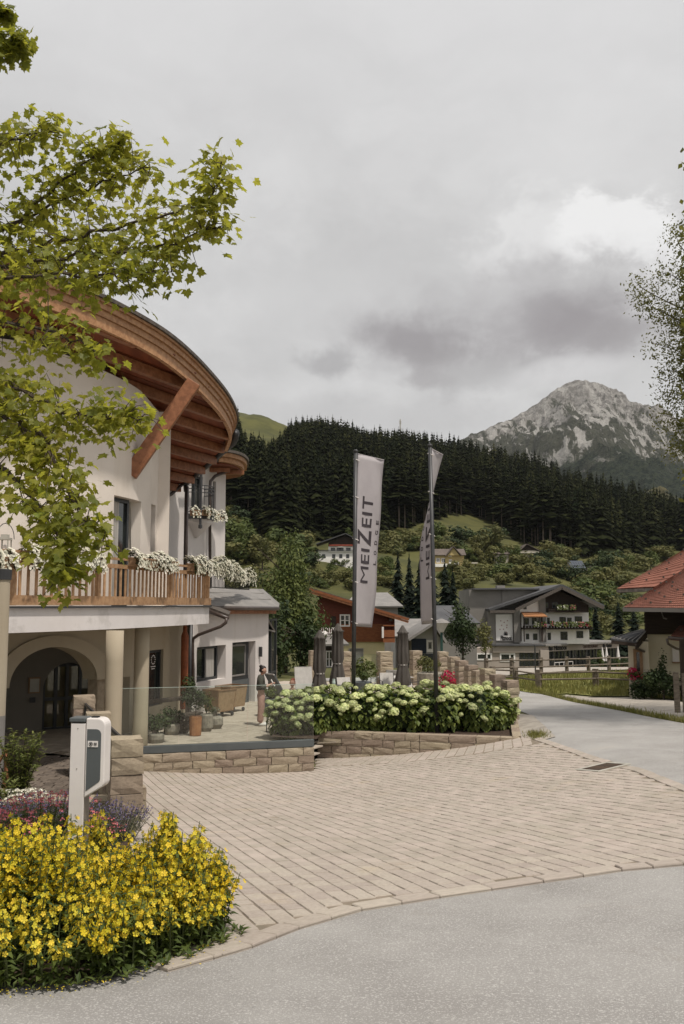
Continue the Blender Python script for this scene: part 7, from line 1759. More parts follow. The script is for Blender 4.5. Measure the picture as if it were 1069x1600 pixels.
for i in range(22): x = .3 + i * (fL - .5) / 21; f3.add('mullion', M['frame'] if i % 3 else M['grey_roof'], gl, (x, x + .09, .38, .5, gz0 + .3, zf0 - .05))
for (a, b, c, d_) in ((776, 799.5, 1032, 1019), (740, 764, 1030, 1019)): fh.win(ht, hx(a), hx(b), hz(c), hz(d_), gy + .25, M['hotel_white'], (.66,), out=.08, fw=.2)
fh.win(ht, hx(806), hx(835), hz(1041), hz(1018), gy + .25, None, (.25, .5, .75), out=.06, fw=.12, name='entrance_door')
fh.add('grey_pier', M['taupe_wall'], ht, (hx(837), hx(850), gy - .4, gy, gz0, hz(1014)))
def sign(fr_, s, x, z, size, parent, y, mat='ink', width=None, bold=.02):
    v, f = text_mesh(s, size, 1.0, bold); x0, x1 = min(q[0] for q in v), max(q[0] for q in v); k = (width / (x1 - x0)) if width else 1; mb = MB(); vs = [fr_.p(x + (q[0] - x0) * k, y, z + q[1]) for q in v]; mb.add(vs, f); return solid(mb.build('sign_lettering', M[mat], parent, fix=False), .04, 0)
sign(f3, 'das Filzmoos', 1.0, zf0 + .12, .95, ht, -.03, width=(fL * .235), bold=.03); M['sign_brown'] = nmat('sign_brown', (.10, .06, .045), None, .7)
sign(f3, 'CAFÉ-RESTAURANT', fL * .50, zf0 + .18, .55, ht, -.03, 'sign_brown', fL * .20, .01); sign(f3, 'Mr. Guster', fL * .77, zf0 + .14, .75, ht, -.03, width=fL * .13, bold=.03)
sign(fh, 'das', hx(788), hz(992.5), .8, ht, .25, width=hx(794) - hx(788), bold=.03); sign(fh, 'Filzmoos', hx(783), hz(1000), .85, ht, .25, width=hx(800) - hx(783), bold=.03)
mb = MB()
for i in range(9):
    a = 2 * pi * i / 9 + .2; c = fh.p((hx(789) + .35 * (i % 2 + 1.1) * cos(a)), .25, hz(978) + .45 * (i % 2 + 1.1) * sin(a)); mb.box(c, (.16, .03, .16), 0)
M['emblem'] = nmat('emblem_rose', (.42, .28, .25), None, .8); mb.build('emblem', M['emblem'], ht)
# low forecourt wall, white parasols, railing
f3.add('planter_wall', M['terracotta'], ht, (fL * .30, fL * .98, -3.2, -2.9, gz0 + .2, gz0 + 1.0))
for i, t_ in enumerate((.585, .64, .80)):
    c = f3.p(fL * t_, -2.2, gz0 + .5); o = thing('white_parasol', ('first closed white parasol on the hotel terrace', 'second closed white parasol on the hotel terrace', 'third closed white parasol, rightmost on the hotel terrace')[i], 'parasol', c, 'white parasols of the hotel terrace'); mb = MB(); mb.lathe([(.05, 2.9), (.16, 2.2), (.34, .9), (.3, .85)], c, 10); mb.build('canopy', M['white_paint'], o); mb = MB(); mb.tube([c, c + Vector((0, 0, 2.95))], .03, 5); mb.build('pole', M['metal_dark'], o)
o = thing('white_railing', 'white metal railing in front of the hotel entrance', 'railing', f3.p(2.4, -1.5, gz0 + .5)); mb = MB()
for z_ in (.5, 1.0, 1.55): f3.box(mb, .4, 4.6, -1.55, -1.48, gz0 + z_, gz0 + z_ + .08)
mb.build('rail', M['white_paint'], o)
for i in range(5): f3.add('post', M['white_paint'], o, (.4 + i * 1.04, .48 + i * 1.04, -1.55, -1.48, gz0 + .3, gz0 + 1.6))
for i in range(9):
    c = f3.p(fL * (.36 + i * .075), -3.6, gz0 + .35); ob = piece('terrace_shrub', BUSH[(3, 1, 3)[i % 3]], None, c, (0, 0, i), (1.5, 1.3, R(1.2, 2.1) if i != 1 else 3.0)); tag(ob, 'dark shrub in front of the hotel glazing', 'shrub', 'shrubs along the hotel terrace')
def tree(name, label, px, Y, zt_py, w_, leaf, n, size, seed, base_z=None, lumps=12, clear=.18, group=None, cy=.55, trunk=.12, taper=False):
    q = XY(px, Y, 950); zg = Gs(q.x, q.y) if base_z is None else base_z; H_ = ZZ(zt_py, Y) - zg; o = thing(name, label, 'tree', (q.x, q.y, zg), group); b = o.location; rnd = random.Random(seed)
    mb = MB(); mb.tube([b + Vector((0, 0, -.3)), b + Vector((.05, 0, H_ * .4)), b + Vector((0, 0, H_ * .85))], [trunk, trunk * .7, trunk * .15], 8)
    for i in range(8): a = rnd.uniform(0, 6.28); z = H_ * rnd.uniform(clear, .7); mb.tube([b + Vector((0, 0, z)), b + Vector((cos(a) * w_ * .25, sin(a) * w_ * .25, z + H_ * .1)), b + Vector((cos(a) * w_ * .42, sin(a) * w_ * .42, z + H_ * .17))], [trunk * .4, trunk * .25, .01], 5)
    mb.build('trunk', M['bark'], o); mb = MB(); crown(mb, b + Vector((0, 0, H_ * cy + clear * .3)), (w_ / 2, w_ / 2, H_ * (1 - cy) + .1), n, size, seed, lumps, .46, shell=.35)
    if taper: mb.v = [(b.x + (x - b.x) * (1.38 - 0.95 * min(1, max(0, (z - zg) / H_))), b.y + (y - b.y) * (1.38 - 0.95 * min(1, max(0, (z - zg) / H_))), z) for x, y, z in mb.v]
    mb.build('crown', M[leaf], o, fix=False); return o
tree('leafy_tree', 'tall mid green leafy tree left of the red chalet, behind the annex', 447, 52, 812, 4.9, 'leaf_mid', 6500, .24, 81, cy=.46, lumps=30, clear=.05, taper=True)
tree('leafy_tree', 'darker leafy tree filling the gap between the annex and the red chalet', 425, 47, 925, 3.2, 'leaf_dark', 2000, .24, 82, cy=.5, lumps=14, clear=.05)
tree('leafy_tree', 'low leafy tree in front of the red chalet at its left corner', 470, 49, 958, 3.0, 'leaf_dark', 1700, .22, 83, cy=.5, lumps=12, clear=.05)
tree('round_tree', 'dark round leafy tree in front of the left end of the hotel', 722, 92, 930, 4.6, 'leaf_dark', 2600, .30, 84, lumps=16, cy=.56, clear=.2)
tree('young_tree', 'slender young tree with thin yellow-green leaves before the hotel panel', 757, 62, 970, 1.9, 'leaf_olive', 420, .2, 85, lumps=10, cy=.6, clear=.3, trunk=.06)
FS = [spruce_mesh(40 + i, 22, 13, M['spruce_blue'], .17, True) for i in range(3)]
for i, (px, Y, pt_, w_, lb) in enumerate(((622, 128, 862, 6.5, 'blue-green spruce leftmost of the dark group between the banners'), (640, 132, 866, 6, 'second blue-green spruce of the dark group between the banners'), (657, 126, 868, 6.5, 'third blue-green spruce close to the right flagpole'), (696, 122, 876, 6.5, 'blue-green spruce right of the right flagpole in front of the yellow house'), (708, 118, 890, 5.5, 'shorter blue-green spruce at the right end of the dark group'), (676, 130, 880, 6, 'blue-green spruce hidden behind the right banner'), (930, 152, 942, 5, 'small dark spruce between the hotel and the red-roofed house'), (966, 155, 938, 6, 'dark spruce just left of the red-roofed house'), (990, 158, 950, 6, 'dark spruce behind the eaves of the red-roofed house'))):
    q = XY(px, Y, 950); zg = Gs(q.x, q.y); o = thing('spruce_tree', lb, 'tree', (q.x, q.y, zg), 'garden spruces'); H_ = ZZ(pt_, Y) - zg; wd = w_ / .36; piece('crown', FS[i % 3], o, o.location, (0, 0, i), (wd, wd, H_)); piece('trunk', TRK, o, o.location, None, (H_, H_, H_))

# ================================================================ fences and meadow
M['old_rail'] = nmat('weathered_rail', (.20, .165, .13), (.11, .09, .07), .9, 5, .3, 40, stretch=(1, 1, 4))
def fence(name, label, pts, hgt, rails, pw):
    o = thing(name, label, 'fence', (pts[0][0], pts[0][1], Gs(*pts[0])))
    for a in pts: mb = MB(); z = Gs(*a); mb.box((a[0], a[1], z + hgt / 2), (pw, pw, hgt + .1), R(0, 1)); mb.build('post', M['old_rail'], o)
    for a, b in zip(pts, pts[1:]):
        for r_ in rails: mb = MB(); mb.tube([(a[0], a[1] - .1, Gs(*a) + r_), (b[0], b[1] - .1, Gs(*b) + r_ + R(-.03, .03))], .042, 6); mb.build('rail', M['old_rail'], o)
    return o
def fpt(px, py): p = hit(px, py); return (p.x, p.y)
fence('log_fence', 'low log fence with two rails in the meadow before the red-roofed house', [fpt(842, 1075), fpt(931, 1073), fpt(992, 1076)], .75, (.38, .66), .22)
fence('log_fence', 'weathered log fence on the left part of the meadow near the stone pillars', [fpt(770, 1066), fpt(806, 1068), fpt(842, 1074)], .7, (.3, .6), .2)
fence('rail_fence', 'thin rail fence along the hotel forecourt behind the meadow', [fpt(760, 1057), fpt(800, 1056), fpt(846, 1055), fpt(886, 1053), fpt(920, 1052), (fpt(952, 1050)), fpt(985, 1048)], .9, (.45, .82), .16)
q = hit(837, 1062); o = thing('sign_pole', 'thin dark pole at the edge of the meadow in front of the hotel', 'pole', q); mb = MB(); mb.tube([q, q + Vector((0, 0, ZZ(1008, q.y) - q.z))], .035, 6); mb.build('pole', M['metal_dark'], o)
M['meadow'] = nmat('meadow_soil', (.19, .185, .05), (.15, .155, .04), .95, .5, .4, 20, c3=(.19, .18, .065), s3=.25)
mead = [H2(*a) for a in ((812, 1080), (830, 1083), (860, 1086), (885, 1084), (930, 1088), (985, 1088), (1045, 1092), (1075, 1096), (1075, 1060), (985, 1050), (900, 1053), (800, 1060), (770, 1066))]
sheet('meadow', mead, M['meadow'], .02, 1.0)
mb = MB(); rnd = random.Random(3); x0, x1 = min(a[0] for a in mead), max(a[0] for a in mead); y0, y1 = min(a[1] for a in mead), max(a[1] for a in mead); k = 0
while k < 9000:
    y = y0 + (y1 - y0) * rnd.random() ** 1.8; x = rnd.uniform(x0, x1)
    if not inpoly(x, y, mead): continue
    k += 1; h = rnd.uniform(.1, .3); a = rnd.uniform(0, 6.28); w_ = .018; p = Vector((x, y, Gs(x, y))); t_ = p + Vector((rnd.uniform(-.08, .08), rnd.uniform(-.08, .08), h)); mb.add((p + Vector((cos(a) * w_, sin(a) * w_, 0)), p - Vector((cos(a) * w_, sin(a) * w_, 0)), t_), ((0, 1, 2),), rnd.random())
vg = [Vector(v) for v in verge_edge]
for i in range(5200):
    t_ = rnd.random() * (len(vg) - 1); j = int(t_); q = vg[j] * (1 - t_ + j) + vg[j + 1] * (t_ - j); d_ = abs(rnd.gauss(0, .28)) * (1 if rnd.random() < .93 else 2.5); x, y = q.x + d_ * .5, q.y + d_ * .75 - .08
    h = rnd.uniform(.05, .17); a = rnd.uniform(0, 6.28); w_ = .012; p = Vector((x, y, Gs(x, y))); e = p + Vector((rnd.uniform(-.06, .06), rnd.uniform(-.06, .06), h)); mb.add((p + Vector((cos(a) * w_, sin(a) * w_, 0)), p - Vector((cos(a) * w_, sin(a) * w_, 0)), e), ((0, 1, 2),), rnd.random())
for i in range(500):
    c = hit(rnd.gauss(838, 8), rnd.gauss(1150, 3)); h = rnd.uniform(.04, .12); a = rnd.uniform(0, 6.28); p = Vector(c); e = p + Vector((rnd.uniform(-.06, .06), rnd.uniform(-.06, .06), h)); mb.add((p + Vector((cos(a) * .012, sin(a) * .012, 0)), p - Vector((cos(a) * .012, sin(a) * .012, 0)), e), ((0, 1, 2),), rnd.random())
tag(mb.build('grass', M['grass'], fix=False, kind='stuff'), 'rough grass of the meadow and the road verge', 'grass')

# ================================================================ the red-roofed house at the right
M['red_tiles'] = nmat('red_sheet_tiles', (.235, .095, .064), (.19, .074, .05), .8, 1.2, .1, 40, c3=(.17, .065, .045), s3=.5, tint=.1)
M['house_yellow'] = nmat('cream_yellow_wall', (.60, .545, .43), (.55, .50, .39), .9, .7, .1, 60)
RY = 35.0; HA = radians(-19.6); hc = XY(1009, RY, 1000)
rh = thing('red_roofed_house', 'cream house with a big red tiled roof and dark boarded upper wall', 'house', (hc.x, hc.y, ZZ(1085, RY)))
fr = Fr(hc, HA)
def lx(px, y=0.0):
    k = ray(px, 1000)[0]; o_ = fr.o + fr.uy * y; return (k * o_.y - o_.x) / (fr.ux.x - k * fr.ux.y)
def lz(px, py, y=0.0): q = fr.p(lx(px, y), y, 0); return ZZ(py, q.y)
wz = Gs(hc.x, hc.y) - .6; zt1, zt2 = lz(1009, 991), lz(1009, 951.5)
fr.add('lower_wall', M['house_yellow'], rh, (.06, 9, .1, 9, wz, zt1)); fr.add('upper_wall', M['dark_timber'], rh, (0, 9, 0.03, 9, zt1, zt2))
for i in range(7): z0 = zt1 + i * (zt2 - zt1) / 7; fr.add('wall_board', M['dark_timber'], rh, (-.03, 8, -.03, .03, z0, z0 + (zt2 - zt1) / 7 - .015))
def tile_roof(name, corners, rows, cols, parent):
    """a roof plane of overlapping tile courses: eave-left, eave-right, top-right, top-left"""
    a, b, c, d_ = [Vector(q) for q in corners]; n_ = (b - a).cross(d_ - a).normalized(); n_ = n_ if n_.z > 0 else -n_
    mb = MB()
    for r_ in range(rows): t0, t1 = r_ / rows, (r_ + 1) / rows; mb.prism([a + (d_ - a) * t0 - n_ * .12, b + (c - b) * t0 - n_ * .12, b + (c - b) * t1 - n_ * .12, a + (d_ - a) * t1 - n_ * .12], n_ * .08)
    o = mb.build(name, M['red_tiles'], parent)
    for r_ in range(rows):
        t0, t1 = r_ / rows, min(1, (r_ + 1.25) / rows); e0, e1 = a + (d_ - a) * t0, b + (c - b) * t0; f0, f1 = a + (d_ - a) * t1, b + (c - b) * t1
        m_ = MB(); k = max(2, int(cols * (e1 - e0).length / (b - a).length))
        for j in range(k):
            s0, s1 = j / k + .002, (j + 1) / k - .002; lift = .035 + random.uniform(-.004, .004); m_.prism([e0 + (e1 - e0) * s0 + n_ * lift, e0 + (e1 - e0) * s1 + n_ * lift, f0 + (f1 - f0) * s1 + n_ * .004, f0 + (f1 - f0) * s0 + n_ * .004], n_ * .014, random.random())
        q = m_.build('tile_course', M['red_tiles'], o, fix=False); q['kind'] = 'stuff'
    g = MB()
    for r_ in range(2, rows, 3):
        t0 = (r_ + .4) / rows; e0, e1 = a + (d_ - a) * t0, b + (c - b) * t0; k = max(2, int((e1 - e0).length / .75))
        for j in range(k): p = e0 + (e1 - e0) * ((j + .5 * (r_ % 2) + .25) / k) + n_ * .07; g.box(p, (.05, .09, .07))
    q = g.build('snow_guards', M['dark_roof'], o, fix=False); q['kind'] = 'stuff'; return o
A_ = lambda px, py, Y: P(px, py, Y)
tile_roof('front_roof', [A_(974, 950, 33.6), A_(1140, 953, 29.5), A_(1150, 840, 36), A_(1034, 912, 37.5)], 24, 52, rh)
tile_roof('rear_roof', [A_(963.5, 921, 40), A_(1040, 917, 40), A_(1160, 800, 46), A_(1066, 862, 45)], 20, 34, rh)
mb = MB(); mb.bar(A_(974, 952.5, 33.55), A_(1140, 954.5, 29.45), .06, .14); mb.build('eave_board', M['grey_wall'], rh); mb = MB(); mb.bar(A_(963.5, 923.5, 39.95), A_(1024, 921, 39.95), .06, .14); mb.bar(A_(974, 952, 33.6), A_(1034, 914, 37.5), .06, .1); mb.build('verge_board', M['dark_roof'], rh)
mb = MB(); mb.prism([A_(976, 953.5, 33.8), A_(1140, 955, 29.7), A_(1140, 953, 38), A_(1012, 951, 39)], (0, 0, .05)); mb.build('soffit', M['dark_timber'], rh)
mb = MB(); mb.bar(A_(968, 925, 40.2), A_(1040, 921, 40.2), .4, .1); mb.build('soffit', M['dark_timber'], rh)
rw = XY(1026, 41.5, 940); fr2_ = Fr(rw, HA); fr2_.add('rear_wall', M['dark_timber'], rh, (0, 6, 0, 4, wz, ZZ(923, 41.3)))
# annex with sheet roof, door, gutter
fr.add('annex_wall', M['house_yellow'], rh, (lx(981, -.9), lx(1013, -.9), -.9, 3.2, wz, lz(985, 1002, -.9)))
a_, b_, c_, d_ = A_(955, 999, 33.4), A_(995, 1004, 33.2), A_(1010.5, 987, 35.2), A_(1004, 985.5, 37.2)
mb = MB(); mb.add([a_, b_, c_, d_], [(0, 1, 2, 3)]); an = solid(mb.build('annex_roof', M['slate_roof'], rh, fix=False), .06, 0)
for i in range(7): t_ = i / 6; mb = MB(); mb.bar(a_ + (b_ - a_) * t_ + Vector((0, 0, .05)), d_ + (c_ - d_) * t_ + Vector((0, 0, .05)), .035, .05); mb.build('standing_seam', M['grey_roof'], an)
mb = MB(); mb.bar(a_ + Vector((0, 0, -.09)), b_ + Vector((0, 0, -.09)), .05, .12); mb.bar(b_ + Vector((0, 0, -.12)), c_ + Vector((0, 0, -.1)), .05, .22); mb.build('eave_board', M['dark_timber'], rh)
mb = MB(); mb.tube([A_(993, 1006, 33.2), A_(994, 1013, 33.3), A_(1007, 1018, 34.2), A_(1010, 1022, 34.3), A_(1013, 1060, 34.3)], .045, 8); mb.build('downpipe', M['gutter'], rh, smooth=True)
fr.win(rh, lx(989, -.9), lx(1003.5, -.9), lz(996, 1066, -.9), lz(996, 1014, -.9), -.9, M['box_wood'], (), (.3,), out=.08, fw=.11, name='door')
fr.win(rh, lx(1050, .1), lx(1060, .1), lz(1055, 1034, .1), lz(1055, 1011, .1), .1, M['white_paint'], (.5,), out=.06, fw=.09); fr.add('window_sill', M['box_wood'], rh, (lx(1049, .1), lx(1061, .1), -.1, .12, lz(1055, 1036, .1), lz(1055, 1034, .1)))
tile_roof('porch_roof', [A_(1048, 995, 32.2), A_(1130, 1003, 31.2), A_(1130, 968, 34), A_(1062, 978, 34.6)], 5, 16, rh)
mb = MB(); mb.tube([A_(1044, 996.5, 32.0), A_(1120, 1002, 31.2)], .06, 8); mb.tube([A_(1042, 998, 32), A_(1044, 1006, 32), A_(1056, 1013, 32.6), A_(1063, 1015, 32.8)], .045, 8); mb.build('gutter', M['gutter'], rh, smooth=True)
pq = XY(1066, 31.6, 1000); mb = MB(); mb.box((pq.x, pq.y, (wz + ZZ(1000, 31.6)) / 2), (.16, .16, ZZ(1000, 31.6) - wz)); mb.build('porch_post', M['dark_timber'], rh)
mb = MB(); mb.tube([A_(1034, 957, 34.6), A_(1037, 966, 34.2), A_(1042, 967, 34.1)], .03, 6); mb.build('lamp_arm', M['grey_wall'], rh)
def shrub(name, label, px, py, Y, w_, h, leaf, n, size, seed, cat='shrub'):
    q = XY(px, Y, 1070); z = Gs(q.x, q.y); o = thing(name, label, cat, (q.x, q.y, z)); b = o.location; mb = MB(); mb.tube([b, b + Vector((0, 0, h * .5))], .03, 5); mb.build('stem', M['bark'], o); mb = MB(); crown(mb, b + Vector((0, 0, h * .5)), (w_ / 2, w_ / 2, h * .55), n, size, seed, 10, .5); mb.build('foliage', M[leaf], o, fix=False); return o
shrub('garden_shrub', 'large dark green shrub against the wall of the red-roofed house', 1036, 1080, 32.2, 1.5, 1.25, 'leaf_dark', 1300, .12, 91); shrub('garden_shrub', 'lower dark shrub beside the door of the red-roofed house', 1006, 1082, 32.9, 1.2, .8, 'leaf_dark', 800, .11, 92); shrub('garden_shrub', 'pointed little conifer behind the large dark shrub', 1037, 1050, 33.0, .5, 1.75, 'leaf_dark', 400, .1, 93); shrub('garden_shrub', 'grey-green upright shrub by the downpipe', 1018, 1070, 33.8, .7, 1.1, 'leaf_grey', 420, .1, 94)
c = P(991, 1066, 34.0); o = thing('geranium_pot', 'hanging pot of bright red geraniums at the corner of the annex', 'flower pot', c); mb = MB(); mb.lathe([(.1, -.05), (.18, .1), (.18, .14)], c, 10); mb.build('pot', M['pot_stone'], o); mb = MB(); crown(mb, c + Vector((0, 0, .22)), (.34, .3, .22), 120, .1, 95, 6, .5); mb.build('foliage', M['leaf_mid'], o, fix=False); mb = MB(); crown(mb, c + Vector((0, 0, .3)), (.36, .32, .24), 150, .1, 96, 6, .5, shell=.8); mb.build('flowers', M['red_flower'], o, fix=False)
q = hit(1018, 1086); spikes('daisy_clump', 'white daisies in the grass before the dark shrub', 'flowers', (q.x, q.y, q.z), .5, .3, 40, (.25, .4), 'leaf_mid', 'white_flower', 97, fsize=.05)
q = hit(1062, 1114); o = thing('picket_fence', 'end of a weathered vertical board fence at the right edge', 'fence', q)
for i in range(5): mb = MB(); p = q + Vector((i * .24 - .05, i * .02, 0)); mb.bar(p + Vector((0, 0, -.1)), p + Vector((R(-.02, .02), 0, 1.05 + R(-.06, .08))), .15, .05, up=(0, 1, 0)); mb.build('picket', M['old_rail'], o)
mb = MB(); mb.bar(q + Vector((-.1, .06, .8)), q + Vector((1.2, .1, .8)), .05, .09); mb.build('rail', M['old_rail'], o)

# ================================================================ houses on the hillside
M['cream_far'] = nmat('cream_far_wall', (.50, .46, .38), (.46, .42, .34), .9, .3); M['yellow_far'] = nmat('yellow_far_wall', (.46, .36, .17), (.42, .33, .155), .9, .3); M['brown_roof'] = nmat('brown_roof', (.13, .105, .09), (.10, .08, .07), .8, .4); M['solar'] = nmat('solar_panel', (.03, .04, .055), (.045, .055, .07), .25, 2, spec=.6); M['rust'] = nmat('red_balcony', (.26, .06, .035), (.2, .045, .028), .7, 1)
def hy(px, py): return hit(px, py, 150).y
y = hy(520, 880); o, f4, X4, Z4 = simple_house('hillside_chalet', 'white chalet with dark gable roof and red balcony on the hillside left of the banners', 'house', 497, 552, 860, 860, 880, y, 'hotel_white', 'slate_roof', 12, 3, wins=((503, 508, 866, 872), (519, 524, 866, 872), (530, 535, 866, 872), (541, 546, 866, 872)))
mb = MB(); mb.prism([f4.p(X4(513), -.3, Z4(862)), f4.p(X4(552), -.3, Z4(862)), f4.p(X4(552), -.3, Z4(842)), f4.p(X4(538), -.3, Z4(837)), f4.p(X4(513), -.3, Z4(848))], (0, 10, 0)); mb.build('upper_wall', M['dark_timber'], o)
mb = MB(); f4.slope(mb, (X4(494), -2, Z4(851)), (X4(540), -2, Z4(835)), (X4(540), 11, Z4(835)), (X4(494), 11, Z4(851)), .3); f4.slope(mb, (X4(540), -2, Z4(835)), (X4(556), -2, Z4(843)), (X4(556), 11, Z4(843)), (X4(540), 11, Z4(835)), .3); mb.build('upper_roof', M['slate_roof'], o)
f4.add('balcony', M['rust'], o, (X4(514), X4(552), -1.2, -.9, Z4(853.5), Z4(851))); f4.add('white_band', M['hotel_white'], o, (X4(513), X4(552), -.6, -.3, Z4(862), Z4(854)))
for a in (517, 526, 530, 541): f4.win(o, X4(a), X4(a + 7), Z4(861), Z4(856), -.6, None, out=.05, fw=.2)
f4.add('terrace_wall', M['cream_far'], o, (X4(480), X4(498), -.5, 3, Z4(880) - 2, Z4(868)))
y = hy(706, 893); o, f4, X4, Z4 = simple_house('yellow_house', 'yellow house with brown roof and white balconies on the hillside, right of the right banner', 'house', 679, 727, 868, 857, 893, y, 'yellow_far', 'brown_roof', 10, 3, wins=((683, 689, 872, 879), (691, 697, 872, 879), (702, 707, 865, 870), (713, 718, 882, 890), (703, 708, 874, 881)))
mb = MB(); mb.prism([f4.p(X4(700), -1.5, Z4(868)), f4.p(X4(719), -1.5, Z4(868)), f4.p(X4(709.5), -1.5, Z4(856))], (0, 8, 0)); mb.build('gable', M['yellow_far'], o); mb = MB(); f4.slope(mb, (X4(697), -2.2, Z4(870)), (X4(709.5), -2.2, Z4(855)), (X4(709.5), 6, Z4(855)), (X4(697), 6, Z4(870)), .25); f4.slope(mb, (X4(709.5), -2.2, Z4(855)), (X4(722), -2.2, Z4(869)), (X4(722), 6, Z4(869)), (X4(709.5), 6, Z4(855)), .25); mb.build('gable_roof', M['brown_roof'], o)
f4.add('balcony', M['hotel_white'], o, (X4(702), X4(717), -2.4, -1.4, Z4(884), Z4(879))); f4.add('veranda', M['hotel_white'], o, (X4(681), X4(700), -1.2, -.2, Z4(886), Z4(881))); f4.add('terrace_deck', M['cream_far'], o, (X4(727), X4(747), -2, 2, Z4(881), Z4(879))); f4.add('terrace_post', M['dark_timber'], o, (X4(730), X4(731.5), -1.5, -1, Z4(893) - 2, Z4(881))); f4.add('terrace_post', M['dark_timber'], o, (X4(744), X4(745.5), -1.5, -1, Z4(893) - 2, Z4(881)))
y = hy(787, 886); simple_house('white_house', 'small white house half hidden by trees on the hillside above the hotel', 'house', 775, 797, 866, 860, 886, y, 'cream_far', 'brown_roof', 8, 2, wins=((778, 782, 869, 874), (786, 790, 869, 874), (778, 782, 878, 883)))
y = hy(832, 878); o, f4, X4, Z4 = simple_house('hillside_chalet', 'cream chalet with a brown gable roof high on the hillside above the hotel', 'house', 816, 843, 860, 851, 878, y, 'cream_far', 'brown_roof', 9, 4, ridge_px=826, wood='dark_timber', wins=((829, 833, 867, 872), (835, 840, 867, 872), (819, 823, 867, 872)))
f4.add('balcony', M['cream_far'], o, (X4(815), X4(844), -1.4, -.4, Z4(864.5), Z4(862)))
y = hy(908, 897); o, f4, X4, Z4 = simple_house('solar_house', 'low house whose roof is covered with solar panels on the hillside', 'house', 896, 917, 889, 876, 895, y, 'cream_far', 'slate_roof', 10, 1)
sm = MB(); sm.box((0, 0, 0), (1, 1, .08)); sm = sm.mesh('solar_panel', M['solar'])
a, b, c = f4.p(X4(895), -.8, Z4(889)), f4.p(X4(918), -.8, Z4(889)), f4.p(X4(895), 5, Z4(876)); u, v = b - a, c - a; n_ = u.cross(v).normalized()
for i in range(6):
    for j in range(3): ob = piece('solar_panel', sm, o, a + u * (i + .5) / 6 + v * (j + .5) / 3 + n_ * .25); ob.rotation_euler = Matrix((u.normalized(), v.normalized(), n_)).transposed().to_euler(); ob.scale = (u.length / 6 * .94, v.length / 3 * .94, 1)
y = hy(930, 900); simple_house('wooden_hut', 'small dark wooden hut with a mossy roof right of the solar panels', 'hut', 920, 942, 893, 886, 898, y, 'dark_timber', 'brown_roof', 7, 4, ridge_px=925)
y = hy(930, 912); f4 = Fr((0, y), 0.0); o = thing('retaining_wall', 'pale concrete retaining wall on the hillside above the hotel roof', 'retaining wall', (mpx(925, y), y, ZZ(912, y))); f4.add('wall', M['concrete'], o, (mpx(896, y), mpx(946, y), 0, .6, ZZ(914, y) - 1, ZZ(902, y))); mb = MB(); mb.prism([f4.p(mpx(872, y), .1, ZZ(918, y)), f4.p(mpx(896, y), .1, ZZ(918, y)), f4.p(mpx(896, y), .1, ZZ(902, y)), f4.p(mpx(872, y), .1, ZZ(914, y))], (0, .5, 0)); mb.build('wing_wall', M['concrete'], o)
# antenna mast on the ridge
q = P(625.5, 690, 820); o = thing('antenna_mast', 'thin pale antenna mast rising above the forest ridge', 'mast', q); mb = MB(); top = P(625.5, 655, 820); mb.tube([q - Vector((0, 0, 12)), top], [.9, .45], 6); mb.build('mast', M['concrete'], o); mb = MB(); mb.box(top - Vector((0, 0, 3)), (1.6, 1.0, 3)); mb.build('antenna', M['concrete'], o)
# broad trees on the hillside
for i, (px, py, hp, kd, lb) in enumerate(((768, 868, 52, 0, 'broad olive tree above the small white house'), (745, 872, 40, 0, 'olive tree left of the small white house'), (803, 885, 36, 1, 'green tree between the white house and the cream chalet'), (860, 880, 34, 0, 'olive tree right of the cream chalet'), (945, 905, 45, 2, 'dark leafy tree behind the corner of the red roof'), (975, 900, 44, 1, 'green leafy tree above the red roof'), (912, 925, 30, 1, 'green tree below the retaining wall'), (590, 862, 34, 0, 'olive tree below the forest right of the left banner'), (570, 856, 26, 1, 'small green tree beside the left banner'), (410, 890, 60, 0, 'olive tree on the slope behind the annex roof'), (382, 868, 56, 1, 'green tree on the slope beyond the rear corner of the lodge'), (363, 845, 44, 0, 'olive tree at the lower edge of the forest beyond the lodge'), (548, 850, 28, 1, 'light green tree behind the white chalet'))):
    p = hit(px, py, 46); s = hp * p.y / F_PX; o = thing('hillside_tree', lb, 'tree', (p.x, p.y, p.z - .03 * s), 'leafy trees on the hillside'); piece('crown', TREEH[kd], o, o.location, (0, 0, i), (s * 1.25, s * 1.25, s)); piece('trunk', TRK, o, o.location, None, (s * 2, s * 2, s * .7))

# ================================================================ maple at the left and birch at the right
def maple_leaf(seed):
    rnd = random.Random(seed); mb = MB(); lob = []
    for a, r in ((-150, .2), (-122, .5), (-95, .42), (-68, .82), (-48, .56), (-30, .76), (-20, .66), (0, 1.0), (20, .66), (30, .76), (48, .56), (68, .82), (95, .42), (122, .5), (150, .2)):
        A2 = radians(a); lob.append((cos(A2) * r * .5, sin(A2) * r * .55, -.10 * r * r + .07 * abs(sin(A2)) * r + rnd.uniform(-.02, .02)))
    vs = [(0, 0, .0)] + lob; fs = [(0, i, i + 1) for i in range(1, len(lob))]; mb.add(vs, fs); mb.add([(-.05, .006, 0), (0, .006, 0), (0, -.006, 0), (-.42, -.004, .06), (-.42, .004, .06)], [(0, 1, 2, 3, 4)])
    return mb.mesh('leaf', M['maple'], fix=False)
MAP = [maple_leaf(900 + i) for i in range(4)]
mt = XY(-260, 9.5); mp = thing('maple_tree', 'maple tree outside the left edge whose leafy branches reach into the picture', 'tree', (mt.x, mt.y, Gs(mt.x, mt.y))); rnd = random.Random(17)
tr_ = MB(); b0 = mp.location; tr_.tube([b0 - Vector((0, 0, .2)), b0 + Vector((.05, 0, 2.5)), b0 + Vector((.3, .1, 5.2)), b0 + Vector((.4, .3, 7.6))], [.2, .16, .11, .04], 10)
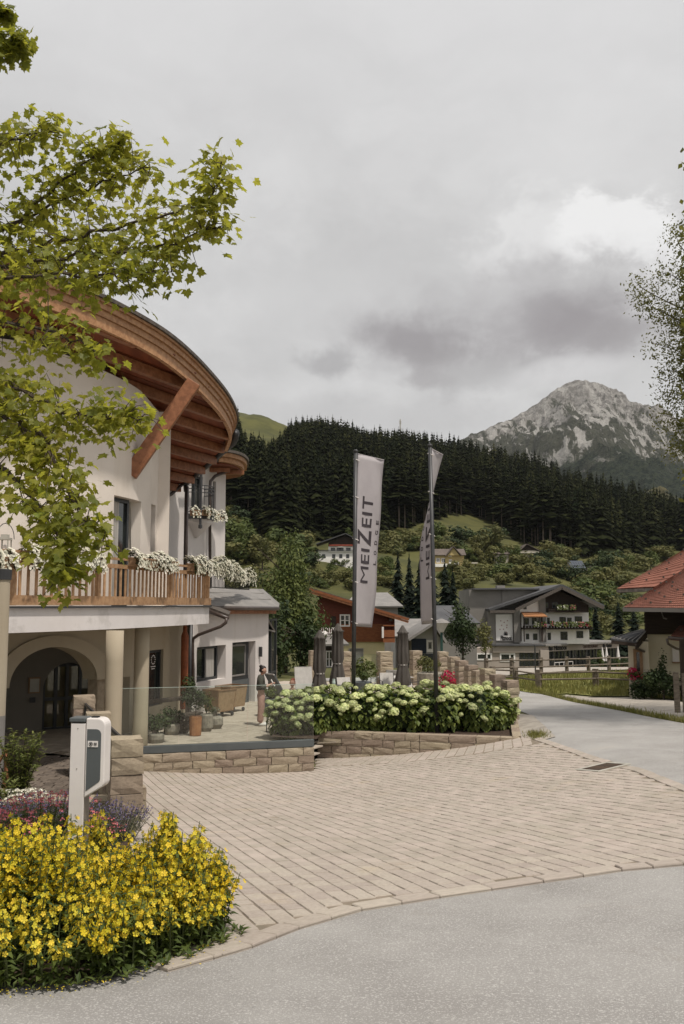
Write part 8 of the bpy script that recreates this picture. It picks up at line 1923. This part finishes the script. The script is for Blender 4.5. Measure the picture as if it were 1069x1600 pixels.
limbs = [  # photo-pixel routes of the branches: (px, py, distance) then how thickly they are leaved
    ([(-200, 520, 9.3), (-60, 400, 9.0), (60, 330, 8.6), (160, 285, 8.3), (235, 262, 8.2)], 1.0, 48), ([(-180, 480, 9), (-20, 400, 8.6), (110, 375, 8.2), (220, 345, 7.9), (330, 318, 7.7), (345, 255, 7.7)], 1.0, 44),
    ([(-180, 480, 9), (0, 420, 8.4), (120, 400, 8.0), (240, 390, 7.8), (352, 350, 7.7)], 1.0, 36), ([(-180, 500, 8.8), (-20, 440, 8.2), (100, 430, 7.8), (190, 432, 7.6), (268, 425, 7.6)], .9, 38),
    ([(-160, 300, 9), (-40, 230, 8.6), (30, 215, 8.4), (95, 205, 8.3)], 1.0, 34), ([(-120, 120, 8.8), (-30, 80, 8.5), (20, 70, 8.4), (36, 62, 8.4)], .9, 22), ([(-120, 60, 8.8), (-20, 30, 8.5), (12, 18, 8.4)], .8, 14),
    ([(-140, 560, 8.6), (0, 500, 8.0), (90, 520, 7.7), (160, 555, 7.5)], .9, 42), ([(-160, 620, 8.6), (-10, 590, 7.9), (90, 640, 7.4), (160, 650, 7.2), (225, 652, 7.2)], .95, 40),
    ([(-160, 620, 8.6), (-10, 640, 7.8), (70, 690, 7.3), (110, 780, 7.0), (160, 850, 6.9)], .95, 44), ([(-140, 700, 8.4), (-10, 720, 7.6), (60, 790, 7.1), (95, 850, 6.9), (100, 905, 6.9)], .95, 42),
    ([(-140, 640, 8.6), (0, 600, 8.0), (40, 680, 7.5), (70, 720, 7.4)], .9, 30), ([(-150, 420, 9), (0, 360, 8.6), (80, 300, 8.4), (150, 240, 8.2), (195, 215, 8.2)], .9, 30)]
lp_, heavy = [], []
for route, dens, wdt in limbs:
    pts = [P(*q) for q in route]; fine_ = []
    for a, b, in zip(pts, pts[1:]): fine_ += [a.lerp(b, t / 6) + Vector((R(-.03, .03), R(-.03, .03), R(-.03, .03))) for t in range(6)]
    fine_.append(pts[-1]); n = len(fine_); tr_.tube(fine_, [.024 * (1 - i / n) ** 1.1 + .004 for i in range(n)], 5)
    for i, p in enumerate(fine_):
        for k in range(int(26 * dens)):
            t_ = i / n
            spread = wdt / F_PX * p.y * (1.05 - .5 * t_)
            q = p + Vector((rnd.gauss(0, .65) * spread, rnd.gauss(0, 1.0) * spread, rnd.gauss(-.1, .8) * spread)); lp_.append((q, p))
            if k % 8 == 0: tr_.tube([p, p.lerp(q, .5) + Vector((0, 0, .03)), q], [.006, .004, .002], 3, cap=False)
for k in range(900):                                                                  # the crown beyond the frame
    q = P(rnd.uniform(-520, -30), rnd.uniform(40, 800), rnd.uniform(8.0, 10.2)); lp_.append((q, b0 + Vector((0, 0, 4))))
tr_.build('trunk', M['bark'], mp, fix=False)
def onscreen(q): px, py = proj(q); return -10 < px < 1080 and -10 < py < 1610
def leaf_pose(q, p):
    d_ = (q - p); d_.z *= .3; a = atan2(d_.y, d_.x) + rnd.uniform(-1.2, 1.2); return Euler((rnd.gauss(0, .5), rnd.uniform(.05, 1.1), a), 'XYZ')
vis_, off_ = [q for q in lp_ if onscreen(q[0])], [q for q in lp_ if not onscreen(q[0])]
rnd.shuffle(vis_); mass = MB()
print('maple leaves', len(vis_), len(off_))
for i, (q, p) in enumerate(vis_ + off_):
    s = rnd.uniform(.085, .165); e = leaf_pose(q, p); me = rnd.choice(MAP)
    if i < 290: piece('leaf', me, mp, q, e, s)
    else: m_ = Matrix.Translation(q) @ e.to_matrix().to_4x4() @ Matrix.Scale(s, 4); mass.add([m_ @ v.co for v in me.vertices], [tuple(f.vertices) for f in me.polygons], rnd.random())
mass.build('leaf_mass', M['maple_far'], mp, fix=False, kind='stuff')
bq = XY(1190, 22.5); bt = thing('birch_tree', 'small-leaved tree outside the right edge with drooping twigs against the sky', 'tree', (bq.x, bq.y, Gs(bq.x, bq.y))); b0 = bt.location; tr_, lf = MB(), MB()
tr_.tube([b0 - Vector((0, 0, .2)), b0 + Vector((.1, 0, 5)), b0 + Vector((0, 0, 14))], [.2, .15, .02], 8)
for route in ([(1180, 470), (1090, 420), (1060, 380), (1052, 352)], [(1180, 500), (1085, 450), (1050, 430), (1028, 425)], [(1180, 520), (1060, 480), (1010, 455), (992, 440)], [(1180, 520), (1060, 500), (1020, 480), (1000, 470)], [(1180, 560), (1085, 520), (1055, 500), (1034, 485)], [(1180, 600), (1085, 560), (1050, 545), (1018, 535)], [(1180, 620), (1080, 590), (1055, 580), (1032, 578)], [(1180, 640), (1085, 625), (1060, 615), (1030, 612)], [(1180, 690), (1085, 660), (1058, 655), (1036, 648)], [(1180, 720), (1090, 690), (1066, 690), (1048, 700)], [(1180, 420), (1100, 400), (1075, 440), (1066, 480)], [(1180, 460), (1110, 520), (1075, 560), (1062, 610)], [(1190, 380), (1130, 300), (1110, 360), (1080, 420)], [(1190, 600), (1120, 600), (1090, 640), (1070, 720)], [(1180, 440), (1095, 470), (1068, 500), (1052, 520)], [(1180, 500), (1100, 540), (1075, 545), (1060, 560)]):
    pts = [P(px, py, 22.3 + rnd.uniform(-.9, .9)) for px, py in route]; fine_ = []
    for a, b in zip(pts, pts[1:]): fine_ += [a.lerp(b, t / 7) for t in range(7)]
    fine_.append(pts[-1]); n = len(fine_); tr_.tube(fine_, [.022 * (1 - i / n) + .004 for i in range(n)], 4, cap=False)
    for i, p in enumerate(fine_[4:]):
        for k in range(30): q = p + Vector((rnd.gauss(0, .15), rnd.gauss(0, .28), rnd.gauss(-.07, .18))); leaf_quad(lf, q, Vector((rnd.uniform(-1, 1), rnd.uniform(-1, 1), rnd.uniform(-1, 1))).normalized(), rnd.uniform(.055, .105), rnd.random(), rnd, .5)
for k in range(8000): q = P(max(1062 + 30 * rnd.random(), rnd.gauss(1200, 75)), rnd.gauss(540, 130), 22.5 + rnd.gauss(0, 1.4)); leaf_quad(lf, q, Vector((rnd.uniform(-1, 1), rnd.uniform(-1, 1), rnd.uniform(-1, 1))).normalized(), .2, rnd.random(), rnd, .6)
tr_.build('trunk', M['bark'], bt, fix=False); lf.build('leaves', M['birch_leaf'], bt, fix=False, kind='stuff')

# ================================================================ distant air
mb = MB(); mb.box((900, 2100, 540), (9200, 5000, 1160)); hz_o = mb.build('haze', None, kind='stuff')
hm = bpy.data.materials.new('haze_air'); hm.use_nodes = True; t = NT(hm.node_tree); t.n.remove(t.n['Principled BSDF']); pv = t.new('ShaderNodeVolumePrincipled'); pv.inputs['Color'].default_value = (.86, .88, .9, 1); pv.inputs['Density'].default_value = 0.000028; pv.inputs['Anisotropy'].default_value = 0.2
t.l.new(pv.outputs[0], t.n['Material Output'].inputs['Volume']); hz_o.data.materials.append(hm); tag(hz_o, 'thin pale haze in the air between the village and the mountain', 'haze')
